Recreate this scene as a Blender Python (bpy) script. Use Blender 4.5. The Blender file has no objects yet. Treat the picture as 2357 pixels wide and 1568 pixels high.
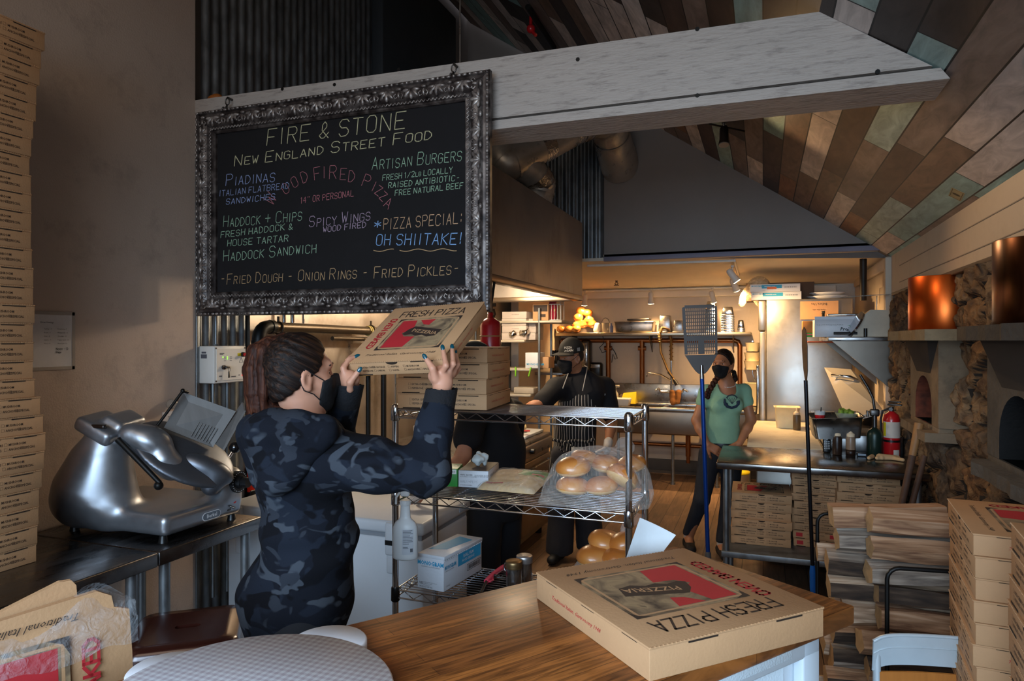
import bpy,bmesh,math,random
import numpy as np
from mathutils import Vector,Matrix,Euler,noise as mnoise
random.seed(7)
PI = math.pi
sin,cos,rad = math.sin,math.cos,math.radians
MT,MR = Matrix.Translation,Matrix.Rotation
sc = bpy.context.scene
COL = sc.collection
# ---------------------------------------------------------------- camera
FPX,CX,CY,HC = 1571.0,1178.5,784.0,1.70
YAW = rad(20.2)
cam = bpy.data.cameras.new('camera')
cam.sensor_width = 36.0
cam.lens = 36.0 * FPX / 2357.0
cam.clip_start = 0.05
cam_o = bpy.data.objects.new('camera',cam)
cam_o.location = (0,0,HC)
cam_o.rotation_euler = (rad(90),0,YAW)
COL.objects.link(cam_o)
sc.camera = cam_o
# ---------------------------------------------------------------- view
sc.view_settings.view_transform = 'Standard'
sc.view_settings.look = 'None'
sc.view_settings.gamma = 1
sc.view_settings.use_curve_mapping = False
sc.view_settings.exposure = 0.75
# ---------------------------------------------------------------- world: dim overcast daylight
w = bpy.data.worlds.new('world'); sc.world = w
w.use_nodes = True
bg = w.node_tree.nodes['Background']
bg.inputs[0].default_value = (0.8,0.85,1.0,1)
bg.inputs[1].default_value = 0.2

def area_light(name,loc,target,sx,sy,power,color,spread=180):
    l = bpy.data.lights.new(name,'AREA'); l.shape = 'RECTANGLE'; l.size = sx; l.size_y = sy
    l.energy = power; l.color = color; l.spread = rad(spread)
    o = bpy.data.objects.new(name,l); COL.objects.link(o)
    o.location = loc
    o.rotation_euler = (Vector(target) - Vector(loc)).to_track_quat('-Z','Y').to_euler()
    return o

def spot(name,loc,target,power,color,angle=80,blend=.6,radius=.04):
    l = bpy.data.lights.new(name,'SPOT'); l.energy = power; l.color = color
    l.spot_size = rad(angle); l.spot_blend = blend; l.shadow_soft_size = radius
    o = bpy.data.objects.new(name,l); COL.objects.link(o)
    o.location = loc
    o.rotation_euler = (Vector(target) - Vector(loc)).to_track_quat('-Z','Y').to_euler()
    return o

def point(name,loc,power,color,radius=.05):
    l = bpy.data.lights.new(name,'POINT'); l.energy = power; l.color = color; l.shadow_soft_size = radius
    o = bpy.data.objects.new(name,l); COL.objects.link(o); o.location = loc
    return o
DAY = (0.56,0.77,1.0)
WARM = (1.0,0.60,0.26)
SOFT = (1.0,0.78,0.58)
# daylight through the shop window behind the camera and the open door to its right
area_light('window_daylight',(-0.4,-1.75,1.85),(-0.4,2.2,0.25),2.8,1.6,52,DAY,100)
# added overhead fill behind the camera, standing in for warm room light
area_light('room_fill',(-0.9,-0.4,3.3),(-0.9,2.4,0.8),2.4,1.4,15,(1.0,.82,.64))
spot('stone_wall_fill',(-0.1,3.3,2.85),(1.0,3.8,1.2),9,(1.0,.66,.36),120,.8,.05)  # added unseen warm spot that brightens the stone wall and ovens

# ---------------------------------------------------------------- projecting helpers (pixel ray met with a real plane)
CYW,SYW = cos(YAW),sin(YAW)
def ray(u,v):
    a = (u - CX) / FPX
    return Vector((-SYW + CYW * a,CYW + SYW * a,-(v - CY) / FPX))
def onX(u,v,X): r = ray(u,v); return Vector((0,0,HC)) + r * (X / r.x)
def onY(u,v,Y): r = ray(u,v); return Vector((0,0,HC)) + r * (Y / r.y)
def onZ(u,v,Z): r = ray(u,v); return Vector((0,0,HC)) + r * ((Z - HC) / r.z)
def onD(u,v,d): return Vector((0,0,HC)) + ray(u,v) * d
def cdir(x,d,z=0): return Vector((x * CYW - d * SYW,x * SYW + d * CYW,z))   # camera-aligned direction in the room

# ---------------------------------------------------------------- materials
def lin(h):
    if isinstance(h,str):
        h = h.lstrip('#'); c = [int(h[i:i + 2],16) / 255 for i in (0,2,4)]
    else: c = h
    return tuple((x / 12.92 if x <= .04045 else ((x + .055) / 1.055) ** 2.4) for x in c) + (1,)

def nd(nt,t,**kw):
    n = nt.nodes.new(t)
    for k,v in kw.items(): setattr(n,k,v)
    return n
def setin(n,**kw):
    for k,v in kw.items():
        n.inputs[k.replace('_',' ')].default_value = v
MATS = {}
def mat(name,col,rough=.6,metal=0.,var=.12,vscale=6.,bump=0.,bscale=60.,stretch=(1,1,1),emit=None,estr=0.,coat=0.,trans=0.,alpha=1.,sheen=0.,dirt=None,dscale=3.,ior=1.45,rvar=0.,aniso=0.,sub=0.):
    """principled surface whose colour wanders with a noise of the object's own"""
    if name in MATS: return MATS[name]
    m = bpy.data.materials.new(name); m.use_nodes = True
    nt = m.node_tree; b = nt.nodes['Principled BSDF']
    c = lin(col)
    b.inputs['Roughness'].default_value = rough
    b.inputs['Metallic'].default_value = metal
    b.inputs['IOR'].default_value = ior
    if coat: b.inputs['Coat Weight'].default_value = coat; b.inputs['Coat Roughness'].default_value = .15
    if trans: b.inputs['Transmission Weight'].default_value = trans
    if alpha < 1: b.inputs['Alpha'].default_value = alpha
    if sheen: b.inputs['Sheen Weight'].default_value = sheen
    if aniso: b.inputs['Anisotropic'].default_value = aniso
    if sub:
        b.inputs['Subsurface Weight'].default_value = sub; b.inputs['Subsurface Radius'].default_value = (.01,.004,.002)
    tc = nd(nt,'ShaderNodeTexCoord')
    mp = nd(nt,'ShaderNodeMapping'); mp.inputs['Scale'].default_value = stretch
    nt.links.new(tc.outputs['Object'],mp.inputs[0])
    nz = nd(nt,'ShaderNodeTexNoise'); setin(nz,Scale=vscale,Detail=5.,Roughness=.6)
    nt.links.new(mp.outputs[0],nz.inputs['Vector'])
    mr = nd(nt,'ShaderNodeMapRange'); setin(mr,From_Min=.25,From_Max=.75,To_Min=1 - var,To_Max=1 + var)
    nt.links.new(nz.outputs[0],mr.inputs[0])
    mx = nd(nt,'ShaderNodeVectorMath',operation='SCALE')
    mx.inputs[0].default_value = c[:3]
    nt.links.new(mr.outputs[0],mx.inputs['Scale'])
    last = mx.outputs[0]
    if dirt:
        nz2 = nd(nt,'ShaderNodeTexNoise'); setin(nz2,Scale=dscale,Detail=8.,Roughness=.7)
        nt.links.new(mp.outputs[0],nz2.inputs['Vector'])
        r2 = nd(nt,'ShaderNodeMapRange'); setin(r2,From_Min=.52,From_Max=.72,To_Min=0.,To_Max=dirt[1])
        nt.links.new(nz2.outputs[0],r2.inputs[0])
        mm = nd(nt,'ShaderNodeMix',data_type='RGBA')
        nt.links.new(r2.outputs[0],mm.inputs[0]); nt.links.new(last,mm.inputs[6]); mm.inputs[7].default_value = lin(dirt[0])
        last = mm.outputs[2]
    nt.links.new(last,b.inputs['Base Color'])
    if rvar:
        r3 = nd(nt,'ShaderNodeMapRange'); setin(r3,From_Min=.3,From_Max=.7,To_Min=max(.02,rough - rvar),To_Max=min(1,rough + rvar))
        nt.links.new(nz.outputs[0],r3.inputs[0]); nt.links.new(r3.outputs[0],b.inputs['Roughness'])
    if bump:
        nb = nd(nt,'ShaderNodeTexNoise'); setin(nb,Scale=bscale,Detail=3.)
        nt.links.new(mp.outputs[0],nb.inputs['Vector'])
        bp = nd(nt,'ShaderNodeBump'); bp.inputs['Strength'].default_value = bump; bp.inputs['Distance'].default_value = .01
        nt.links.new(nb.outputs[0],bp.inputs['Height']); nt.links.new(bp.outputs[0],b.inputs['Normal'])
    if emit:
        b.inputs['Emission Color'].default_value = lin(emit); b.inputs['Emission Strength'].default_value = estr
    MATS[name] = m
    return m

def ramp_mat(name,stops,rough=.6,scale=4.,detail=4.,stretch=(1,1,1),kind='noise',const=False,bump=0.,metal=0.,distort=0.,coat=0.,sheen=0.):
    """surface whose colour runs through several stops of a noise / wave pattern"""
    if name in MATS: return MATS[name]
    m = bpy.data.materials.new(name); m.use_nodes = True
    nt = m.node_tree; b = nt.nodes['Principled BSDF']
    b.inputs['Roughness'].default_value = rough; b.inputs['Metallic'].default_value = metal
    if coat: b.inputs['Coat Weight'].default_value = coat
    if sheen: b.inputs['Sheen Weight'].default_value = sheen
    tc = nd(nt,'ShaderNodeTexCoord'); mp = nd(nt,'ShaderNodeMapping'); mp.inputs['Scale'].default_value = stretch
    nt.links.new(tc.outputs['Object'],mp.inputs[0])
    if kind == 'noise':
        t = nd(nt,'ShaderNodeTexNoise'); setin(t,Scale=scale,Detail=detail,Distortion=distort)
    elif kind == 'wave':
        t = nd(nt,'ShaderNodeTexWave'); setin(t,Scale=scale,Distortion=distort,Detail=detail)
    else:
        t = nd(nt,'ShaderNodeTexVoronoi'); setin(t,Scale=scale)
    nt.links.new(mp.outputs[0],t.inputs['Vector'])
    cr = nd(nt,'ShaderNodeValToRGB')
    if const: cr.color_ramp.interpolation = 'CONSTANT'
    e = cr.color_ramp.elements
    while len(e) < len(stops): e.new(.5)
    for k,(p,c) in enumerate(stops): e[k].position = p; e[k].color = lin(c)
    nt.links.new(t.outputs[0],cr.inputs[0]); nt.links.new(cr.outputs[0],b.inputs['Base Color'])
    if bump:
        bp = nd(nt,'ShaderNodeBump'); bp.inputs['Strength'].default_value = bump; bp.inputs['Distance'].default_value = .01
        nt.links.new(t.outputs[0],bp.inputs['Height']); nt.links.new(bp.outputs[0],b.inputs['Normal'])
    MATS[name] = m
    return m

def plastic_film(name,tint,amount,rough=.12):
    """thin clear bag: mostly see-through with a glossy skin"""
    if name in MATS: return MATS[name]
    m = bpy.data.materials.new(name); m.use_nodes = True
    nt = m.node_tree
    for n in list(nt.nodes): nt.nodes.remove(n)
    out = nd(nt,'ShaderNodeOutputMaterial'); tr = nd(nt,'ShaderNodeBsdfTransparent'); gl = nd(nt,'ShaderNodeBsdfPrincipled')
    gl.inputs['Base Color'].default_value = lin(tint); gl.inputs['Roughness'].default_value = rough
    mix = nd(nt,'ShaderNodeMixShader')
    nz = nd(nt,'ShaderNodeTexNoise'); setin(nz,Scale=14.,Detail=4.,Distortion=1.)
    tc = nd(nt,'ShaderNodeTexCoord'); nt.links.new(tc.outputs['Object'],nz.inputs['Vector'])
    mr = nd(nt,'ShaderNodeMapRange'); setin(mr,From_Min=.35,From_Max=.75,To_Min=amount * .5,To_Max=min(1,amount * 1.8))
    nt.links.new(nz.outputs[0],mr.inputs[0])
    lw = nd(nt,'ShaderNodeLayerWeight'); lw.inputs[0].default_value = .25
    mxf = nd(nt,'ShaderNodeMath',operation='MAXIMUM'); nt.links.new(mr.outputs[0],mxf.inputs[0])
    sc_ = nd(nt,'ShaderNodeMath',operation='MULTIPLY'); sc_.inputs[1].default_value = .5
    nt.links.new(lw.outputs['Facing'],sc_.inputs[0]); nt.links.new(sc_.outputs[0],mxf.inputs[1])
    nb = nd(nt,'ShaderNodeTexNoise'); setin(nb,Scale=22.,Detail=5.,Distortion=2.); nt.links.new(tc.outputs['Object'],nb.inputs['Vector'])
    bp = nd(nt,'ShaderNodeBump'); bp.inputs['Strength'].default_value = .9; bp.inputs['Distance'].default_value = .02
    nt.links.new(nb.outputs[0],bp.inputs['Height']); nt.links.new(bp.outputs[0],gl.inputs['Normal'])
    nt.links.new(mxf.outputs[0],mix.inputs[0]); nt.links.new(tr.outputs[0],mix.inputs[1]); nt.links.new(gl.outputs[0],mix.inputs[2])
    nt.links.new(mix.outputs[0],out.inputs[0])
    MATS[name] = m
    return m

# ---------------------------------------------------------------- mesh builder
def basis(d):
    d = Vector(d).normalized()
    a = Vector((0,0,1)) if abs(d.z) < .95 else Vector((1,0,0))
    x = d.cross(a).normalized(); y = d.cross(x).normalized()
    return x,y,d
def TR(loc=(0,0,0),rz=0.,rx=0.,ry=0.):
    return MT(loc) @ Euler((rx,ry,rz)).to_matrix().to_4x4()

class MB:
    def __init__(s): s.v = []; s.f = []; s.m = []; s.M = Matrix.Identity(4); s.mi = 0; s.sm = []; s.smooth = True
    def add(s,vs,fs,smooth=None):
        o = len(s.v); M = s.M
        s.v.extend([tuple(M @ Vector(p)) for p in vs])
        for f in fs: s.f.append(tuple(i + o for i in f)); s.m.append(s.mi); s.sm.append(s.smooth if smooth is None else smooth)
        return s
    def box(s,c,d,bev=0.,rz=0.,top=None):
        """box by centre and full size; bev chamfers every edge; top=(sx,sy) tapers the upper face"""
        hx,hy,hz = d[0] / 2,d[1] / 2,d[2] / 2
        R = MR(rz,3,'Z'); c = Vector(c); tx,ty = top or (1,1)
        if bev <= 0:
            vs = [c + R @ Vector((x * hx * (tx if z > 0 else 1),y * hy * (ty if z > 0 else 1),z * hz)) for z in (-1,1) for x,y in ((-1,-1),(1,-1),(1,1),(-1,1))]
            return s.add(vs,[(3,2,1,0),(4,5,6,7),(0,1,5,4),(1,2,6,5),(2,3,7,6),(3,0,4,7)],False)
        bev = min(bev,hx * .98,hy * .98,hz * .98)
        # ring of 12 points: rounded rectangle corners (3 per corner)
        ring = []
        for k,(sx,sy) in enumerate(((-1,-1),(1,-1),(1,1),(-1,1))):
            for j in range(3):
                a = PI + k * PI / 2 + j * PI / 4
                ring.append((sx,sy,cos(a),sin(a)))
        vs = []
        for z,ins,r in ((-hz,bev,0),(-hz + bev * .293,bev * .293,.707),(-hz + bev,0,1),(hz - bev,0,1),(hz - bev * .293,bev * .293,.707),(hz,bev,0)):
            kx,ky = (tx,ty) if z > 0 else (1,1)
            for sx,sy,ca,sa in ring:
                x = sx * (hx - bev) + ca * bev * max(r,.0001); y = sy * (hy - bev) + sa * bev * max(r,.0001)
                vs.append(c + R @ Vector((x * kx,y * ky,z)))
        fs = [tuple(range(11,-1,-1)),tuple(range(60,72))]
        for i in range(5):
            for j in range(12):
                a = i * 12 + j; b = i * 12 + (j + 1) % 12
                fs.append((a,b,b + 12,a + 12))
        return s.add(vs,fs,True)
    def cyl(s,p0,p1,r0,r1=None,n=16,cap=True,flat=None):
        r1 = r0 if r1 is None else r1
        p0 = Vector(p0); p1 = Vector(p1); x,y,d = basis(p1 - p0)
        vs = []
        for p,r in ((p0,r0),(p1,r1)):
            for k in range(n):
                a = 2 * PI * k / n; vs.append(p + x * (r * cos(a)) + y * (r * sin(a)))
        fs = [(k,n + k,n + (k + 1) % n,(k + 1) % n) for k in range(n)]
        s.add(vs,fs,True)
        if cap:
            s.add(vs[:n],[tuple(range(n))],False)
            s.add(vs[n:],[tuple(range(n - 1,-1,-1))],False)
        return s
    def tube(s,pts,r,n=8,closed=False,cap=True,scale=None):
        pts = [Vector(p) for p in pts]; N = len(pts); vs = []
        px = None
        for i in range(N):
            if closed: t = pts[(i + 1) % N] - pts[i - 1]
            else: t = pts[min(i + 1,N - 1)] - pts[max(i - 1,0)]
            t.normalize()
            if px is None: x,y,_ = basis(t)
            else:
                x = (px - t * px.dot(t))
                x = x.normalized() if x.length > 1e-6 else basis(t)[0]
                y = t.cross(x)
            px = x
            rr = r if not hasattr(r,'__len__') else r[i]
            for k in range(n):
                a = 2 * PI * k / n; vs.append(pts[i] + x * (rr * cos(a)) + y * (rr * sin(a)))
        fs = []
        for i in range(N if closed else N - 1):
            j = (i + 1) % N
            for k in range(n): fs.append((i * n + k,i * n + (k + 1) % n,j * n + (k + 1) % n,j * n + k))
        s.add(vs,fs,True)
        if cap and not closed:
            s.add(vs[:n],[tuple(range(n - 1,-1,-1))],False); s.add(vs[-n:],[tuple(range(n))],False)
        return s
    def lathe(s,prof,c=(0,0,0),axis=(0,0,1),n=24,sx=1.,sy=1.,cap=True,a0=0.,a1=2 * PI):
        """prof = [(r, h)...] about an axis through c"""
        x,y,d = basis(axis); c = Vector(c); vs = []; full = abs(a1 - a0 - 2 * PI) < 1e-6
        if tuple(axis) == (0,0,1): x,y,d = Vector((1,0,0)),Vector((0,1,0)),Vector((0,0,1))
        m = n if full else n + 1
        for r,h in prof:
            for k in range(m):
                a = a0 + (a1 - a0) * k / n
                vs.append(c + x * (r * cos(a) * sx) + y * (r * sin(a) * sy) + d * h)
        fs = []
        for i in range(len(prof) - 1):
            for k in range(n if full else n):
                k2 = (k + 1) % m if full else k + 1
                fs.append((i * m + k,i * m + k2,(i + 1) * m + k2,(i + 1) * m + k))
        s.add(vs,fs,True)
        if cap and full:
            if prof[0][0] > 1e-5: s.add(vs[:m],[tuple(range(m - 1,-1,-1))],False)
            if prof[-1][0] > 1e-5: s.add(vs[-m:],[tuple(range(m))],False)
        return s
    def prism(s,pts,t,M=None,smooth=False):
        """closed 2-D outline in local xy, thickness t along +z"""
        old = s.M
        if M is not None: s.M = old @ M
        n = len(pts); A = sum(pts[i][0] * pts[(i + 1) % n][1] - pts[(i + 1) % n][0] * pts[i][1] for i in range(n))
        if A < 0: pts = pts[::-1]
        vs = [(p[0],p[1],0) for p in pts] + [(p[0],p[1],t) for p in pts]
        s.add(vs,[tuple(range(n - 1,-1,-1)),tuple(range(n,2 * n))],False)
        s.add(vs,[(i,(i + 1) % n,n + (i + 1) % n,n + i) for i in range(n)],smooth)
        s.M = old
        return s
    def ell(s,c,r,n=16,m=10,rot=None):
        c = Vector(c); R = rot or Matrix.Identity(3)
        r = (r,r,r) if not hasattr(r,'__len__') else r
        vs = [c + R @ Vector((0,0,-r[2]))]
        for i in range(1,m):
            ph = -PI / 2 + PI * i / m
            for k in range(n):
                a = 2 * PI * k / n
                vs.append(c + R @ Vector((r[0] * cos(ph) * cos(a),r[1] * cos(ph) * sin(a),r[2] * sin(ph))))
        vs.append(c + R @ Vector((0,0,r[2]))); fs = []
        for k in range(n): fs.append((0,1 + (k + 1) % n,1 + k))
        for i in range(m - 2):
            for k in range(n):
                a = 1 + i * n + k; b = 1 + i * n + (k + 1) % n; fs.append((a,b,b + n,a + n))
        o = 1 + (m - 2) * n; L = len(vs) - 1
        for k in range(n): fs.append((o + k,o + (k + 1) % n,L))
        return s.add(vs,fs,True)
    def quad(s,a,b,c,d): return s.add([a,b,c,d],[(0,1,2,3)],False)
    def grid(s,fn,nu,nv,smooth=True):
        vs = [fn(i / nu,j / nv) for j in range(nv + 1) for i in range(nu + 1)]
        fs = [(j * (nu + 1) + i,j * (nu + 1) + i + 1,(j + 1) * (nu + 1) + i + 1,(j + 1) * (nu + 1) + i) for j in range(nv) for i in range(nu)]
        return s.add(vs,fs,smooth)
    def raw(s,vs,fs,smooth=True): return s.add(vs,fs,smooth)
    def build(s,name,mats,parent=None,loc=None):
        me = bpy.data.meshes.new(name)
        me.from_pydata(s.v,[],s.f)
        for m in (mats if isinstance(mats,(list,tuple)) else [mats]): me.materials.append(m)
        me.polygons.foreach_set('material_index',s.m)
        me.polygons.foreach_set('use_smooth',s.sm)
        me.update()
        o = bpy.data.objects.new(name,me); COL.objects.link(o)
        if parent: o.parent = parent
        if loc is not None: o.location = loc
        return o

def thing(name,label,cat,loc=(0,0,0),rz=0.,group=None,rot=None):
    o = bpy.data.objects.new(name,None); COL.objects.link(o)
    o.location = loc; o.rotation_euler = rot or (0,0,rz)
    o.empty_display_size = .05
    o['label'] = label; o['category'] = cat
    if group: o['group'] = group
    return o
def tag(o,label,cat,group=None):
    o['label'] = label; o['category'] = cat
    if group: o['group'] = group
    return o
def struct(o): o['kind'] = 'structure'; return o
def dup(root,loc=None,rz=None,label=None,rot=None):
    r = root.copy(); COL.objects.link(r)
    if loc is not None: r.location = loc
    if rot is not None: r.rotation_euler = rot
    elif rz is not None: r.rotation_euler = (0,0,rz)
    if label: r['label'] = label
    for ch in list(root.children):
        c = ch.copy(); COL.objects.link(c); c.parent = r
        for g in list(ch.children):
            d = g.copy(); COL.objects.link(d); d.parent = c
    return r

# ---------------------------------------------------------------- lettering
SF = {'A': '002640 1232','B': '00063645443303 3342413000','C': '4536160501103041','D': '00062644422000','E': '46060040 0333','F': '460600 0333',
      'G': '45361605011030414323','H': '0006 4046 0343','I': '2026','J': '4641301001','K': '0006 4603 1340','L': '060040','M': '0006234640','N': '00064046',
      'O': '163645413010010516','P': '00063645443303','Q': '163645413010010516 2240','R': '00063645443303 2340','S': '453616050413334241301001','T': '0646 2620',
      'U': '060110304146','V': '062046','W': '0610243046','X': '0640 4600','Y': '0623 4623 2320','Z': '06460040','&': '4013152635341201102042','-': '1333',
      '!': '2622 2120','*': '2125 0442 0244',':': '2425 2122','1': '152620','2': '05163645440040','4': '3036 360242','/': '0046','"': '1615 3635',',': '2110',
      '.': '2021','+': '2125 0343',"'": '2625'}
def stroke(mb,text,M,h,width,gap=.28,z=.0006,jit=0.,rnd=None,shear=0.,adv=.62,arc=None):
    """hand lettering drawn as ribbons in the local xy plane of M; returns its length"""
    x = 0.; old = mb.M; mb.M = old @ M; sc_ = h / 6.
    R = rnd or random.Random(sum(map(ord,text)))
    for ch in text:
        small = ch.islower() and ch.upper() in SF
        c = ch.upper(); k = .74 if small else 1.
        if c == ' ': x += h * .42; continue
        if c not in SF: continue
        wch = h * adv * k * (.45 if c in 'I!:1\'' else 1.)
        dy0 = R.uniform(-jit,jit) * h; rot = R.uniform(-jit,jit) * .8
        for st in SF[c].split():
            P = []
            for i in range(0,len(st) - 1,2):
                px = (int(st[i]) - (2 if c in 'I!:1' else 0)) / 4. * h * adv * k; py = int(st[i + 1]) * sc_ * k
                if c in 'I!:1': px += wch / 2
                px += R.uniform(-jit,jit) * h * .35; py += R.uniform(-jit,jit) * h * .35
                px += py * (shear + rot * .5)
                P.append((x + px,py + dy0))
            if arc:
                P = [arc(p) for p in P]
            for i in range(len(P) - 1):
                a = Vector((P[i][0],P[i][1],z)); b = Vector((P[i + 1][0],P[i + 1][1],z))
                d = b - a
                if d.length < 1e-6: continue
                d.normalize(); n = Vector((-d.y,d.x,0)) * width / 2; e = d * width * .4
                mb.add([a - e - n,b + e - n,b + e + n,a - e + n],[(0,1,2,3)],False)
        x += wch + h * gap * k
    mb.M = old
    return x
FCACHE = {}
def font(mb,text,M,h,align='LEFT',shear=0.,bold=0.,z=.0006,wide=1.,res=1):
    """printed lettering from the built-in face, as flat faces in the local xy plane of M; h = capital height"""
    key = (text,shear,bold,res)
    if key not in FCACHE:
        c = bpy.data.curves.new('type','FONT'); c.body = text; c.size = 1.; c.shear = shear; c.offset = bold; c.resolution_u = res
        o = bpy.data.objects.new('type',c); COL.objects.link(o)
        dg = bpy.context.evaluated_depsgraph_get(); e = o.evaluated_get(dg); me = e.to_mesh()
        FCACHE[key] = ([tuple(v.co) for v in me.vertices],[tuple(p.vertices) for p in me.polygons])
        e.to_mesh_clear(); bpy.data.objects.remove(o); bpy.data.curves.remove(c)
    vs,fs = FCACHE[key]
    if not vs: return 0
    s = h / .70; w_ = (max(v[0] for v in vs)) * s * wide
    ox = {'LEFT': 0,'CENTER': -w_ / 2,'RIGHT': -w_}[align]
    old = mb.M; mb.M = old @ M
    mb.add([(v[0] * s * wide + ox,v[1] * s,z) for v in vs],fs,False)
    mb.M = old
    return w_

def plane_M(o,x,y):
    """matrix whose xy plane has origin o, x axis x and y axis y"""
    x = Vector(x).normalized(); y = Vector(y); y = (y - x * y.dot(x)).normalized(); zz = x.cross(y)
    M = Matrix((x,y,zz)).transposed().to_4x4(); M.translation = Vector(o)
    return M

# ---------------------------------------------------------------- organic shapes: smooth blend of rounded primitives on a grid
class SDF:
    def __init__(s,lo,hi,h):
        s.h = h; s.lo = np.array(lo,np.float32); n = np.ceil((np.array(hi) - np.array(lo)) / h).astype(int) + 1
        s.n = n; s.d = np.full(n,1.0,np.float32)
        s.ax = [s.lo[i] + h * np.arange(n[i],dtype=np.float32) for i in range(3)]
    def _loc(s,lo,hi,pad):
        a = np.floor((np.array(lo) - pad - s.lo) / s.h).astype(int); b = np.ceil((np.array(hi) + pad - s.lo) / s.h).astype(int) + 1
        a = np.clip(a,0,s.n); b = np.clip(b,0,s.n)
        if (b - a).min() <= 0: return None
        sl = tuple(slice(a[i],b[i]) for i in range(3))
        X = s.ax[0][sl[0]][:,None,None]; Y = s.ax[1][sl[1]][None,:,None]; Z = s.ax[2][sl[2]][None,None,:]
        return sl,X,Y,Z
    def _mix(s,sl,d,k,op):
        o = s.d[sl]
        if op == 'sub':
            d = -d
            if k > 0:
                hh = np.clip(.5 - .5 * (o - d) / k,0,1); s.d[sl] = o + (d - o) * hh + k * hh * (1 - hh)
            else: s.d[sl] = np.maximum(o,d)
            return
        if k > 0:
            hh = np.clip(.5 + .5 * (o - d) / k,0,1); s.d[sl] = o + (d - o) * hh - k * hh * (1 - hh)
        else: s.d[sl] = np.minimum(o,d)
    def cone(s,p0,p1,r0,r1=None,k=.02,flat=None,op='add'):
        """tapered capsule; flat=(axis, factor) squashes it along an axis"""
        r1 = r0 if r1 is None else r1
        p0 = np.array(p0,np.float32); p1 = np.array(p1,np.float32)
        R = max(r0,r1); g = s._loc(np.minimum(p0,p1) - R * 1.3,np.maximum(p0,p1) + R * 1.3,k + 2 * s.h)
        if g is None: return s
        sl,X,Y,Z = g
        a = p1 - p0; L2 = float(a @ a) + 1e-12
        dx,dy,dz = X - p0[0],Y - p0[1],Z - p0[2]
        t = np.clip((dx * a[0] + dy * a[1] + dz * a[2]) / L2,0,1)
        ex,ey,ez = dx - t * a[0],dy - t * a[1],dz - t * a[2]
        q2 = ex * ex + ey * ey + ez * ez
        sc_ = 1.
        if flat is not None:
            n = np.array(flat[0],np.float32); n = n / np.linalg.norm(n); fct = flat[1]
            c = ex * n[0] + ey * n[1] + ez * n[2]
            q2 = q2 + c * c * (1. / fct ** 2 - 1.); sc_ = min(1.,fct) ** .5
        d = (np.sqrt(np.maximum(q2,1e-12)) - (r0 + t * (r1 - r0))) * sc_
        s._mix(sl,d.astype(np.float32),k,op); return s
    def ell(s,c,r,R=None,k=.02,op='add'):
        c = np.array(c,np.float32); r = np.array(r,np.float32) if hasattr(r,'__len__') else np.array((r,r,r),np.float32)
        m = float(r.max()); g = s._loc(c - m,c + m,k + 2 * s.h)
        if g is None: return s
        sl,X,Y,Z = g
        dx,dy,dz = X - c[0],Y - c[1],Z - c[2]
        if R is not None:
            A = np.array(R,np.float32)[:3,:3].T
            dx,dy,dz = (A[i][0] * dx + A[i][1] * dy + A[i][2] * dz for i in range(3))
        k0 = np.sqrt((dx / r[0]) ** 2 + (dy / r[1]) ** 2 + (dz / r[2]) ** 2)
        k1 = np.sqrt((dx / r[0] ** 2) ** 2 + (dy / r[1] ** 2) ** 2 + (dz / r[2] ** 2) ** 2) + 1e-6
        d = np.where(k0 < 1e-3,-r.min(),k0 * (k0 - 1) / k1)
        s._mix(sl,d.astype(np.float32),k,op); return s
    def rbox2(s,c,hs,R,r,k=.0,op='add'):
        """rounded box by centre, half sizes and rotation"""
        c = np.array(c,np.float32); m = float(np.linalg.norm(np.array(hs))); g = s._loc(c - m,c + m,k + 2 * s.h)
        if g is None: return s
        sl,X,Y,Z = g; A = np.array(R,np.float32)[:3,:3].T; dx,dy,dz = X - c[0],Y - c[1],Z - c[2]
        q = [np.abs(A[i][0] * dx + A[i][1] * dy + A[i][2] * dz) - (hs[i] - r) for i in range(3)]
        o = np.sqrt(sum(np.maximum(v,0) ** 2 for v in q)); n_ = np.minimum(np.maximum(np.maximum(q[0],q[1]),q[2]),0)
        s._mix(sl,(o + n_ - r).astype(np.float32),k,op); return s
    def rbox(s,lo,hi,r,k=.0):
        lo = Vector(lo); hi = Vector(hi); return s.rbox2((lo + hi) / 2,(hi - lo) / 2,Matrix.Identity(3),r,k)
    def chain(s,pts,k=.02,flat=None):
        for (p0,r0),(p1,r1) in zip(pts[:-1],pts[1:]): s.cone(p0,p1,r0,r1,k,flat)
        return s
    def ripple(s,amp,freq,seed=0,zone=None,dirs=3):
        """adds soft folds to the field"""
        rs = np.random.RandomState(seed)
        X = s.ax[0][:,None,None]; Y = s.ax[1][None,:,None]; Z = s.ax[2][None,None,:]
        f = 0
        for i in range(dirs):
            v = rs.normal(size=3); v /= np.linalg.norm(v); w_ = rs.normal(size=3); w_ /= np.linalg.norm(w_)
            ph = rs.uniform(0,6.28); fr = freq * rs.uniform(.7,1.4)
            f = f + np.sin(fr * (v[0] * X + v[1] * Y + v[2] * Z) + ph + 1.3 * np.sin(fr * .5 * (w_[0] * X + w_[1] * Y + w_[2] * Z)))
        f = f * (amp / dirs)
        if zone is not None: f = f * zone(X,Y,Z)
        s.d += f.astype(np.float32); return s
    def cut(s,axis,val,keep='below'):
        A = s.ax[axis].reshape([-1 if i == axis else 1 for i in range(3)])
        s.d = np.maximum(s.d,(A - val) if keep == 'below' else (val - A)).astype(np.float32); return s
    def cutplane(s,p,n):
        n = np.array(n,np.float32); n /= np.linalg.norm(n)
        X = s.ax[0][:,None,None] - p[0]; Y = s.ax[1][None,:,None] - p[1]; Z = s.ax[2][None,None,:] - p[2]
        s.d = np.maximum(s.d,n[0] * X + n[1] * Y + n[2] * Z).astype(np.float32); return s
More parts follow.
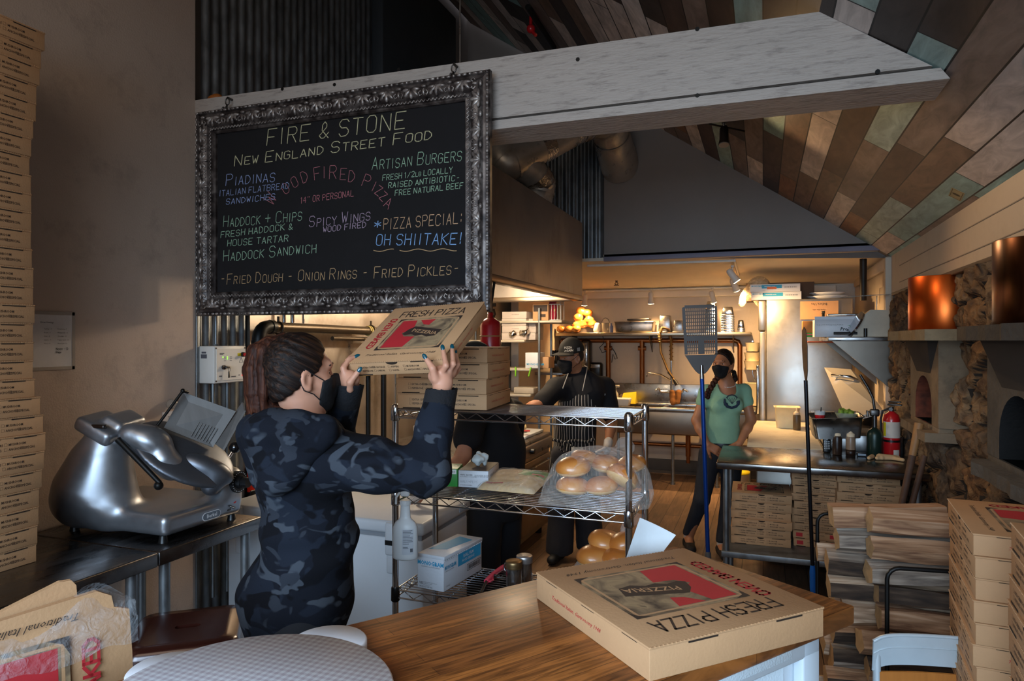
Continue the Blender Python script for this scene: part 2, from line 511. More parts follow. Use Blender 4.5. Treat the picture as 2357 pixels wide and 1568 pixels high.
    def nets(s):
        d = s.d; n = d.shape
        ins = d < 0
        c = np.zeros((n[0] - 1,n[1] - 1,n[2] - 1),np.int8)
        for i in (0,1):
            for j in (0,1):
                for k in (0,1): c += ins[i:n[0] - 1 + i,j:n[1] - 1 + j,k:n[2] - 1 + k]
        act = np.argwhere((c > 0) & (c < 8))
        if len(act) == 0: return np.zeros((0,3)),np.zeros((0,4),int)
        idx = np.full(c.shape,-1,np.int64); idx[tuple(act.T)] = np.arange(len(act))
        acc = np.zeros((len(act),3)); cnt = np.zeros(len(act))
        cor = [(i,j,k) for i in (0,1) for j in (0,1) for k in (0,1)]
        val = {q: d[act[:,0] + q[0],act[:,1] + q[1],act[:,2] + q[2]] for q in cor}
        for a in cor:
            for ax in range(3):
                if a[ax]: continue
                b = list(a); b[ax] = 1; b = tuple(b)
                va,vb = val[a],val[b]; m = (va < 0) != (vb < 0)
                t = np.where(m,va / np.where(m,va - vb,1),0)
                p = np.array(a,float)[None,:].repeat(len(act),0); p[:,ax] += t
                acc += p * m[:,None]; cnt += m
        V = s.lo + s.h * (act + acc / cnt[:,None]); Q = []
        for ax in range(3):
            u,w_ = (ax + 1) % 3,(ax + 2) % 3
            s0 = [slice(None)] * 3; s1 = [slice(None)] * 3; s0[ax] = slice(0,-1); s1[ax] = slice(1,None)
            i0,i1 = ins[tuple(s0)],ins[tuple(s1)]
            e = np.argwhere(i0 != i1)
            e = e[(e[:,u] > 0) & (e[:,w_] > 0) & (e[:,u] < n[u] - 1) & (e[:,w_] < n[w_] - 1)]
            if len(e) == 0: continue
            fl = i0[tuple(e.T)]
            U = np.zeros(3,int); U[u] = 1; W = np.zeros(3,int); W[w_] = 1
            q = np.stack([idx[tuple((e - U - W).T)],idx[tuple((e - W).T)],idx[tuple(e.T)],idx[tuple((e - U).T)]],1)
            q[~fl] = q[~fl][:,::-1]
            Q.append(q)
        return V,np.concatenate(Q)
    def build(s,name,mats,parent=None,smooth=1,paint=None,loc=None):
        V,Q = s.nets()
        for _ in range(smooth):                       # a little relaxing
            A = np.zeros_like(V); C = np.zeros(len(V))
            for i in range(4):
                a,b = Q[:,i],Q[:,(i + 1) % 4]
                np.add.at(A,a,V[b]); np.add.at(C,a,1)
            V = V * .5 + (A / np.maximum(C,1)[:,None]) * .5
        me = bpy.data.meshes.new(name)
        me.vertices.add(len(V)); me.vertices.foreach_set('co',V.astype(np.float32).ravel())
        me.loops.add(len(Q) * 4); me.loops.foreach_set('vertex_index',Q.astype(np.int32).ravel())
        me.polygons.add(len(Q)); me.polygons.foreach_set('loop_start',np.arange(0,len(Q) * 4,4,dtype=np.int32))
        for m in (mats if isinstance(mats,(list,tuple)) else [mats]): me.materials.append(m)
        if paint is not None:
            me.polygons.foreach_set('material_index',np.asarray(paint(V[Q].mean(1)),np.int32))
        me.update(calc_edges=True); me.validate()
        me.polygons.foreach_set('use_smooth',np.ones(len(me.polygons),bool))
        o = bpy.data.objects.new(name,me); COL.objects.link(o)
        if parent: o.parent = parent
        if loc is not None: o.location = loc
        return o
# ================================================================ THE SETTING
XL,XR,YB,YG,YF = -2.85,1.01,8.9,6.5,-2.0
def ceil_z(x): return 3.085 - .67 * x
plaster = mat('plaster_white','#b9a698',.75,var=.05,vscale=3,bump=.15,bscale=120,dirt=('#6c6058',.35),dscale=5)
panel_white = mat('panel_white','#c2b3a0',.55,var=.05,vscale=4,dirt=('#8d7c66',.3),dscale=4)
gable_grey = mat('gable_grey','#82776f',.8,var=.04,vscale=4)
ceil_white = mat('ceiling_white','#d9cdba',.8,var=.05)
steel = mat('brushed_steel','#9c9a98',.32,1.,var=.12,vscale=8,rvar=.1,dirt=('#5d554c',.4))
steel_wall = mat('steel_wall','#a2978c',.38,.9,var=.2,vscale=3,rvar=.15,dirt=('#5a4634',.5),dscale=2.5)
steel_dark = mat('steel_dark','#5b5856',.4,1.,var=.2,vscale=6,rvar=.1)
galv = mat('galvanised_steel','#85898c',.45,.85,var=.3,vscale=14,rvar=.12,stretch=(1,1,.5),dirt=('#4d4a46',.5),dscale=6)
chrome = mat('chrome','#c4c7cc',.14,1.,var=.05)
black_metal = mat('black_metal','#191817',.45,.6,var=.2)
black_plastic = mat('black_plastic','#121213',.35,var=.2)
white_plastic = mat('white_plastic','#d5d6d6',.4,var=.04)
copper_pipe = mat('copper_pipe','#8a5530',.35,.9,var=.25,dirt=('#3c2a1c',.6))
brass_pipe = mat('gas_pipe','#4c3f30',.38,.8,var=.25,dirt=('#221b15',.6))

def plank_floor():
    m = bpy.data.materials.new('plank_floor'); m.use_nodes = True; nt = m.node_tree; b = nt.nodes['Principled BSDF']
    tc = nd(nt,'ShaderNodeTexCoord'); sp = nd(nt,'ShaderNodeSeparateXYZ'); cb = nd(nt,'ShaderNodeCombineXYZ')
    nt.links.new(tc.outputs['Object'],sp.inputs[0]); nt.links.new(sp.outputs[1],cb.inputs[0]); nt.links.new(sp.outputs[0],cb.inputs[1])
    br = nd(nt,'ShaderNodeTexBrick'); br.offset = .37; br.offset_frequency = 3
    setin(br,Scale=1.,Mortar_Size=.0025,Brick_Width=1.2,Row_Height=.15,Bias=0.)
    br.inputs['Color1'].default_value = lin('#644f3e'); br.inputs['Color2'].default_value = lin('#8a6d55'); br.inputs['Mortar'].default_value = lin('#2a1d14')
    nt.links.new(cb.outputs[0],br.inputs['Vector'])
    mp = nd(nt,'ShaderNodeMapping'); mp.inputs['Scale'].default_value = (14,1.2,1); nt.links.new(tc.outputs['Object'],mp.inputs[0])
    nz = nd(nt,'ShaderNodeTexNoise'); setin(nz,Scale=3.,Detail=6.,Distortion=.6); nt.links.new(mp.outputs[0],nz.inputs['Vector'])
    mr = nd(nt,'ShaderNodeMapRange'); setin(mr,From_Min=.3,From_Max=.7,To_Min=.65,To_Max=1.2); nt.links.new(nz.outputs[0],mr.inputs[0])
    vm = nd(nt,'ShaderNodeVectorMath',operation='SCALE'); nt.links.new(br.outputs[0],vm.inputs[0]); nt.links.new(mr.outputs[0],vm.inputs['Scale'])
    nt.links.new(vm.outputs[0],b.inputs['Base Color']); b.inputs['Roughness'].default_value = .5
    return m
def plank_ceiling():
    m = bpy.data.materials.new('reclaimed_planks'); m.use_nodes = True; nt = m.node_tree; b = nt.nodes['Principled BSDF']
    tc = nd(nt,'ShaderNodeTexCoord'); sp = nd(nt,'ShaderNodeSeparateXYZ'); cb = nd(nt,'ShaderNodeCombineXYZ')
    nt.links.new(tc.outputs['Object'],sp.inputs[0])
    ml = nd(nt,'ShaderNodeMath',operation='MULTIPLY'); ml.inputs[1].default_value = 1.2037; nt.links.new(sp.outputs[0],ml.inputs[0])
    nt.links.new(sp.outputs[1],cb.inputs[0]); nt.links.new(ml.outputs[0],cb.inputs[1])
    br = nd(nt,'ShaderNodeTexBrick'); br.offset = .41; br.offset_frequency = 3; br.squash = .7; br.squash_frequency = 2
    setin(br,Scale=1.,Mortar_Size=.004,Brick_Width=1.9,Row_Height=.148,Bias=0.,Mortar_Smooth=.1)
    br.inputs['Color1'].default_value = (0,0,0,1); br.inputs['Color2'].default_value = (1,1,1,1); br.inputs['Mortar'].default_value = (0,0,0,1)
    nt.links.new(cb.outputs[0],br.inputs['Vector'])
    cr = nd(nt,'ShaderNodeValToRGB'); cr.color_ramp.interpolation = 'CONSTANT'; e = cr.color_ramp.elements
    stops = [(0,'#453b37'),(.12,'#8fb3af'),(.22,'#7a6354'),(.32,'#cdbfb6'),(.47,'#54423b'),(.56,'#8f6748'),(.62,'#a3bcb5'),(.71,'#84736a'),(.80,'#d6cbc4'),(.93,'#3d312e')]
    while len(e) < len(stops): e.new(.5)
    for k,(p,c) in enumerate(stops): e[k].position = p; e[k].color = lin(c)
    nt.links.new(br.outputs[0],cr.inputs[0])
    mp = nd(nt,'ShaderNodeMapping'); mp.inputs['Scale'].default_value = (6,1.6,6); nt.links.new(tc.outputs['Object'],mp.inputs[0])
    nz = nd(nt,'ShaderNodeTexNoise'); setin(nz,Scale=2.4,Detail=7.,Roughness=.65,Distortion=.8); nt.links.new(mp.outputs[0],nz.inputs['Vector'])
    mr = nd(nt,'ShaderNodeMapRange'); setin(mr,From_Min=.28,From_Max=.72,To_Min=.5,To_Max=1.25); nt.links.new(nz.outputs[0],mr.inputs[0])
    vm = nd(nt,'ShaderNodeVectorMath',operation='SCALE'); nt.links.new(cr.outputs[0],vm.inputs[0]); nt.links.new(mr.outputs[0],vm.inputs['Scale'])
    mx = nd(nt,'ShaderNodeMix',data_type='RGBA'); nt.links.new(br.outputs['Fac'],mx.inputs[0]); nt.links.new(vm.outputs[0],mx.inputs[6]); mx.inputs[7].default_value = (.008,.006,.005,1)
    nt.links.new(mx.outputs[2],b.inputs['Base Color']); b.inputs['Roughness'].default_value = .55
    return m

b = MB(); b.quad((XL - .3,YF,0),(XR + .3,YF,0),(XR + .3,YB + .2,0),(XL - .3,YB + .2,0))
b.box(((XL + XR) / 2,(YF + YB) / 2,-.06),(XR - XL + .6,YB - YF + .4,.118))
struct(b.build('floor',plank_floor()))
# sloping plank ceiling, 4 cm thick
b = MB(); x0,x1 = XL,XR + .02
b.add([(x0,YF,ceil_z(x0)),(x1,YF,ceil_z(x1)),(x1,YG,ceil_z(x1)),(x0,YG,ceil_z(x0)),(x0,YF,ceil_z(x0) + .06),(x1,YF,ceil_z(x1) + .06),(x1,YG,ceil_z(x1) + .06),(x0,YG,ceil_z(x0) + .06)],
      [(0,3,2,1),(4,5,6,7),(0,1,5,4),(1,2,6,5),(2,3,7,6),(3,0,4,7)],False)
struct(b.build('ceiling',plank_ceiling()))
# walls as slabs
b = MB(); b.box((XL - .06,(YF + 2.84) / 2,2.6),(.12,2.84 - YF,5.2)); struct(b.build('wall_left',plaster))
b = MB(); b.box((XL - .1,(2.84 + YB) / 2,2.6),(.08,YB - 2.84,5.2)); struct(b.build('wall_left_kitchen',gable_grey))
SY0,SY1,SZ = 1.3,6.12,2.055
b = MB(); b.box((XR + .06,(YF + YB) / 2,(SZ + 2.54) / 2),(.12,YB - YF,2.54 - SZ)); b.box((XR + .06,(SY1 + YB) / 2,SZ / 2),(.12,YB - SY1,SZ)); b.box((XR + .06,(SY0 + YF) / 2,SZ / 2),(.12,SY0 - YF,SZ))
struct(b.build('wall_right',panel_white))
b = MB()
for z in (2.16,2.29): b.box((XR - .001,(6.1 + YF) / 2,z),(.004,6.1 - YF,.005))
struct(b.build('groove_shade',mat('groove_shadow','#8c8174',.8)))  # thin darker strips painted as the shade in the panel grooves
# gable wall above the opening to the back kitchen
b = MB(); gx = -1.444
b.prism([(gx,2.5),(XR,2.5),(XR,ceil_z(XR)),(gx,ceil_z(gx))],.1,MT((0,YG + .1,0)) @ MR(PI / 2,4,'X'))
struct(b.build('wall_gable',gable_grey))
b = MB(); b.prism([(XL - .1,2.5),(gx,2.5),(gx,ceil_z(gx) + .05),(XL - .1,ceil_z(XL) + .1)],.06,MT((0,YG + .12,0)) @ MR(PI / 2,4,'X'))
struct(b.build('wall_gable_left',gable_grey))
b = MB(); b.box(((gx + XR) / 2,YG - .005,2.485),(XR - gx,.03,.045),.004); struct(b.build('trim_2',mat('trim_lilac','#7d7683',.6)))
# back kitchen
b = MB(); b.add([(XL,YG,2.47),(XR,YG,2.47),(XR,YB,2.37),(XL,YB,2.37),(XL,YG,2.53),(XR,YG,2.53),(XR,YB,2.53),(XL,YB,2.53)],
                [(0,3,2,1),(4,5,6,7),(0,1,5,4),(1,2,6,5),(2,3,7,6),(3,0,4,7)],False)
struct(b.build('ceiling_back',ceil_white))
b = MB(); b.box(((XL + XR) / 2,YB + .06,1.25),(XR - XL + .2,.12,2.5)); struct(b.build('wall_back',panel_white))
b = MB(); b.box((-2.6,8.05,1.2),(.06,1.7,2.4)); b.box((-2.6,7.18,1.2),(.09,.05,2.4),.006); struct(b.build('wall_back_left',panel_white))
b = MB(); b.box((-.9,YB - .012,.09),(3.3,.024,.18),.005); b.box((-.9,YB - .02,.02),(3.3,.04,.04)); struct(b.build('baseboard_back',mat('rubber_base','#4a4440',.7)))
b = MB(); b.box((-.9,YB - .05,2.30),(3.4,.1,.1),.008); struct(b.build('trim_3',ceil_white))
b = MB(); b.box((XR - .015,7.6,2.36),(.04,2.2,.1),.01); b.box((XR - .02,6.52,1.2),(.05,.09,2.4),.006); struct(b.build('trim_4',panel_white))
# wall behind the camera with the shop window, and the open street door beside it
b = MB(); wy = YF
b.box((-2.5,wy,2.6),(.7,.1,5.2)); b.box((.95,wy,2.6),(.12,.1,5.2)); b.box((-.63,wy,.45),(3.04,.1,.9)); b.box((-.63,wy,3.95),(3.04,.1,2.5))
struct(b.build('wall_front',plaster))
b = MB()
for x in (-2.13,-1.12,-.12,.87): b.box((x,wy,1.8),(.05,.08,1.8),.005)
for z in (.92,2.68): b.box((-.63,wy,z),(3.04,.08,.05),.005)
struct(b.build('window_1',white_plastic))

# corrugated sheet on the left wall and in the gable's left corner
def corrugated(name,y0,y1,z0,z1,axis='x',at=0.,pitch=.068,amp=.0095):
    b = MB(); n = int((y1 - y0) / pitch * 8); vs = []; fs = []
    for i in range(n + 1):
        y = y0 + (y1 - y0) * i / n; d = amp * sin(2 * PI * y / pitch)
        for z in (z0,z1): vs.append((at + d,y,z) if axis == 'x' else (y,at + d,z))
    for i in range(n): fs.append((2 * i,2 * i + 2,2 * i + 3,2 * i + 1) if axis == 'x' else (2 * i + 1,2 * i + 3,2 * i + 2,2 * i))
    b.add(vs,fs,True); return struct(b.build(name,galv))
corrugated('wall_left_corrugated',2.84,3.24,0,2.7,at=XL - .012)
corrugated('wall_left_corrugated_upper',2.9,4.62,2.7,4.95,at=XL - .012)
corrugated('wall_gable_corrugated',-2.84,gx,2.5,4.0,'y',YG - .012,pitch=.075,amp=.012)
b = MB(); b.box((XL - .02,2.852,1.34),(.06,.024,2.68),.004); struct(b.build('trim_5',galv))
b = MB(); b.box((XL - .02,4.85,1.3),(.05,3.2,2.6)); struct(b.build('wall_left_steel',steel_wall))
b = MB(); b.box((XL + .02,5.3,3.7),(.12,1.35,2.2),.01); struct(b.build('wall_left_panel',mat('flue_panel','#3c3f42',.55,.3,var=.1)))
b = MB()
for y in (3.75,4.95): b.box((XL + .008,y,1.4),(.008,.012,2.4))
struct(b.build('trim_6',steel))

# white timber beam across the room, cut to the slope
beam_paint = mat('beam_paint','#ab9f95',.6,var=.06,vscale=3,stretch=(1,6,6),bump=.5,bscale=18,dirt=('#5a504a',.75),dscale=7)
bt = thing('timber_beam','long white painted timber beam crossing the room above the menu board','beam',(0,2.84,0))
b = MB(); Rm = MR(PI / 2,4,'X')
b.prism([(XL,2.697),(.565,2.694),(.575,2.692),(.2,2.951),(XL,2.985)],.2,MT((0,.2,0)) @ Rm)
b.build('beam_body',beam_paint,bt)
b = MB(); b.prism([(XL,2.65),(.63,2.64),(.60,2.683),(XL,2.687)],.235,MT((0,.235,0)) @ Rm)
b.build('bottom_board',beam_paint,bt)
b = MB()
for u,v in ((650,205),(918,160),(1330,137),(1605,67),(2020,165),(1605,220),(770,195)):
    p = onY(u,v,2.84); b.cyl((p.x,-.002,p.z),(p.x,.003,p.z),.009,n=8)
b.build('bolt',black_metal,bt)
# ================================================================ MENU BOARD
BY = 2.775
bx0,bx1,bz0,bz1 = -2.765,-1.119,1.827,2.885
board = thing('chalkboard_menu','large chalkboard menu in a carved silver frame hanging on hooks from the white beam','menu board',((bx0 + bx1) / 2,BY,bz0))
BW,BH,FWD = bx1 - bx0,bz1 - bz0,.122
slate = mat('slate','#0f0c0d',.9,var=.25,vscale=3,dirt=('#1c181a',.5),dscale=4)
frame_dark = ramp_mat('frame_antique_shaded',[(.3,'#1c1615'),(.5,'#443b38'),(.68,'#6f6661')],.42,22,6,metal=.45,distort=.4)  # antique silver, dark copy with shade painted into the recessed profile
frame_lit = ramp_mat('frame_antique_lit',[(.3,'#3d3431'),(.5,'#837973'),(.7,'#b9b0a9')],.4,30,5,metal=.5)  # lighter copy with highlights painted in, for the raised carving
b = MB(); b.box((0,.012,BH / 2),(BW - .08,.012,BH - .08)); b.build('slate',slate,board)
# frame profile swept round the rectangle (distance in from the outer edge, depth towards the room)
prof = [(0,.012),(0,-.012),(.006,-.02),(.014,-.022),(.02,-.014),(.032,-.017),(.05,-.032),(.068,-.036),(.082,-.026),(.09,-.016),(.098,-.02),(.104,-.022),(.108,-.012),(.116,-.014),(.122,-.006),(.122,.01)]
b = MB(); vs = []
for ins,dy in prof:
    vs += [(-BW / 2 + ins,dy,ins),(BW / 2 - ins,dy,ins),(BW / 2 - ins,dy,BH - ins),(-BW / 2 + ins,dy,BH - ins)]
fs = []
for i in range(len(prof) - 1):
    for k in range(4): fs.append((i * 4 + k,i * 4 + (k + 1) % 4,i * 4 + 4 + (k + 1) % 4,i * 4 + 4 + k))
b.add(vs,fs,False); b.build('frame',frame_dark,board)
# acanthus carving, outer beading and inner rope, walked along the four sides
def side_walk():
    for (ax,az,dx,dz,L) in ((-BW / 2,0,1,0,BW),(BW / 2,0,0,1,BH),(BW / 2,BH,-1,0,BW),(-BW / 2,BH,0,-1,BH)):
        yield Vector((ax,0,az)),Vector((dx,0,dz)),Vector((-dz,0,dx)),L
b = MB()
for o,t,n,L in side_walk():
    k = int((L - .12) / .118); st = (L - .12) / k
    R = Matrix((t,Vector((0,-1,0)),n)).transposed()
    for i in range(k):
        c = o + t * (.06 + st * (i + .5)) + n * .052 + Vector((0,-.028,0))
        for (a,r0,lx,ln,off) in ((0,.0,.010,.026,.0),(.75,.012,.011,.027,.014),(-.75,.012,.011,.027,.014),(1.5,.014,.009,.020,.03),(-1.5,.014,.009,.020,.03)):
            d = Vector((sin(a),0,cos(a)))
            q = c + t * (d.x * .024) + n * (d.z * .018 - .006)
            Ra = R @ MR(a,3,'Y')
            b.ell(q,(lx,.011,ln),10,6,Ra)
        q = c + t * st * .5
        b.ell(q + n * .012,(.008,.010,.016),8,6,R); b.ell(q - n * .014,(.014,.008,.007),8,6,R)
        for sgn in (-1,1):
            b.tube([q + n * .02 + t * (.008 * sgn),q + t * (.018 * sgn) + n * .03 + Vector((0,-.006,0)),q + t * (.024 * sgn) + n * .016 + Vector((0,-.008,0)),q + t * (.014 * sgn) + n * .008 + Vector((0,-.006,0))],.0032,5)
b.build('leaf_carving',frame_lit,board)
b = MB()
for o,t,n,L in side_walk():
    R = Matrix((t,Vector((0,-1,0)),n)).transposed(); k = int(L / .026)
    for i in range(k):
        q = o + t * (L * (i + .5) / k) + n * .010 + Vector((0,-.021,0))
        b.ell(q,((.0115 if i % 3 else .006),.006,.0065),8,5,R)
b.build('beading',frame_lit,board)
b = MB()
for o,t,n,L in side_walk():
    k = int(L / .022) * 6
    b.tube([o + t * (.1 + (L - .2) * i / k) + n * (.101 + .0055 * sin(i * PI / 3)) + Vector((0,-.022,0)) for i in range(k + 1)],.0026,5)
b.build('rope_trim',frame_lit,board)
# chalk lettering: board-plane positions
ZS = 2.657
def bp(zx,zy):
    p = onY(zx / ZS + 450,zy / ZS + 150,BY); return Vector((p.x - (bx0 + bx1) / 2,.0055,p.z - bz0))
def ph(zx,zh): return zh / ZS * (BY / ray(zx / ZS + 450,400).y) / FPX
chalks = {'cream': '#bdb58e','blue': '#8b97bd','red': '#b06a70','green': '#98b79a','mauve': '#ab93a6','orange': '#c9a07c','sky': '#7fa4d0','tan': '#b8956c'}
LINES = [('FIRE & STONE',432,490,1302,384,108,'cream',5),('New England Street Food',232,618,1455,450,72,'cream',4),
         ('Piadinas',180,738,492,708,76,'blue',4),('ITALIAN FLATBREAD',140,802,575,752,45,'blue',3),('SANDWICHES',182,852,490,818,42,'blue',3),
         ('14" OR PERSONAL',640,845,970,800,45,'red',3.4),('Artisan Burgers',1075,640,1635,582,84,'green',3.6),
         ('FRESH 1/2lb LOCALLY',1140,705,1575,655,42,'green',3),('RAISED ANTIBIOTIC-',1176,752,1620,702,42,'green',3),('FREE NATURAL BEEF',1216,798,1640,750,42,'green',3),
         ('Haddock + Chips',165,990,655,950,74,'green',3.6),('FRESH HADDOCK &',150,1056,598,1002,46,'green',3),('HOUSE TARTAR',190,1108,572,1076,48,'green',3),('Haddock Sandwich',165,1200,745,1145,72,'green',3.6),
         ('Spicy Wings',690,990,1075,945,70,'mauve',3.6),('WOOD FIRED',776,1022,1046,990,42,'mauve',3),
         ('*',1088,1003,1142,1000,62,'sky',4.5),('PIZZA SPECIAL:',1145,1005,1640,966,72,'orange',4.2),('OH SHIITAKE!',1100,1102,1640,1094,72,'sky',5),
         ('-Fried Dough - Onion Rings - Fried Pickles-',146,1340,1625,1278,72,'tan',3.8)]
b = MB(); order = list(chalks)
Rf = random.Random(4)
for text,x0,y0,x1,y1,hp,col,wd in LINES:
    A,B = bp(x0,y0),bp(x1,y1); h = (ph(x0,hp) + ph(x1,hp)) / 2 * (.80 if hp < 50 else .92)
    n = stroke(MB(),text,Matrix.Identity(4),h,.004,rnd=random.Random(5))
    b.mi = order.index(col)
    M = plane_M(A,B - A,(0,0,1)) @ Matrix.Diagonal(((B - A).length / n,1,1,1))
    for rep in range(2):      # two passes of the chalk
        stroke(b,text,M @ MT((rep * .0008,rep * .0006,0)),h,wd * .00062,rnd=random.Random(5 + 0 * rep),jit=.035,shear=.10,z=.0008 + .0003 * rep)
b.mi = order.index('red')
arcl = [('W',470,862,-.95,92),('O',548,792,-.62,66),('O',600,752,-.5,66),('D',655,722,-.35,70),('F',724,702,-.08,76),('I',775,690,.0,70),('R',815,694,.05,80),('E',880,700,.1,70),('D',930,712,.14,68),
        ('P',1012,735,.42,76),('I',1070,765,.5,60),('Z',1090,782,.62,58),('Z',1118,812,.75,56),('Z',1140,838,.75,0),('A',1145,860,.6,66)]
for ch,x,y,a,hp in arcl:
    if not hp: continue
    stroke(b,ch,MT(bp(x,y)) @ MR(PI / 2,4,'X') @ MR(-a,4,'Z'),ph(x,hp),.0023,z=.0008,adv=.6)
b.mi = order.index('tan')
for xa,xb in ((1085,1210),(1245,1595)):
    P = [bp(xa + (xb - xa) * i / 24,1132 + 7 * sin(i / 24 * (xb - xa) / 24) - (xb - xa) * .01 * i / 24) + Vector((0,-.0012,0)) for i in range(25)]
    for i in range(24):
        n = Vector((0,0,.0016)); b.add([P[i] - n,P[i + 1] - n,P[i + 1] + n,P[i] + n],[(0,1,2,3)],False)
b.build('chalk_lettering',[mat('chalk_' + k,v,.95,var=.3,vscale=220) for k,v in chalks.items()],board)
for u,vtop,vbot in ((530,218,250),(1049,140,172)):
    b = MB(); p0 = onY(u,vtop,BY + .05); x = p0.x - (bx0 + bx1) / 2; zt = onY(u,vtop,BY).z - bz0; zb = BH
    b.tube([(x + .012 * cos(a),.03 - .0,zt - .02 + .018 * sin(a)) for a in [k * PI / 6 for k in range(-3,10)]],.0032,6)
    b.tube([(x,.05,zt),(x,.03,zt)],.004,6); b.cyl((x,.065,zt),(x,.03,zt),.006)
    b.tube([(x,.028,zt - .035),(x + .008,.02,zt - .055),(x + .006,.01,zb + .012),(x - .006,.008,zb + .012),(x - .004,.02,zt - .055),(x,.028,zt - .035)],.0028,6)
    b.tube([(x + .008 * cos(k),0.0,zb + .004 + .01 * sin(k)) for k in [i * PI / 6 for i in range(13)]],.002,5); b.build('hook',steel_dark,board)

# ================================================================ EXTRACTION HOOD AND DUCTS
hd = thing('extraction_hood','long stainless steel extraction hood over the cooking line behind the menu board','hood',(-1.5,4.6,2.05))
hood_steel = mat('hood_steel','#9a918a',.46,.75,var=.16,vscale=2.5,rvar=.12,dirt=('#6b6158',.6),dscale=3,stretch=(1,1,.6))
b = MB(); b.box((-.012,0,.345),(.024,2.56,.69),.004); b.build('front_panel',hood_steel,hd)
for y in (1.27,-1.27): b = MB(); b.box((-.67,y,.345),(1.33,.02,.69)); b.build('end_panel',hood_steel,hd)
b = MB(); b.box((-.67,0,.68),(1.33,2.56,.02)); b.build('top_panel',hood_steel,hd)
b = MB(); b.box((-.03,0,.022),(.075,2.56,.044),.006); b.box((-.67,1.25,.022),(1.33,.05,.044),.006); b.build('bottom_lip',mat('hood_lip','#a8937c',.3,1.,var=.1),hd)
b = MB(); b.add([(-.06,-1.25,.10),(-.06,1.25,.10),(-1.3,1.25,.5),(-1.3,-1.25,.5)],[(0,1,2,3)],False)
b.build('inner_lining',mat('hood_lining','#d9d2c6',.5,.15,var=.05),hd)
b = MB(); b.tube([(-.4,y,.2) for y in (-.2,-.1)],.03,10); b.ell((-.45,-.1,.17),.035); b.ell((-.45,.8,.17),.035)
b.build('lamp',mat('hood_lamp','#fff2d8',.4,emit='#ffe2b0',estr=14),hd)
point('hood_light',(-2.0,4.4,2.13),20,(1,.82,.6),.06); point('hood_light_far',(-2.0,5.35,2.13),16,(1,.78,.52),.06)

duct_mat = mat('duct_galvanised','#b3aca3',.36,.6,var=.22,vscale=5,rvar=.14,dirt=('#4f4438',.6),dscale=4)
foil = mat('foil_tape','#c9c4bd',.2,1.,bump=1.,bscale=40)
def duct(name,label,pts,r,bands=(),loc=None):
    loc = pts[0]; t = thing(name,label,'duct',loc); L = [p - loc for p in pts]
    b = MB(); b.tube(L,r,24)
    b.build('pipe',duct_mat,t)
    for i,f in bands:
        b = MB(); a = L[i].lerp(L[i + 1],f); d = (L[i + 1] - L[i]).normalized(); rr = r if not hasattr(r,'__len__') else r[i] + (r[i + 1] - r[i]) * f
        b.cyl(a - d * .012,a + d * .012,rr + .006,n=24,cap=False); b.build('band',duct_mat,t)
    return t,L
def arc3(a,c,e,n=8):
    return [a.lerp(c,t) * (1 - t) + c.lerp(e,t) * t for t in [i / n for i in range(n + 1)]]
w0 = onY(1428,385,6.55); e0 = onD(1392,262,5.95); e1 = onD(1310,305,5.6)
P = [w0,w0.lerp(e0,.55)] + arc3(w0.lerp(e0,.75),e0,e0.lerp(e1,.6))
q0 = e0.lerp(e1,.6); q1 = onD(1185,372,5.35)
duct('flue_duct','thick round metal duct passing through the grey gable wall above the kitchen',P,[.185,.17] + [.155 - .002 * i for i in range(9)],[(1,.3),(9,.8),(4,.5)])
t,L = duct('branch_duct','silver duct with foil tape running slanting above the hood below the beam',[q0,q0.lerp(q1,.5),q1] + arc3(q1,onD(1150,395,5.3),onD(1140,300,5.4))[1:],.128,[(0,.2),(2,.5),(5,.5)])
b = MB(); d = (L[1] - L[0]).normalized()
for f in (.35,1.25): c = L[0].lerp(L[1],f); b.cyl(c - d * .06,c + d * .06,.1305,n=24,cap=False)
b.build('foil_tape',foil,t)
r0 = onD(1195,380,5.4); r1 = onD(1246,425,5.55); r2 = Vector((-1.74,r1.y - .02,2.73))
t,L = duct('riser_duct','short bent duct coming up out of the hood top to join the slanting duct',arc3(r0,onD(1238,398,5.45),r1) + [r1.lerp(r2,.5),r2],.118,[(3,.5),(7,.3),(8,.5)])
b = MB(); c = L[5]; d = (L[6] - L[5]).normalized(); b.cyl(c - d * .03,c + d * .05,.1205,n=24,cap=False); b.build('foil_tape',foil,t)

# hanging red cylinder of the hood's fire system
fx = Vector((-1.535,3.80,0)); zt = 1.838
t = thing('fire_suppression_cylinder','red fire cylinder with a tan strap hanging at the near end of the hood','fire extinguisher',(fx.x,fx.y,1.44))
red = mat('red_enamel','#b81a1f',.32,var=.06,coat=.3)
b = MB(); H_ = zt - 1.44; b.lathe([(0,0),(.05,0),(.061,.012),(.062,.03),(.062,H_ - .05),(.055,H_ - .025),(.03,H_ - .008),(.018,H_),(.018,H_ + .03),(0,H_ + .03)],n=28); b.build('tank',red,t)
b = MB(); b.cyl((0,0,H_ + .025),(0,0,H_ + .07),.014); b.box((.01,0,H_ + .075),(.05,.02,.022),.004); b.tube([(.02,0,H_ + .05),(.03,-.005,H_ + .02),(.022,-.01,H_ - .0)],.007,7)
b.build('valve',brass_pipe,t)
b = MB(); b.tube([(0,0,H_ + .07),(.012,0,H_ + .13),(.025,.0,2.06 - 1.44)],.009,8); b.build('hose',black_metal,t)
b = MB()
for k in (0,1):
    pts = [(.0645 * cos(a),.0645 * sin(a),(H_ * .72 if k == 0 else H_ * .5 + .05 * sin(a + .6))) for a in [2 * PI * i / 24 for i in range(24)]]
    b.tube(pts,.004,5,True)
b.build('strap',mat('strap_tan','#b08a55',.7),t)

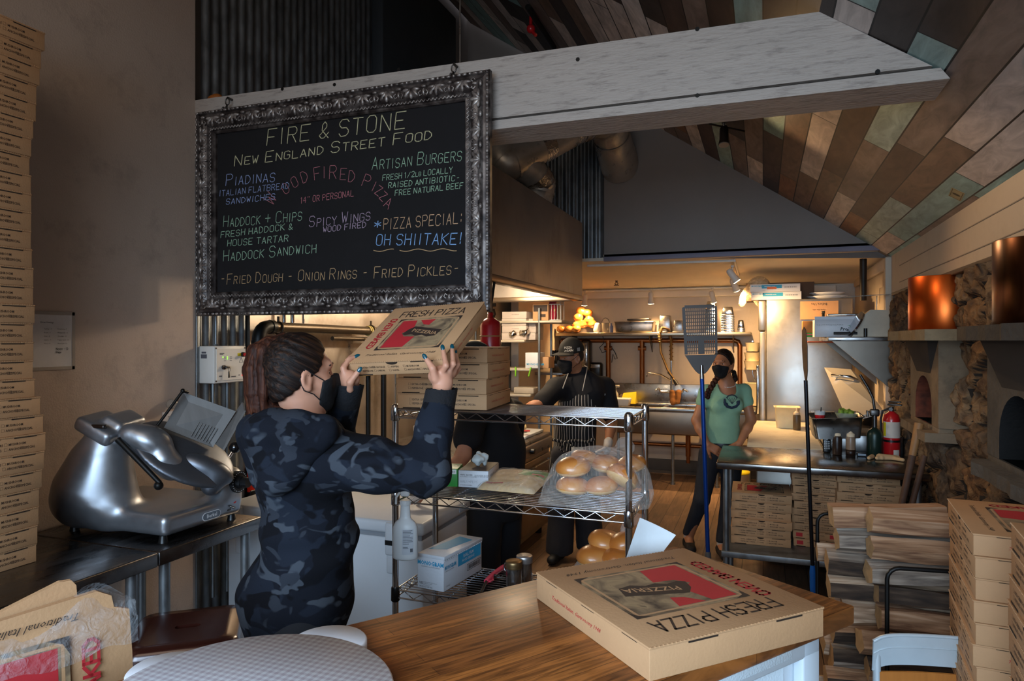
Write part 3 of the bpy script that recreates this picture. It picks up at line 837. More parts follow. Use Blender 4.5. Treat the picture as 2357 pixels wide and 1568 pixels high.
# ================================================================ LEFT WALL FITTINGS
cb = thing('control_box','white gas control box with a red button and key on the corrugated wall','control box',(-2.85,2.98,1.47))
ivory = mat('ivory_enamel','#d8d3cb',.45,var=.03)
b = MB(); b.box((.055,0,.1),(.11,.24,.2),.005); b.build('housing',ivory,cb)
b = MB(); b.box((.112,0,.1),(.004,.215,.17)); Mx = plane_M((.1145,.0,.1),(0,1,0),(0,0,1))
b.mi = 1
for (x,y,wd) in ((-.085,.06,.032),(-.085,.0545,.024)): b.box((.1148,x + wd / 2,.1 + y),(.0006,wd,.004))
for (x,y) in ((-.055,.04),(-.055,.030),(-.055,.02),(-.012,.04),(-.012,.03),(-.012,.02)): b.box((.1148,x + .008,.1 + y),(.0006,.016,.0025))
for (x,y,wd) in ((-.09,-.062,.02),(.0,-.068,.034),(.055,-.062,.008)): b.box((.1148,x + wd / 2,.1 + y),(.0006,wd,.006))
tri = [Vector((.1148,.075,.135)),Vector((.1148,.06,.108)),Vector((.1148,.09,.108))]
for i in range(3): b.tube([tri[i],tri[(i + 1) % 3]],.0008,4)
b.mi = 2
for (x,y) in ((-.062,.04),(-.03,.04),(-.03,.03)): b.ell((.1152,x,.1 + y),(.001,.0028,.0028),8,6)
b.mi = 3; b.ell((.1152,.082,.036),(.001,.0028,.0028),8,6)
b.mi = 4; b.box((.1148,.062,.152),(.0008,.03,.016))
b.mi = 1; b.box((.04,-.1205,.165),(.03,.001,.01)); b.box((.04,-.1205,.145),(.04,.001,.022))
b.build('label_plate',[ivory,mat('ink_grey','#55555c',.6),mat('led_green','#7cff20',.4,emit='#6cff20',estr=3),mat('led_red','#ff2020',.4,emit='#ff2020',estr=2),mat('safety_yellow','#d8c21e',.5)],cb)
b = MB(); b.cyl((.114,.085,.152),(.128,.085,.152),.014,.013); b.build('emergency_button_collar',black_plastic,cb)
b = MB(); b.cyl((.126,.085,.152),(.142,.085,.152),.0095,n=16); b.build('emergency_button',red,cb)
b = MB(); b.cyl((.114,-.06,.085),(.124,-.06,.085),.012); b.box((.128,-.045,.085),(.016,.03,.012),.003); b.tube([(.132,-.035 + .008 * cos(k),.072 + .012 * sin(k)) for k in [i * PI / 6 for i in range(12)]],.0012,5,True)
b.box((.132,-.037,.045),(.004,.012,.035),.002); b.build('key',steel_dark,cb)
for y,z in ((-.108,.188),(.108,.188),(-.108,.012),(.108,.012)): b = MB(); b.cyl((.11,y,z),(.1125,y,z),.0045,n=10); b.build('screw',steel_dark,cb)
# conduits
def pipe(name,label,pts,r,m,cat='pipe',group=None,n=10):
    loc = Vector(pts[0]); b = MB(); b.tube([Vector(p) - loc for p in pts],r,n); o = b.build(name,m,loc=loc); tag(o,label,cat,group); return o
pipe('conduit','thin steel conduit rising from the top of the white control box',[(-2.815,2.95,1.68),(-2.815,2.95,1.85),(-2.815,2.95,2.6)],.009,galv)
pipe('conduit','first steel conduit below the control box, nearer the white wall',[(-2.815,2.93,1.468),(-2.815,2.93,1.2),(-2.815,2.93,.3)],.010,galv)
pipe('conduit','second steel conduit below the control box, nearer the girl',[(-2.81,3.03,1.468),(-2.81,3.03,1.2),(-2.81,3.03,.3)],.010,galv)
gp = thing('gas_pipe','dark brown gas pipe with an elbow running level along the steel wall behind the girl','pipe',(-2.73,3.19,1.80))
b = MB(); b.tube([(0,0,-.7),(0,0,-.09)] + [(0,.07 - .07 * cos(a),-.09 + .07 * sin(a)) for a in (.4,.8,1.2,1.57)] + [(0,.5,-.022),(0,1.27,-.03)],.030,14)
b.build('pipe_run',brass_pipe,gp)
b = MB(); b.tube([(0,.0,-.13),(0,.0,-.09)] + [(0,.07 - .07 * cos(a),-.09 + .07 * sin(a)) for a in (.4,.8,1.2,1.57)] + [(0,.105,-.02)],.038,14); b.cyl((0,0,-.135),(0,0,-.1),.042); b.cyl((0,.09,-.02),(0,.12,-.02),.042)
b.build('elbow',black_metal,gp)
for y in (.17,1.2):
    b = MB(); b.tube([(.036 * cos(a),y,-.025 + .036 * sin(a)) for a in [2 * PI * i / 16 for i in range(16)]],.006,6,True); b.cyl((0,y,.012),(0,y,.045),.008); b.cyl((0,y,-.065),(0,y,-.09),.007); b.box((-.05,y,-.025),(.09,.02,.02)); b.build('clamp',brass_pipe,gp)
b = MB(); b.tube([(.033 * cos(a),1.15 + .004 * a,-.03 + .034 * sin(a)) for a in [i * .5 for i in range(30)]] + [(.03,1.17,-.1),(.02,1.13,-.2),(.025,1.09,-.3)],.006,6)
b.build('rope',mat('rope_yellow','#b09a5c',.8),gp)
pipe('water_pipe','thinner dark pipe running below the gas pipe behind the girl',[(-2.76,3.95,1.715),(-2.76,4.4,1.71),(-2.76,5.0,1.70)],.015,brass_pipe)
pipe('conduit','bright steel rod dropping behind the gas pipe above the girl, left of the pair',[(-2.80,3.50,1.72),(-2.80,3.50,1.9),(-2.80,3.50,2.1)],.011,chrome)
pipe('conduit','bright steel rod dropping behind the gas pipe above the girl, right of the pair',[(-2.80,3.58,1.72),(-2.80,3.58,1.9),(-2.80,3.58,2.1)],.013,chrome)
pipe('gas_riser','black upright pipe on the steel wall behind the held pizza box, left of two',[(-2.76,4.4,1.69),(-2.76,4.4,1.2),(-2.76,4.4,.5)],.018,black_metal)
pipe('gas_riser','black upright pipe on the steel wall behind the held pizza box, right of two',[(-2.76,4.62,1.69),(-2.76,4.62,1.2),(-2.76,4.62,.5)],.022,black_metal)
o = MB().box((0,0,0),(.02,.2,.12),.006); tag(o.build('wooden_tag_board',mat('tag_wood','#a98a58',.7,var=.2),loc=(-2.72,4.36,1.5)),'small yellowish wooden board hanging on the steel wall below the held pizza box','board')
# printed settings sheet taped to the plaster
sh = thing('settings_sheet','laminated paper sheet of slicer settings taped to the white wall behind the box tower','sign',(XL + .001,1.93,1.66))
p0,p1 = onX(60,715,XL),onX(168,850,XL); hy = (p1.y - p0.y) / 2; yc = (p0.y + p1.y) / 2; zc = (p0.z + p1.z) / 2; sh.location = (XL + .001,yc,zc)
b = MB(); b.box((.0015,0,0),(.002,2 * hy,.235)); Ms = plane_M((.003,0,0),(0,1,0),(0,0,1)); b.mi = 1
font(b,'Slicer Settings',Ms @ MT((-hy * .45,.075,0)),.0072)
for i,tx in enumerate(('Turkey - 7','Roast - 6','Ham - 8','Salami - 7','Mort - 8')): font(b,tx,Ms @ MT((-hy * .3,.048 - i * .0155,0)),.0055)
for i,tx in enumerate(('Provolone- 7','Mozzarella- 11','Cheddar- 10','Pepper Jack- 13','American- 12')): font(b,tx,Ms @ MT((hy * .28,.048 - i * .0155,0)),.0055)
stroke(b,'Noisy - D',Ms @ MT((hy * .22,-.040,0)),.010,.0014,adv=.55); stroke(b,'Prov',Ms @ MT((hy * .22,-.054,0)),.009,.0014,adv=.55)
b.build('sheet',[mat('paper_cool','#cfcdcf',.6),mat('ink_black','#1b1a1d',.6)],sh)
b = MB(); b.box((.003,hy,0),(.001,.014,.25)); b.box((.003,0,.118),(.001,2 * hy + .01,.014)); b.box((.003,0,-.118),(.001,2 * hy + .01,.014)); b.build('tape',mat('tape_clear','#a59b91',.35),sh)
# switch with a notice beside the slicer plate
sw = thing('wall_knob_notice','clear knob above a small handwritten note on the wall behind the slicer plate','switch',(XL,2.5,1.40))
q = onX(386,930,XL); sw.location = q
b = MB(); b.ell((.03,0,0),(.03,.028,.028),12,8); b.build('knob',mat('glass_knob','#c8beb2',.1,trans=.6),sw)
b = MB(); b.box((.001,.02,-.10),(.002,.11,.12)); b.mi = 1
Mn = plane_M((.0025,.0,-.08),(0,1,0),(0,0,1)); stroke(b,'THE',Mn,.016,.002); stroke(b,'CUT',Mn @ MT((.0,-.025,0)),.014,.002); stroke(b,'GUARD',Mn @ MT((-.02,-.05,0)),.012,.0016)
b.build('note',[MATS['paper_cool'],MATS['ink_black']],sw)

# ================================================================ LEFT STEEL TABLES
def worktable(label,y0,y1,xf,xb,zt,legs,shelf=None,fascia=.055):
    t = thing('steel_worktable',label,'table',((xf + xb) / 2,(y0 + y1) / 2,0))
    w_,l = abs(xf - xb),y1 - y0
    b = MB(); b.box((0,0,zt - fascia / 2),(w_,l,fascia),.006); b.build('tabletop',table_steel,t)
    for lx,ly in legs:
        b = MB(); b.cyl((lx,ly,.0),(lx,ly,zt - fascia + .004),.0205,n=16); b.cyl((lx,ly,0),(lx,ly,.05),.024,n=16); b.build('leg',galv,t)
    if shelf: b = MB(); b.box((0,0,shelf),(w_ - .04,l - .06,.04),.006); b.build('undershelf',galv,t)
    return t
table_steel = mat('table_steel','#6d6a69',.3,1.,var=.12,vscale=5,rvar=.12,stretch=(4,1,1),dirt=('#4a4542',.5),dscale=6)
TZ = .90
worktable('near steel worktable by the left wall, holding the tower of pizza boxes',.55,1.955,-2.14,-2.84,TZ,[(.31,.62),(.31,-.62),(-.31,.64),(-.31,-.62)])
worktable('far steel worktable by the left wall, holding the meat slicer',1.96,2.52,-2.14,-2.84,TZ,[(.31,-.22),(.31,.22),(-.31,-.22),(-.31,.22)])

# ================================================================ MEAT SLICER
sl0 = Vector((-2.47,2.25,TZ)); sl = thing('meat_slicer','silver commercial meat slicer on the far steel worktable','meat slicer',sl0)
alu = mat('slicer_aluminium','#9a9ca1',.36,.82,var=.1,vscale=10,rvar=.08)
alu_dark = mat('slicer_ring','#6c6f76',.42,.85,var=.1,vscale=10)
def S(u,v,d): return onD(u,v,d) - sl0
s = SDF((-.46,-.40,0),(.36,.36,.60),.0065)
s.rbox((-.32,-.215,.025),(.275,.215,.112),.03)
s.cone(S(205,1120,2.83),S(243,1020,2.83),.125,.082,.06); s.cone(S(180,1150,2.86),S(215,1060,2.86),.10,.08,.06); s.cone(S(255,1150,2.84),S(252,1040,2.83),.11,.075,.06)
s.cone((.235,.10,.11),(.24,.17,.18),.035,.05,.05); s.rbox((.19,.09,.08),(.276,.215,.225),.035,.04)
s.build('base',alu,sl,2)
s = SDF((-.40,-.30,.2),(.3,.34,.60),.006); Rz = MR(.5,3,'Y') @ MR(.2,3,'Z')
s.rbox2(S(243,985,2.82),(.085,.085,.032),Rz,.022); s.rbox2(S(285,972,2.86),(.05,.08,.03),Rz,.022,.02)
s.build('sharpener_cover',alu,sl,2)
b = MB(); b.box(S(228,982,2.74),(.07,.02,.016),.004); b.build('sharpener_button',steel_dark,sl)
b = MB(); b.cyl(S(236,1050,2.83),S(240,1014,2.83),.084,.078,n=28); b.build('collar',black_plastic,sl)
# ring guard round the blade: a tilted disc facing up and to the right
c0 = S(425,1045,2.90); vx = (S(546,1090,2.99) - S(296,976,2.80)).normalized(); nrm = cdir(.15,-.50,1); nrm = (nrm - vx * nrm.dot(vx)).normalized(); vy = nrm.cross(vx)
Rd = Matrix((vx,vy,nrm)).transposed()
s = SDF((-.42,-.40,.05),(.42,.42,.60),.006)
s.ell(c0,(.222,.17,.034),Rd,0.0); s.ell(c0 - nrm * .07 - vx * .03,(.19,.15,.058),Rd,.006,'sub')
s.build('ring_guard',alu_dark,sl,2)
s = SDF((-.42,-.40,.05),(.38,.38,.55),.006)
s.cone(S(300,1000,2.78),S(392,1072,2.83),.045,.058,.03); s.ell(S(350,1012,2.80),(.085,.06,.05),Rd,.03); s.cone(S(378,1058,2.80),S(402,1085,2.82),.045,.03,.03)
s.build('blade_cover',alu,sl,2)
s = SDF((-.42,-.40,.05),(.38,.38,.5),.006)
s.ell(S(478,1080,2.90),(.115,.05,.048),Rd,.0); s.cone(S(486,1118,2.90),S(500,1096,2.92),.042,.035,.04); s.cone(S(440,1085,2.88),S(465,1095,2.89),.026,.028,.03)
s.build('gauge_plate',alu_dark,sl,2)
b = MB(); b.tube([S(272,1012,2.74),S(320,1062,2.72),S(368,1112,2.72)],[.014,.011,.010],10); b.ell(S(365,1118,2.72),.018); b.build('slide_rail',black_metal,sl)
pl = [S(422,903,2.96),S(543,947,3.04),S(490,1030,2.98),S(377,985,2.88)]
b = MB(); nn = (pl[1] - pl[0]).cross(pl[3] - pl[0]).normalized() * .006
b.add(pl + [p + nn for p in pl],[(0,1,2,3),(7,6,5,4),(0,4,5,1),(1,5,6,2),(2,6,7,3),(3,7,4,0)],False)
for i in range(7):
    f = .52 + i * .06; a = pl[0].lerp(pl[1],f); c = pl[3].lerp(pl[2],f); b.tube([a.lerp(c,.55) - nn * .2,a.lerp(c,.95) - nn * .2],.0025,5)
b.build('carriage_plate',mat('plate_steel','#7a7876',.6,.6,var=.1,stretch=(1,8,1)),sl)
b = MB(); b.tube([S(362,980,2.85),S(421,900,2.92)],.006,8); b.ell(S(421,900,2.92),.010); b.tube([S(421,900,2.92),S(432,903,2.95)],.007,8); b.build('push_rod',black_metal,sl)
pf = [S(553,930,3.06),S(560,936,3.05),S(500,1032,2.97),S(486,1024,2.98)]
b = MB(); nn2 = cdir(.0,-.004,0); f2 = [S(557,926,3.08),S(562,945,3.05),S(512,1035,2.94),S(492,1020,3.0)]
b.add(f2 + [p + Vector((.006,.004,-.004)) for p in f2],[(0,1,2,3),(7,6,5,4),(0,4,5,1),(1,5,6,2),(2,6,7,3),(3,7,4,0)],False); b.build('end_fence',MATS['plate_steel'],sl)
b = MB(); b.tube([S(527,1052,2.98),S(541,1030,3.0)],.008,8); b.build('handle_stem',chrome,sl)
b = MB(); b.ell(S(541,1030,3.0),.026,18,12); b.build('handle_ball',mat('black_gloss','#0d0d0f',.12,coat=.5),sl)
kx = .288
b = MB(); k0 = Vector((kx,.165,.175)); b.cyl(k0 - Vector((.02,0,0)),k0 + Vector((.012,0,0)),.048,n=32); b.mi = 1
for i in range(24):
    a = 2 * PI * i / 24; d = Vector((0,cos(a),sin(a))); b.box(k0 + Vector((.0125,0,0)) + d * .042,(.001,.003,.003))
b.build('dial',[black_plastic,mat('dial_white','#cfcfcf',.5)],sl)
b = MB(); b.cyl(k0 + Vector((.012,0,0)),k0 + Vector((.03,0,0)),.03,.026,n=20)
b.cyl(k0 + Vector((.03,0,0)),k0 + Vector((.06,0,0)),.024,.022,n=10); b.build('dial_knob',black_plastic,sl)
b = MB(); Mb = plane_M((.2765,.025,.06),(0,1,0),(0,0,1))
L_ = []
for cxx,a0 in ((.034,-PI / 2),(-.034,PI / 2)):
    for i in range(9): a = a0 + PI * i / 8; L_.append((cxx + .017 * cos(a),.017 * sin(a)))
b.mi = 0; b.prism(L_,.001,Mb); b.mi = 1; b.prism([(x * .95,y * .86) for x,y in L_],.0014,Mb); b.mi = 0
font(b,'Berkel',Mb @ MT((0,-.007,.0012)),.0155,'CENTER',bold=.02)
b.build('name_plate',[mat('plate_white','#d8dadd',.4),mat('plate_blue_grey','#5f656e',.4)],sl)
b = MB(); b.box((.277,.125,.075),(.003,.022,.04),.001); b.tube([(.277,.128,.075),(.30,.135,.066)],.005,8); b.build('toggle_switch',steel_dark,sl)
b = MB(); b.cyl((.276,.152,.092),(.284,.152,.092),.010); b.build('stop_button',red,sl)
for x,y in ((.24,-.19),(.24,.18),(-.25,-.19),(-.25,.18)):
    b = MB(); b.lathe([(.019,0),(.017,.01),(.014,.028)],(x,y,.0)); b.build('foot',black_plastic,sl)
b = MB(); b.box((0,0,.05),(.02,.06,.16),.006); b.cyl((.008,0,.01),(.012,0,.01),.008); b.mi = 1; b.box((0,0,-.05),(.03,.05,.06),.006)
q = onX(579,1120,-2.835); tag(b.build('scraper',[mat('red_plastic','#e0301c',.35),black_plastic],loc=q),'bright red plastic scraper hanging on the wall between the slicer and the girl','scraper')
# ================================================================ PIZZA CARTONS
kraft = mat('kraft_board','#b88e66',.75,var=.06,vscale=9,bump=.08,bscale=150)
kraft_dark = mat('carton_slot','#2a1d12',.9)
ink = mat('print_black','#33261f',.7)
ink_red = mat('print_red','#b3262c',.7)
sepia = ramp_mat('print_sepia',[(.3,'#3e3025'),(.48,'#806a50'),(.62,'#a08663'),(.75,'#4c3c2e')],.75,14,6,distort=1.2)
PR = [kraft,kraft_dark,ink,ink_red,sepia]
def toppings(b,M,s,h,full=True):
    """tick-box lines of the front flap"""
    b.mi = 2; c = h * .13
    cols = (('EXTRA CHEESE','PEPPERONI'),('SAUSAGE','ONION'),('PEPPERS','OLIVES'),('MUSHROOM','ANCHOVIES'),('','SPECIAL'))
    for i,cc in enumerate(cols):
        for j,t in enumerate(cc):
            if not t: continue
            x = -s * .33 + s * .155 * i; y = h * (.53 - .26 * j)
            q = c * 1.1
            for (dx,dy,ww,hh) in ((0,0,q,.0006),(0,q,q,.0006),(0,0,.0006,q),(q,0,.0006,q)):
                P = [(x - q * 1.6 + dx,y + dy,.0008),(x - q * 1.6 + dx + ww,y + dy,.0008),(x - q * 1.6 + dx + ww,y + dy + hh,.0008),(x - q * 1.6 + dx,y + dy + hh,.0008)]
                b.add([M @ Vector(p) for p in P],[(0,1,2,3)],False)
            font(b,t,M @ MT((x,y,0)),c,wide=.85,bold=.012,res=0,z=.0008)
def top_print(b,s,z):
    M0 = MT((0,0,z)); b.mi = 2
    n = stroke(MB(),'FRESH PIZZA',M0,s * .105,.01,gap=.2,adv=.56)
    stroke(b,'FRESH PIZZA',M0 @ MT((-s * .34,s * .30,0)) @ Matrix.Diagonal((s * .72 / n,1,1,1)),s * .105,s * .0135,gap=.2,adv=.56)
    b.mi = 3; n = stroke(MB(),'OVEN BAKED',M0,s * .062,.01,gap=.2,adv=.62)
    stroke(b,'OVEN BAKED',M0 @ MT((-s * .405,s * .27,0)) @ MR(-PI / 2,4,'Z') @ Matrix.Diagonal((s * .55 / n,1,1,1)),s * .062,s * .0135,gap=.2,adv=.62)
    b.mi = 2; font(b,'Traditional Italian, Gastronomy 1948',M0 @ MT((-s * .34,-s * .40,0)),s * .032,shear=.45,wide=1.05)
    x0,x1,y0,y1 = -s * .29,s * .38,-s * .31,s * .25
    def rect(a,c,e,f,zz=.0006): b.add([(a,c,z + zz),(e,c,z + zz),(e,f,z + zz),(a,f,z + zz)],[(0,1,2,3)],False)
    def poly(pts,zz): b.add([(x0 + (x1 - x0) * u,y0 + (y1 - y0) * v,z + zz) for u,v in pts],[tuple(range(len(pts)))],False)
    b.mi = 4; rect(x0,y0,x1,y1,.0005)
    b.mi = 0; rect(x0 + s * .02,y0 + s * .02,x1 - s * .02,y1 - s * .02,.0007)
    b.mi = 4; rect(x0 + s * .035,y0 + s * .035,x1 - s * .035,y1 - s * .035,.0009)
    b.mi = 2
    for u,v,a,c in ((0,0,1,1),(1,0,-1,1),(1,1,-1,-1),(0,1,1,-1)): poly([(u,v),(u + .13 * a,v),(u + .04 * a,v + .05 * c),(u,v + .14 * c)][::a * c],.0011)
    b.mi = 3; poly([(.07,.07),(.42,.07),(.48,.38),(.30,.40),(.22,.52),(.36,.62),(.30,.93),(.07,.93)],.0011); poly([(.36,.93),(.60,.93),(.56,.74),(.46,.78)],.0011)
    b.mi = 2; poly([(.24,.48),(.30,.44),(.40,.46),(.48,.40),(.58,.42),(.68,.35),(.80,.38),(.84,.56),(.36,.72),(.28,.62)],.0013)
    b.mi = 0; Mt = M0 @ MT((x0 + (x1 - x0) * .36,y0 + (y1 - y0) * .545,0)) @ MR(-.27,4,'Z')
    font(b,'PIZZERIA',Mt,s * .052,z=.0016,shear=-.2,bold=.01)
def carton(s,h,label,front='toppings',top=True,loc=(0,0,0),rz=0.,rot=None):
    t = thing('pizza_box',label,'pizza box',loc,rz,rot=rot)
    b = MB(); hs = s / 2
    b.box((0,0,h * .46),(s,s,h * .92),.0015); b.mi = 1
    for y in (-s * .33,s * .02,s * .36): b.box((hs + .0004,y,h * .93),(.0015,s * .11,.0035))
    b.box((s * .30,-hs - .0003,h * .90),(s * .22,.0015,.004)); b.box((-s * .34,-hs - .0003,h * .04),(s * .2,.0015,.004))
    b.add([(.022 * cos(a),-hs - .0007,h * .93 + .010 * sin(a)) for a in [PI + PI * i / 8 for i in range(9)]],[tuple(range(9))],False)
    for x in (-s * .28,s * .22): b.box((x,hs + .0003,h * .91),(s * .16,.0015,.006))
    Mf = plane_M((0,-hs,0),(1,0,0),(0,0,1))
    if front == 'toppings': toppings(b,Mf,s,h)
    elif front == 'red':
        b.mi = 3
        for x in (-s * .42,s * .3): b.box((x + s * .06,-hs - .0004,h * .5),(s * .14,.001,h * .5))
        b.mi = 2
        for x in (-s * .2,s * .08): font(b,'PIZZA',Mf @ MT((x,h * .5,0)),h * .14,res=0)
    b.mi = 3
    for sg in (1,-1):
        Ms = plane_M((sg * hs,0,0),(0,sg,0),(0,0,1))
        font(b,'Traditional Italian, Gastronomy 1948',Ms @ MT((-s * .33,h * .4,0)),h * .14,shear=.45,wide=1.1,res=0,z=.0009)
    b.build('carton_base',PR,t)
    b = MB(); b.box((0,0,h * .96),(s + .003,s + .003,h * .08),.0012)
    n = 46
    for k in range(n):      # perforated edge of the lid
        x = -hs + s * (k + .5) / n
        b.box((x,-hs - .0016,h * .985),(s / n * .5,.003,h * .03)); b.box((x,hs + .0016,h * .985),(s / n * .5,.003,h * .03))
    if top: top_print(b,s,h)
    b.build('lid',PR,t)
    return t
ORD = ['top','second','third','fourth','fifth','sixth','seventh','eighth','ninth','tenth','eleventh','twelfth','thirteenth','fourteenth','fifteenth','sixteenth','seventeenth','eighteenth','nineteenth','twentieth',
       'twenty-first','twenty-second','twenty-third','twenty-fourth','twenty-fifth','twenty-sixth','twenty-seventh','twenty-eighth','twenty-ninth','thirtieth']
def stack(proto,n,base,h,rz,where,group,shift=None,jit=.006,twist=.012,seed=1):
    R = random.Random(seed); used = False
    for k in range(n):                              # k = 0 is the top one
        o = proto if k == 0 else dup(proto)
        sx,sy = shift(k) if shift else (R.uniform(-jit,jit),R.uniform(-jit,jit))
        o.location = (base[0] + sx,base[1] + sy,base[2] + (n - 1 - k) * (h + .0008) + .0004)
        o.rotation_euler = (0,0,rz + R.uniform(-twist,twist))
        nm = 'bottom' if k == n - 1 else ('topmost' if k == 0 else ORD[k] + ' from the top')
        o['label'] = 'kraft pizza box, %s %s' % (nm,where); o['group'] = group
# tower on the near steel table
edge = [103,97,91,86,85,78,73,70,74,74,73,73,75,79,79,80,78,78,78,80,92,102,104,101,97,92,89,87,86]
hT = .0655
stack(carton(.36,hT,'',top=True),29,(-2.645,1.545,TZ),hT,PI / 2,'in the tall tower by the white wall','tower of pizza boxes',shift=lambda k: (random.Random(k).uniform(-.004,.004),(edge[k] - 87) * .0016),twist=.01,seed=3)
# four on the wire rack (three and a part show, five stand there)
hS = .0585
pc = onZ(1120,945,1.437); ang = rad(6.5)
ce = pc + Vector((-cos(ang) - sin(ang),-sin(ang) + cos(ang),0)) * .18
proto_rack = carton(.36,hS,'')
stack(proto_rack,4,(ce.x,ce.y,1.437),hS,ang,'in the stack on the wire rack','pizza boxes on the wire rack',jit=.003,twist=.008,seed=5)
# under the steel table at the right
hA = .0565
pA = onD(1688,1282,4.62)
US = .315
def under(u0,u1,d,n,s,h,seed,where,group,front='toppings'):
    p0,p1 = onD(u0,1200,d),onD(u1,1200,d); c = (p0 + p1) / 2; w_ = (p1 - p0).length
    c = Vector((c.x,c.y,0)) + Vector((0,w_ / 2,0))
    stack(carton(w_ * .985,h,'',front),n,(c.x,c.y,US),h,0.,where,group,jit=.008,twist=.02,seed=seed)
    return c,w_
cA,wA = under(1686,1818,4.60,6,.38,.0575,11,'in the left stack under the right steel table','left stack under the steel table')
cB,wB = under(1828,1930,4.56,9,.3,.0495,12,'in the middle stack under the right steel table','middle stack under the steel table')
for o in [x for x in COL.objects if x.get('group') == 'middle stack under the steel table']: o.location.z += 2 * .052
stack(carton(wB * .97,.051,'','red'),2,(cB.x,cB.y,US),.051,0.,'with red corner prints, under the middle stack','red printed boxes under the steel table',jit=.004,twist=.01,seed=9)
cC,wC = under(1934,2066,4.36,9,.38,.0575,13,'in the right stack under the right steel table','right stack under the steel table')
# lid-up flap on the left stack
# near stack at the right edge, on a low stool
hN = .0575
pn = onD(2243,1228,1.80); an = -95.1
rn = rad(an); X_,Y_ = Vector((cos(rn),sin(rn),0)),Vector((-sin(rn),cos(rn),0))
zt = pn.z
nN = 9; sN = .44
cN = Vector((pn.x,pn.y,0)) - X_ * sN / 2 + Y_ * sN / 2
zb = zt - nN * (hN + .0008)
stack(carton(sN,hN,''),nN,(cN.x,cN.y,zb),hN,rn,'in the big stack at the right foreground','near stack of pizza boxes',jit=.004,twist=.008,seed=21)
pm = onD(2317,1201,1.55); zt2 = pm.z; pm = pm - cdir(.146,.307)
rn2 = rad(-96); X2,Y2 = Vector((cos(rn2),sin(rn2),0)),Vector((-sin(rn2),cos(rn2),0))
cM = Vector((pm.x,pm.y,0)) - X2 * .17 + Y2 * .17
nM = int((zt2 - .3) / .058); zb2 = zt2 - 8 * .0583
stack(carton(.34,.0575,''),8,(cM.x,cM.y,zb2),.0575,rn2,'in the nearest stack at the right edge','nearest stack of pizza boxes',jit=.003,twist=.006,seed=22)
for (nm,lb,c,sz,zz) in (('low_stool','low dark stool under the big stack of pizza boxes at right',cN,.30,zb),('low_stool','low dark stool under the nearest stack of pizza boxes at right',cM,.18,zb2)):
    t = thing(nm,lb,'stool',(c.x,c.y,0),rn)
    b = MB(); b.box((0,0,zz - .0155),(sz,sz,.03),.006); b.build('seat',black_metal,t)
    for x in (-1,1):
        for y in (-1,1): b = MB(); b.cyl((x * sz * .44,y * sz * .44,0),(x * sz * .42,y * sz * .42,zz - .03),.012,n=10); b.build('leg',black_metal,t)

# the big box on the wooden counter (its toppings flap faces away to the left)
CZ = 1.055; hB = .065
P4 = [onZ(u,v,CZ + hB) for u,v in ((1222,1322),(1487,1490),(1922,1388),(1565,1266))]
cc = sum(P4,Vector()) / 4; xd = ((P4[1] - P4[0]) * 0 + (P4[1] - P4[2]) + (P4[0] - P4[3])).normalized()
carton(.463,hB,'large kraft pizza box lying on the wooden counter in the foreground',loc=(cc.x,cc.y,CZ + .0005),rz=math.atan2(xd.y,xd.x))
b = MB(); fo = cc + (P4[3] - cc) * .93
# the box held up by the girl: pose fitted to its corners
HBX = thing  # (kept for clarity)
def rodr(w_):
    v = Vector(w_); return MR(v.length,3,v.normalized())
Rcam = Matrix(((CYW,-SYW,0),(SYW,CYW,0),(0,0,1)))
Rb = Rcam @ rodr((.527,-.16,-.39)); tb = Vector((0,0,HC)) + Rcam @ Vector((-.317,2.256,.03))
held = carton(.36,.05,'kraft pizza box held up in the hands of the ponytailed girl',rot=(Rb.to_euler()))
held.location = tb - Rb @ Vector((0,0,.05))

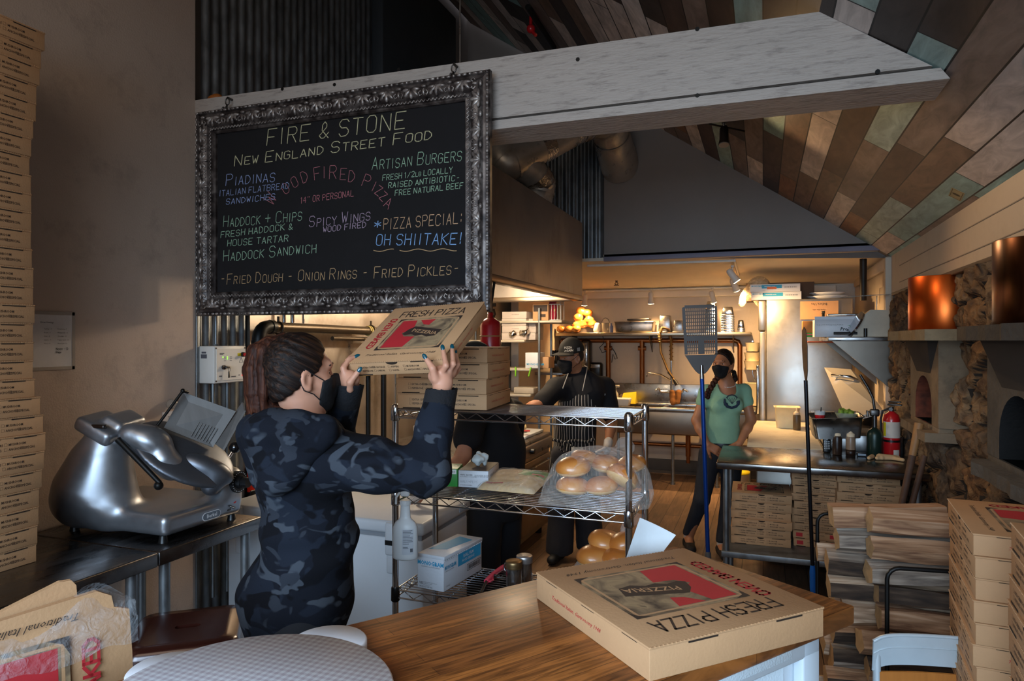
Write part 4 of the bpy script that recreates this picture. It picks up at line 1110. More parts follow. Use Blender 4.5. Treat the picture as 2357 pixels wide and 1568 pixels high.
# ================================================================ WOODEN COUNTER
F0,F1,C1 = onZ(830,1430,CZ),onZ(1225,1335,CZ),onZ(1968,1394,CZ)
ev = (F1 - F0).normalized(); pv = Vector((ev.y,-ev.x,0)); 
dep = abs((C1 - F0).dot(pv)); lenr = (C1 - F0).dot(ev); L_ = 2.0
Mc = Matrix((ev,-pv,Vector((0,0,1)))).transposed().to_4x4(); 
org = F0 + ev * (lenr - L_ / 2) + pv * dep / 2
ct = thing('service_counter','wooden butcher block service counter with a white panelled front in the foreground','counter',(org.x,org.y,0),math.atan2(ev.y,ev.x))
def butcher():
    m = bpy.data.materials.new('butcher_block'); m.use_nodes = True; nt = m.node_tree; p = nt.nodes['Principled BSDF']
    tc = nd(nt,'ShaderNodeTexCoord'); br = nd(nt,'ShaderNodeTexBrick'); br.offset = .43; br.offset_frequency = 2
    setin(br,Scale=1.,Mortar_Size=.0006,Brick_Width=.62,Row_Height=.036,Bias=0.)
    br.inputs['Color1'].default_value = lin('#74441f'); br.inputs['Color2'].default_value = lin('#965c2a'); br.inputs['Mortar'].default_value = lin('#4a2c14')
    nt.links.new(tc.outputs['Object'],br.inputs['Vector'])
    mp = nd(nt,'ShaderNodeMapping'); mp.inputs['Scale'].default_value = (1.2,16,4); nt.links.new(tc.outputs['Object'],mp.inputs[0])
    nz = nd(nt,'ShaderNodeTexNoise'); setin(nz,Scale=4.,Detail=7.,Distortion=1.2,Roughness=.6); nt.links.new(mp.outputs[0],nz.inputs['Vector'])
    cr = nd(nt,'ShaderNodeValToRGB'); e = cr.color_ramp.elements; e[0].position = .36; e[0].color = (.42,.38,.34,1); e[1].position = .62; e[1].color = (1.25,1.2,1.15,1)
    nt.links.new(nz.outputs[0],cr.inputs[0])
    mx = nd(nt,'ShaderNodeMix',data_type='RGBA',blend_type='MULTIPLY'); mx.inputs[0].default_value = 1; nt.links.new(br.outputs[0],mx.inputs[6]); nt.links.new(cr.outputs[0],mx.inputs[7])
    nt.links.new(mx.outputs[2],p.inputs['Base Color']); p.inputs['Roughness'].default_value = .42; p.inputs['Coat Weight'].default_value = .12; p.inputs['Coat Roughness'].default_value = .25
    return m
b = MB(); b.box((0,0,CZ - .0235),(L_,dep,.047),.006); b.build('countertop',butcher(),ct)
cab = mat('cabinet_white','#c6cfd6',.5,var=.04)
b = MB(); b.box((-.015,.03,(CZ - .05) / 2),(L_ - .07,dep - .12,CZ - .052)); b.build('cabinet_body',cab,ct)
b = MB(); yf = -dep / 2 + .075
for x in (L_ / 2 - .085,L_ / 2 - .72,L_ / 2 - 1.32): b.box((x,yf,.5),(.07,.03,1.0),.006)
b.box((-.015,yf,CZ - .09),(L_ - .07,.03,.07),.006); b.box((-.015,yf,.08),(L_ - .07,.03,.12),.006)
b.build('face_frame',cab,ct)
b = MB()
for x in (L_ / 2 - .42,L_ / 2 - 1.02): b.box((x,yf + .018,.55),(.52,.012,.8)); b.box((x,yf + .012,.55),(.008,.012,.8))
b.box((L_ / 2 - .42,yf - .016,CZ - .085),(.5,.006,.045),.002)
b.build('front_panel',mat('frosted_panel','#d5e2ea',.25,var=.05,bump=.2,bscale=200),ct)
# paper leaning up against the far side of the big box
pp = [onD(1442,1283,1.93),onD(1528,1268,1.99),onD(1556,1232,2.02),onD(1473,1192,1.99)]
dn = cdir(0,1,0)
b = MB(); lo = (pp[0] + pp[1]) / 2
def pg(u,v):
    a = pp[0].lerp(pp[1],u); c = pp[3].lerp(pp[2],u); return a.lerp(c,v) + dn * .012 * sin(PI * u)
b.grid(lambda u,v: pg(u,v * 1.0),6,4); b.grid(lambda u,v: pg(1 - u,v) + dn * .0012,6,4)
foot = Vector((pp[0].x,pp[0].y,CZ)) 
b.grid(lambda u,v: pp[0].lerp(pp[1],u).lerp(Vector((pp[0].lerp(pp[1],u).x,pp[0].lerp(pp[1],u).y,CZ + .001)),v) + dn * .012 * sin(PI * u),6,2)
o = b.build('paper_slip',mat('paper_white','#dfe6ea',.6)); tag(o,'blank white paper card standing behind the big pizza box on the counter','paper')
# bear-shaped gingham board
def gingham():
    m = bpy.data.materials.new('gingham_print'); m.use_nodes = True; nt = m.node_tree; p = nt.nodes['Principled BSDF']
    tc = nd(nt,'ShaderNodeTexCoord'); sp = nd(nt,'ShaderNodeSeparateXYZ'); nt.links.new(tc.outputs['Object'],sp.inputs[0]); outs = []
    for i in (0,1):
        a = nd(nt,'ShaderNodeMath',operation='MULTIPLY'); a.inputs[1].default_value = 68.; nt.links.new(sp.outputs[i],a.inputs[0])
        f = nd(nt,'ShaderNodeMath',operation='FRACT'); nt.links.new(a.outputs[0],f.inputs[0])
        g = nd(nt,'ShaderNodeMath',operation='GREATER_THAN'); g.inputs[1].default_value = .5; nt.links.new(f.outputs[0],g.inputs[0]); outs.append(g)
    ad = nd(nt,'ShaderNodeMath',operation='ADD'); nt.links.new(outs[0].outputs[0],ad.inputs[0]); nt.links.new(outs[1].outputs[0],ad.inputs[1])
    hf = nd(nt,'ShaderNodeMath',operation='MULTIPLY'); hf.inputs[1].default_value = .5; nt.links.new(ad.outputs[0],hf.inputs[0])
    mx = nd(nt,'ShaderNodeMix',data_type='RGBA'); nt.links.new(hf.outputs[0],mx.inputs[0]); mx.inputs[6].default_value = lin('#dde3ec'); mx.inputs[7].default_value = lin('#b9b4c0')
    nt.links.new(mx.outputs[2],p.inputs['Base Color']); p.inputs['Roughness'].default_value = .4; return m
bc = Vector((0,0,0)) + cdir(-.461,1.182); br_ = thing('gingham_board','white gingham board with two rounded ears lying on the wooden counter','board',(bc.x,bc.y,CZ + .0005))
def rel(x,d): v = cdir(x + .461,d - 1.182); return v
b = MB(); R0 = .253
def disc(b,c,r,z0,z1,n=64):
    e = min(.004,(z1 - z0) / 3)
    b.lathe([(0,z0),(r - e,z0),(r,z0 + e),(r,z1 - e),(r - e,z1),(0,z1)],(c.x,c.y,0),n=n,cap=False)
disc(b,Vector((0,0,0)),R0,0,.029); b.build('face_disc',gingham(),br_)
for nm,x,d,r in (('ear',-.378,1.402,.079),('ear',-.648,1.285,.072)):
    b = MB(); v = rel(x,d); disc(b,v,r,0.001,.0285,40); b.build(nm,mat('board_white','#dfe3ec',.4),br_)

# ================================================================ BROWN STOOL AND BAGGED CARTONS, LOWER LEFT
st_c = onZ(432,1440,.73); st = thing('metal_stool','dark brown metal stool with a slot in its seat, beside the wrapped cartons','stool',(st_c.x,st_c.y,0),rad(38))
brown = mat('brown_enamel','#3a1a14',.22,.2,var=.08,coat=.5)
W0 = .175
b = MB()
def sq(r,rc,n=6):
    L = []
    for k,(sx,sy) in enumerate(((1,1),(-1,1),(-1,-1),(1,-1))):
        for i in range(n + 1): a = PI / 2 * k + PI / 2 * i / n; L.append((sx * (r - rc) + rc * cos(a),sy * (r - rc) + rc * sin(a)))
    return L
rings = [(W0 + .012,.055,.60),(W0 + .006,.055,.66),(W0,.055,.70),(W0 - .004,.053,.716),(W0 - .016,.045,.727),(W0 - .05,.03,.729)]
vs = []; 
for r,rc,z in rings: vs += [(x,y,z) for x,y in sq(r,rc)]
n = len(sq(1,.1)); fs = []
for i in range(len(rings) - 1):
    for k in range(n): fs.append((i * n + k,i * n + (k + 1) % n,(i + 1) * n + (k + 1) % n,(i + 1) * n + k))
b.add(vs,fs,True)
# top with a slot
slot = []
for k,cxx in enumerate((.026,-.026)):
    for i in range(n // 2): a = -PI / 2 + PI * k + PI * i / (n // 2 - 1); slot.append((cxx + .014 * cos(a),.014 * sin(a)))
outer = [(x,y) for x,y in sq(W0 - .05,.03)]
st_i = min(range(n),key=lambda i: math.atan2(outer[i][1],outer[i][0]) if math.atan2(outer[i][1],outer[i][0]) >= -PI / 2 - 1e-6 else 9)
angs = lambda P: sorted(P,key=lambda p: math.atan2(p[1],p[0]))
o_s,s_s = angs(outer),angs(slot)
vs = [(x,y,.729) for x,y in o_s] + [(x,y,.728) for x,y in s_s] + [(x,y,.70) for x,y in s_s]
b.add(vs,[(k,(k + 1) % n,n + (k + 1) % n,n + k) for k in range(n)] + [(n + k,n + (k + 1) % n,2 * n + (k + 1) % n,2 * n + k) for k in range(n)],False)
b.build('seat',brown,st)
for sx in (-1,1):
    for sy in (-1,1):
        b = MB(); b.cyl((sx * .165,sy * .165,.64),(sx * .20,sy * .20,0),.028,.018,n=8); b.build('leg',brown,st)
b = MB()
for a,c in (((.185,.185),(-.185,.185)),((-.185,.185),(-.185,-.185)),((-.185,-.185),(.185,-.185)),((.185,-.185),(.185,.185))): b.cyl((a[0],a[1],.25),(c[0],c[1],.25),.009,n=8)
b.build('stretcher',brown,st)
# flat cartons in a clear bag, standing on the floor and leaning back
q0 = onD(299,1402,1.50); lf = cdir(-.66,-.75); bk = cdir(-.75,.66); up = (Vector((0,0,1)) + bk * .10).normalized(); nr = up.cross(lf).normalized()
if nr.dot(bk) > 0: nr = -nr
g0 = q0 - up * (q0.z / up.z)
ba = thing('carton_bundle','bundle of flat printed pizza cartons in a clear plastic bag, leaning at the lower left','cartons',g0)
def W(p): return p - g0
def onP(u,v,off=0):
    r = ray(u,v); o_ = q0 + nr * off; return Vector((0,0,HC)) + r * ((o_ - Vector((0,0,HC))).dot(nr) / r.dot(nr))
def sheet(b,off,px,th=.004):
    P = [onP(u,v,off) for u,v in px]; X = [(p - g0).dot(lf) for p in P]; Z = [(p - g0).dot(up) for p in P]
    L = [(X[0],.003)] + list(zip(X,Z)) + [(X[-1],.003)]
    b.prism(L,th,plane_M(nr * (off - th),lf,up))
b = MB(); F_ = [(306,1500),(299,1402),(264,1398),(258,1372),(225,1362),(0,1432),(-60,1452)]; B_ = [(181,1400),(177,1348),(166,1337),(140,1341),(0,1412),(-60,1432)]
for i in range(4): sheet(b,-.005 * i,[(u - 1.5 * i,v - 1.0 * i) for u,v in F_])
for i in range(3): sheet(b,-.028 - .005 * i,[(u - 2 * i,v - 1.5 * i) for u,v in B_])
b.build('flat_carton',kraft,ba)
sz = .46; M2 = plane_M(W(onP(206,1466,.0012)),lf,-up) @ MT((.37 * sz,.28 * sz,0))
tp = MB(); top_print(tp,sz,0.0); b = MB(); b.M = M2
for f,mi_ in zip(tp.f,tp.m):
    if min((M2 @ Vector(tp.v[i])).z for i in f) > .3: b.mi = mi_; b.add([tp.v[i] for i in f],[tuple(range(len(f)))],False)
b.build('box_print',PR,ba)
film = plastic_film('clear_bag','#cfd3d8',.16)
b = MB(); T0 = q0.z / up.z
def bagf(u,v):
    x = .47 * u - .012; e = mnoise.noise(Vector((u * 7,v * 5,1.3)))
    return lf * x + up * (T0 - .07 + .10 * v + .02 * sin(u * 9) * v + .02 * e) + nr * (.010 + .010 * e - .075 * max(0,v - .55) ** 1.2)
b.grid(bagf,34,18); b.grid(lambda u,v: bagf(u,1) - nr * (.035 * v) + up * (.012 * sin(v * 3 + u * 12) - .03 * v),34,6)
b.build('plastic_bag',film,ba)
# ================================================================ WIRE RACK
RX0,RX1,RY0,RY1 = -1.350,-.435,2.348,2.695
rk = thing('wire_rack','chrome wire shelving rack with three shelves standing behind the counter','shelving',((RX0 + RX1) / 2,(RY0 + RY1) / 2,0))
hw,hd_ = (RX1 - RX0) / 2,(RY1 - RY0) / 2
SH = (1.430,1.100,.725)
for sx in (-1,1):
    for sy in (-1,1):
        b = MB(); b.cyl((sx * hw,sy * hd_,0),(sx * hw,sy * hd_,1.445),.0125,n=16); b.lathe([(.0145,1.437),(.0145,1.446),(.008,1.452),(0,1.452)],(sx * hw,sy * hd_,0),n=16)
        for k in range(27): z = .05 + k * .0508; b.lathe([(.0125,z),(.0118,z + .002),(.0125,z + .004)],(sx * hw,sy * hd_,0),n=16,cap=False)
        b.build('post',chrome,rk)
for zi,z in enumerate(SH):
    b = MB(); e = hw - .012; f = hd_ - .012
    for dz in (0,-.030):
        for sy in (-1,1): b.cyl((-e,sy * hd_,z + dz),(e,sy * hd_,z + dz),.0034,n=8)
        for sx in (-1,1): b.cyl((sx * hw,-f,z + dz),(sx * hw,f,z + dz),.0034,n=8)
    for sy in (-1,1):
        k = 22; b.tube([(-e + .03 + (2 * e - .06) * i / k,sy * hd_,z - .003 - (.024 if i % 2 else 0)) for i in range(k + 1)],.0022,6)
    for sx in (-1,1):
        k = 9; b.tube([(sx * hw,-f + .02 + (2 * f - .04) * i / k,z - .003 - (.024 if i % 2 else 0)) for i in range(k + 1)],.0022,6)
    for i in range(1,14): y = -hd_ + 2 * hd_ * i / 14; b.cyl((-hw,y,z + .001),(hw,y,z + .001),.0019,n=6)
    for x in (-hw / 2,0,hw / 2): b.cyl((x,-hd_,z - .004),(x,hd_,z - .004),.0028,n=6)
    b.build('wire_shelf',chrome,rk)
    for sx in (-1,1):
        for sy in (-1,1): b = MB(); b.lathe([(.0135,z - .045),(.0175,z - .040),(.0165,z + .008),(.0150,z + .012)],(sx * hw,sy * hd_,0),n=16); b.build('corner_collar',chrome if zi != 2 else black_plastic,rk)
Z1,Z2 = SH[1] + .0035,SH[2] + .0035
def fbox(P,h):
    """frame for a box from its front-left, front-right base corners and a point of its right rear corner"""
    a,c,d = P; x = (c - a); w_ = x.length; x.normalize(); y = Vector((-x.y,x.x,0)); return a,x,y,w_,abs((d - c).dot(y))
# cling film carton on the bottom shelf
a,x,y,w_,dp = fbox([onZ(961,1352,Z2),onZ(1041,1368,Z2),onZ(1122,1305,Z2)],0)
w_ = .122; dp = .295; hM = .135
c = a + x * w_ / 2 + y * dp / 2
mb_ = thing('film_carton','white and blue carton with cut-off flap on the bottom wire shelf','box',(c.x,c.y,Z2),math.atan2(x.y,x.x))
mb_['label'] = 'white cling film carton with blue lettering on the bottom shelf of the wire rack'
carton_white = mat('carton_white','#cdd0d6',.35,var=.05,bump=.1,bscale=60)
print_blue = mat('print_blue','#2c93bd',.5); print_grey = mat('print_grey','#5d6066',.6)
CW = [carton_white,print_blue,print_grey,ink]
b = MB(); b.box((0,0,hM / 2),(w_,dp,hM),.002); b.build('carton',CW,mb_)
b = MB(); b.box((.002,0,hM - .006),(w_ + .003,dp + .002,.014),.002)
for k in range(22): b.box((w_ / 2 + .002,-dp / 2 + dp * (k + .5) / 22,hM - .014),(.002,dp / 44,.006))
b.mi = 1; b.add([(-.05,-.09,hM + .0012),(.02,-.06,hM + .0012),(.045,.10,hM + .0012),(-.03,.12,hM + .0012)],[(0,1,2,3)],False)
b.build('lid',CW,mb_)
b = MB(); Mf = plane_M((-w_ / 2,-dp / 2,0),(1,0,0),(0,0,1)); Ms = plane_M((w_ / 2,-dp / 2,0),(0,1,0),(0,0,1))
b.mi = 1; font(b,'MONOGRAM',Mf @ MT((w_ / 2,hM * .70,0)),.0155,'CENTER',bold=.035,wide=.92)
font(b,'MONOGRAM',Ms @ MT((.008,hM * .60,0)),.0155,bold=.035,wide=.62)
b.add([Ms @ Vector(p) for p in ((.105,hM * .50,.0006),(.285,hM * .50,.0006),(.285,hM * .86,.0006),(.105,hM * .86,.0006))],[(0,1,2,3)],False)
b.mi = 2; font(b,'CLEANING and DISPOSABLES',Mf @ MT((w_ / 2,hM * .635,0)),.0048,'CENTER'); font(b,'CLEANING and DISPOSABLES',Ms @ MT((.01,hM * .54,0)),.0045,wide=.8)
font(b,'Caution: Serrated Edge  Precaucion: Borde dentado',Ms @ MT((.05,hM * .885,0)),.0055,wide=.9)
b.mi = 0; font(b,'ROLL FILM',Ms @ MT((.145,hM * .70,.0006)),.012,bold=.02); font(b,'FOOD SERVICE',Ms @ MT((.135,hM * .575,.0006)),.010,bold=.02)
b.mi = 3; font(b,'US',Mf @ MT((.010,hM * .13,0)),.009,bold=.03); font(b,'PRODUCT OF USA',Mf @ MT((.010,hM * .045,0)),.005,bold=.01)
for i in range(3): font(b,('DISTRIBUTED BY US FOODS, INC.','ROSEMONT, IL 60018','www.usfoods.com')[i],Mf @ MT((.028,hM * (.185 - .04 * i),0)),.003)
font(b,'1 ROLLS',Ms @ MT((.015,hM * .10,0)),.006)
x0,x1,z0,z1 = .175,.285,hM * .22,hM * .42
for (aa,bb,cc_,dd) in ((x0,z0,x1,z0 + .002),(x0,z1 - .002,x1,z1),(x0,z0,x0 + .002,z1),(x1 - .002,z0,x1,z1)): b.add([Ms @ Vector(p) for p in ((aa,bb,.0007),(cc_,bb,.0007),(cc_,dd,.0007),(aa,dd,.0007))],[(0,1,2,3)],False)
Rr = random.Random(3); xx = x0 + .010
while xx < x1 - .01:
    ww = Rr.choice((.001,.0018,.003)); b.add([Ms @ Vector(p) for p in ((xx,z0 + .005,.0007),(xx + ww,z0 + .005,.0007),(xx + ww,z1 - .005,.0007),(xx,z1 - .005,.0007))],[(0,1,2,3)],False); xx += ww + Rr.choice((.0012,.002))
b.build('print',CW,mb_)
# shakers
steel_bright = mat('shaker_steel','#a9abad',.25,1.,var=.08)
for u,v,lb,lidc,hdl in ((1183,1349,'steel shaker with a loop handle and a brownish lid on the bottom wire shelf','#8a6f4c',True),(1207,1335,'steel shaker with a frosted pale lid behind the handled one on the bottom wire shelf','#b5b0ae',False)):
    c = onZ(u,v,Z2); t = thing('shaker',lb,'shaker',(c.x,c.y,Z2),-.4)
    b = MB(); b.lathe([(0,0),(.030,0),(.032,.003),(.032,.075)],n=28); b.build('body',steel_bright,t)
    b = MB(); b.lathe([(.033,.072),(.034,.078),(.033,.082),(.034,.086),(.033,.090),(.0335,.097),(.030,.1005),(0,.102)],n=28); b.build('lid',mat('lid_' + lidc[1:],lidc,.4,.9,var=.15),t)
    if hdl: b = MB(); b.tube([(-.032,0,.078),(-.048,0,.080),(-.054,0,.066),(-.050,0,.05),(-.032,0,.045)],.003,6); b.build('handle',steel_bright,t)
# lighter
pts = [onZ(1103,1372,Z2 + .008),onZ(1120,1338,Z2 + .01),onZ(1155,1308,Z2 + .012)]; lo = pts[0]
t = thing('gas_lighter','pink utility lighter with a black barrel lying on the bottom wire shelf','lighter',lo)
L = [p - lo for p in pts]; pink = mat('pink_plastic','#d8435c',.3)
b = MB(); b.tube([L[0],L[1]],.006,10); b.build('barrel',black_metal,t)
b = MB(); dirL = (L[2] - L[1]).normalized(); sd = Vector((dirL.y,-dirL.x,0))
b.tube([L[1] - dirL * .005,L[1] + dirL * .02,L[1].lerp(L[2],.5) + sd * -.006,L[2],L[2] + dirL * .02],[.010,.012,.010,.011,.009],10); b.tube([L[1] + sd * .014 + dirL * .0,L[1] + sd * .020 + dirL * .02,L[1] + sd * .006 + dirL * .045],.004,6)
b.build('grip',pink,t)
b = MB(); b.box(L[1].lerp(L[2],.42) + sd * .009,(.014,.012,.012),.003); b.build('trigger',black_plastic,t)
# glove boxes and a crumpled glove on the middle shelf
glove_white = mat('glove_white','#cfd6d4',.5,var=.05)
def gbox(nm,lb,fl,fr,w_,dp,h,mats):
    a,c = onZ(*fl,Z1),onZ(*fr,Z1); x = (c - a).normalized(); y = Vector((-x.y,x.x,0)); ce = c - x * w_ / 2 + y * dp / 2
    t = thing(nm,lb,'glove box',(ce.x,ce.y,Z1),math.atan2(x.y,x.x))
    b = MB(); b.box((0,0,h / 2),(w_,dp,h),.0015); b.build('carton',mats,t); return t
green_card = mat('green_card','#2f8a34',.45,var=.05); dark_card = mat('dark_card','#4a3a2e',.6)
w_,dp,h = .23,.125,.072
t = gbox('glove_box','green glove box with white lettering on the middle wire shelf',(960,1119),(1053,1121),w_,dp,h,green_card)
b = MB(); b.box((0,0,h + .0006),(.13,.06,.001)); b.build('opening',dark_card,t)
b = MB(); Mf = plane_M((-w_ / 2,-dp / 2,0),(1,0,0),(0,0,1)); b.mi = 0
font(b,'100 Disposable Gloves',Mf @ MT((.10,h * .33,0)),.008,bold=.01,wide=.9); font(b,'Latex Free - Powder Free',Mf @ MT((.125,h * .17,0)),.0048)
b.add([Mf @ Vector(p) for p in ((.145,h * .72,.0006),(.225,h * .72,.0006),(.225,h * .97,.0006),(.145,h * .97,.0006))],[(0,1,2,3)],False)
b2 = MB(); font(b2,'GLOVES',plane_M((.04,.0,h),(1,0,0),(0,1,0)),.018,bold=.02,wide=.8); b2.build('top_print',mat('print_white','#dfe4df',.5),t)
b.mi = 1; font(b,'Large CPE303',Mf @ MT((.15,h * .79,.0006)),.0085)
b.build('print',[mat('print_white','#dfe4df',.5),ink],t)
w_,dp,h = .125,.20,.068
t = gbox('glove_box','white vinyl glove box with a glove poking out, on the middle wire shelf',(1054,1121),(1124,1124),w_,dp,h,carton_white)
b = MB(); b.box((0,0,h + .0008),(w_ - .002,dp - .002,.0012)); b.build('brown_top',dark_card,t)
b = MB(); Mf = plane_M((-w_ / 2,-dp / 2,0),(1,0,0),(0,0,1)); Ms = plane_M((w_ / 2,-dp / 2,0),(0,1,0),(0,0,1)); b.mi = 0
font(b,'VALU+PLUS',Mf @ MT((.007,h * .26,0)),.011,wide=.9); b.mi = 1
font(b,'VINYL GLOVES',Mf @ MT((.007,h * .70,0)),.0055,bold=.015); font(b,'NON-STERILE - POWDER FREE',Mf @ MT((.007,h * .60,0)),.0036); font(b,'NON LATEX GLOVES',Mf @ MT((.068,h * .70,0)),.0045); font(b,'FOOD SERVICE USE',Mf @ MT((.068,h * .62,0)),.0045)
font(b,'GUANTES DE VINILO',Mf @ MT((.007,h * .10,0)),.0038); font(b,'VINYL GLOVES',Ms @ MT((.03,h * .6,0)),.008)
b.build('print',[mat('print_silver','#9a9da3',.4),ink],t)
s = SDF((-.06,-.06,.05),(.06,.06,.16),.004); R = random.Random(2)
for i in range(9): s.ell((R.uniform(-.022,.022),R.uniform(-.022,.022),.082 + R.uniform(0,.032)),(R.uniform(.010,.022),R.uniform(.010,.018),R.uniform(.010,.020)),None,.006)
s.ripple(.003,160,3); s.build('crumpled_glove',glove_white,t,1)
# flatbread pack
pa,pb_,pc_ = onZ(1112,1119,Z1),onZ(1247,1147,Z1),onZ(1275,1118,Z1)
c = (pa + onZ(1262,1122,Z1)) / 2; t = thing('flatbread_pack','plastic-wrapped pack of flatbread with a green label on the middle wire shelf','food packet',(c.x,c.y,Z1 + .018),rot=(.16,0,-.05))
b = MB(); Rq = random.Random(6)
def pk(u,v,top):
    r = .5; x = (u - .5) * .245; y = (v - .5) * .225; e = max(0,1 - (2 * abs(u - .5)) ** 4) * max(0,1 - (2 * abs(v - .5)) ** 4)
    return Vector((x,y,.001 + (.026 * e ** .5 + .006 * mnoise.noise(Vector((u * 6,v * 6,0))) * e if top else 0)))
b.mi = 0; b.grid(lambda u,v: pk(u,v,True),24,20); b.grid(lambda u,v: pk(1 - u,v,False),6,6)
b.build('flatbread',mat('flatbread','#d8b583',.7,var=.15,vscale=30,dirt=('#a2703a',.5),dscale=30),t)
b = MB(); b.grid(lambda u,v: pk(.52 + .46 * u,.58 + .38 * v,True) + Vector((0,0,.0012)),10,8); b.mi = 1; b.grid(lambda u,v: pk(.74 + .22 * u,.62 + .08 * v,True) + Vector((0,0,.0018)),6,4)
b.grid(lambda u,v: pk(.12 + .30 * u,.12 + .04 * v,True) + Vector((0,0,.0014)),8,3); b.mi = 2
font(b,'CUCINA',plane_M((.008,.068,.024),(1,0,.05),(0,1,-.25)),.020,bold=.03,z=.003); font(b,'FLATBREAD',plane_M((.03,.05,.026),(1,0,0),(0,1,-.1)),.009,z=.003)
b.build('label',[mat('label_green','#5a8f2c',.5),mat('label_red','#b02222',.5),MATS['print_white']],t)
b = MB(); b.grid(lambda u,v: pk(u,v,True) * 1.03 + Vector((0,0,.003 + .004 * mnoise.noise(Vector((u * 11,v * 9,4))))),40,34); b.build('wrapper',plastic_film('wrap_film','#e8dfd0',.22,.1),t)
# bag of buns on the middle shelf
bun_mat = ramp_mat('bun_crust',[(.35,'#a3561f'),(.5,'#b96f2e'),(.64,'#c98a48'),(.8,'#dcb079')],.35,5,3,coat=.3)
bun_pale = mat('bun_side','#d5aa72',.6,var=.1)
def bun_mesh(seed,rx=.058,ry=.05,rz=.036):
    b = MB(); mi = []
    def bf(u,v):
        a = 2 * PI * u; t_ = -PI / 2 + PI * v; k = 1 + .05 * mnoise.noise(Vector((cos(a) * 1.5,sin(a) * 1.5,t_ + seed * 3)))
        cp = abs(cos(t_)) ** .72; z = sin(t_); z = z * (1. if z > 0 else .62)
        return Vector((rx * cp * cos(a) * k,ry * cp * sin(a) * k,rz * z))
    b.grid(bf,26,16); return b
def buns(spots,name,lbl,grp):
    for i,(p,rot,sc_) in enumerate(spots):
        b = bun_mesh(i); o = b.build('bread_bun',[bun_mat,bun_pale],loc=p); o.rotation_euler = rot; o.scale = (sc_,) * 3
        for f in o.data.polygons:
            if f.normal.z < -.05 and f.center.z < -.004: f.material_index = 1
        tag(o,lbl[i],'bun',grp)
BC = (onZ(1280,1130,Z1) + onZ(1440,1150,Z1)) / 2 + Vector((.0,.07,0))
spots = [(onD(1320,1078,2.44),(.15,-.1,.3),1.1),(onD(1318,1122,2.43),(0,.05,.1),1.05),(onD(1385,1122,2.41),(.0,-.05,.8),1.05),(onD(1432,1100,2.40),(.2,.55,1.2),1.15),(onD(1395,1072,2.56),(.1,.1,.4),1.05),(onD(1345,1058,2.58),(0,.2,.9),1.0),(onD(1452,1072,2.52),(.2,-.3,.2),1.0)]
buns(spots,'bread_bun',['golden bun upper left in the clear bag on the middle wire shelf','golden bun lower left in the clear bag on the middle wire shelf','golden bun low in the middle of the clear bag on the middle wire shelf','golden bun tilted at the right of the clear bag on the middle wire shelf',
      'golden bun at the back middle of the clear bag on the middle wire shelf','golden bun at the back left of the clear bag on the middle wire shelf','golden bun at the back right of the clear bag on the middle wire shelf'],'buns in the bag on the middle shelf')
def bag(name,lb,c,rx,ry,h,seed,tail=None):
    s = SDF((c.x - rx * 1.5,c.y - ry * 1.6,c.z - .01),(c.x + rx * 1.5,c.y + ry * 1.6,c.z + h * 1.7),.009)
    s.ell(c + Vector((0,0,h * .45)),(rx,ry,h * .62),None,0); s.cone(c + Vector((-rx * .8,-ry * .2,.025)),c + Vector((rx * .7,0,.03)),.05,.055,.06); s.cone(c + Vector((-rx * 1.0,-ry * .5,.015)),c + Vector((-rx * .5,0,.05)),.015,.06,.05)
    if tail: s.cone(c + Vector((rx * .3,0,h * .8)),tail[0],.05,.014,.04); s.cone(tail[0],tail[1],.014,.036,.012); s.ell(tail[1],(.035,.03,.03),None,.01)
    s.ripple(.006,55,seed); s.cut(2,c.z + .002,'above')
    o = s.build('plastic_bag',film_bun,None,1); tag(o,lb,'bag'); return o
film_bun = plastic_film('bun_bag_film','#f6efe6',.11,.04)
BC = sum((q[0] for q in spots),Vector()) / len(spots)
bag('bag','clear plastic bag knotted around the golden buns on the middle wire shelf',Vector((BC.x,BC.y,Z1)),.185,.15,.20,3,(onD(1422,1052,2.50),onD(1440,1028,2.50)))
# bread bag on the floor-side shelf (bottom shelf, right)
B2 = (onZ(1345,1318,Z2) + onZ(1452,1330,Z2)) / 2 + Vector((0,.09,0))
spots = [(onD(1372,1285,2.52),(.1,0,.3),1.25),(onD(1425,1290,2.48),(0,.1,1),1.2),(onD(1395,1250,2.56),(.2,.2,.2),1.2),(onD(1440,1252,2.52),(0,-.2,.6),1.15)]
buns(spots,'bread_bun',['dark crusted bun at the lower left of the clear bag on the bottom wire shelf','dark crusted bun at the lower right of the clear bag on the bottom wire shelf','dark crusted bun on the upper left of the clear bag on the bottom wire shelf','dark crusted bun on the upper right of the clear bag on the bottom wire shelf'],'buns in the bag on the bottom shelf')
B2 = sum((q[0] for q in spots),Vector()) / len(spots)
bag('bag','crinkled clear plastic bag of dark buns on the bottom wire shelf',Vector((B2.x,B2.y,Z2)),.15,.125,.185,8,(onD(1440,1215,2.55),onD(1460,1185,2.55)))
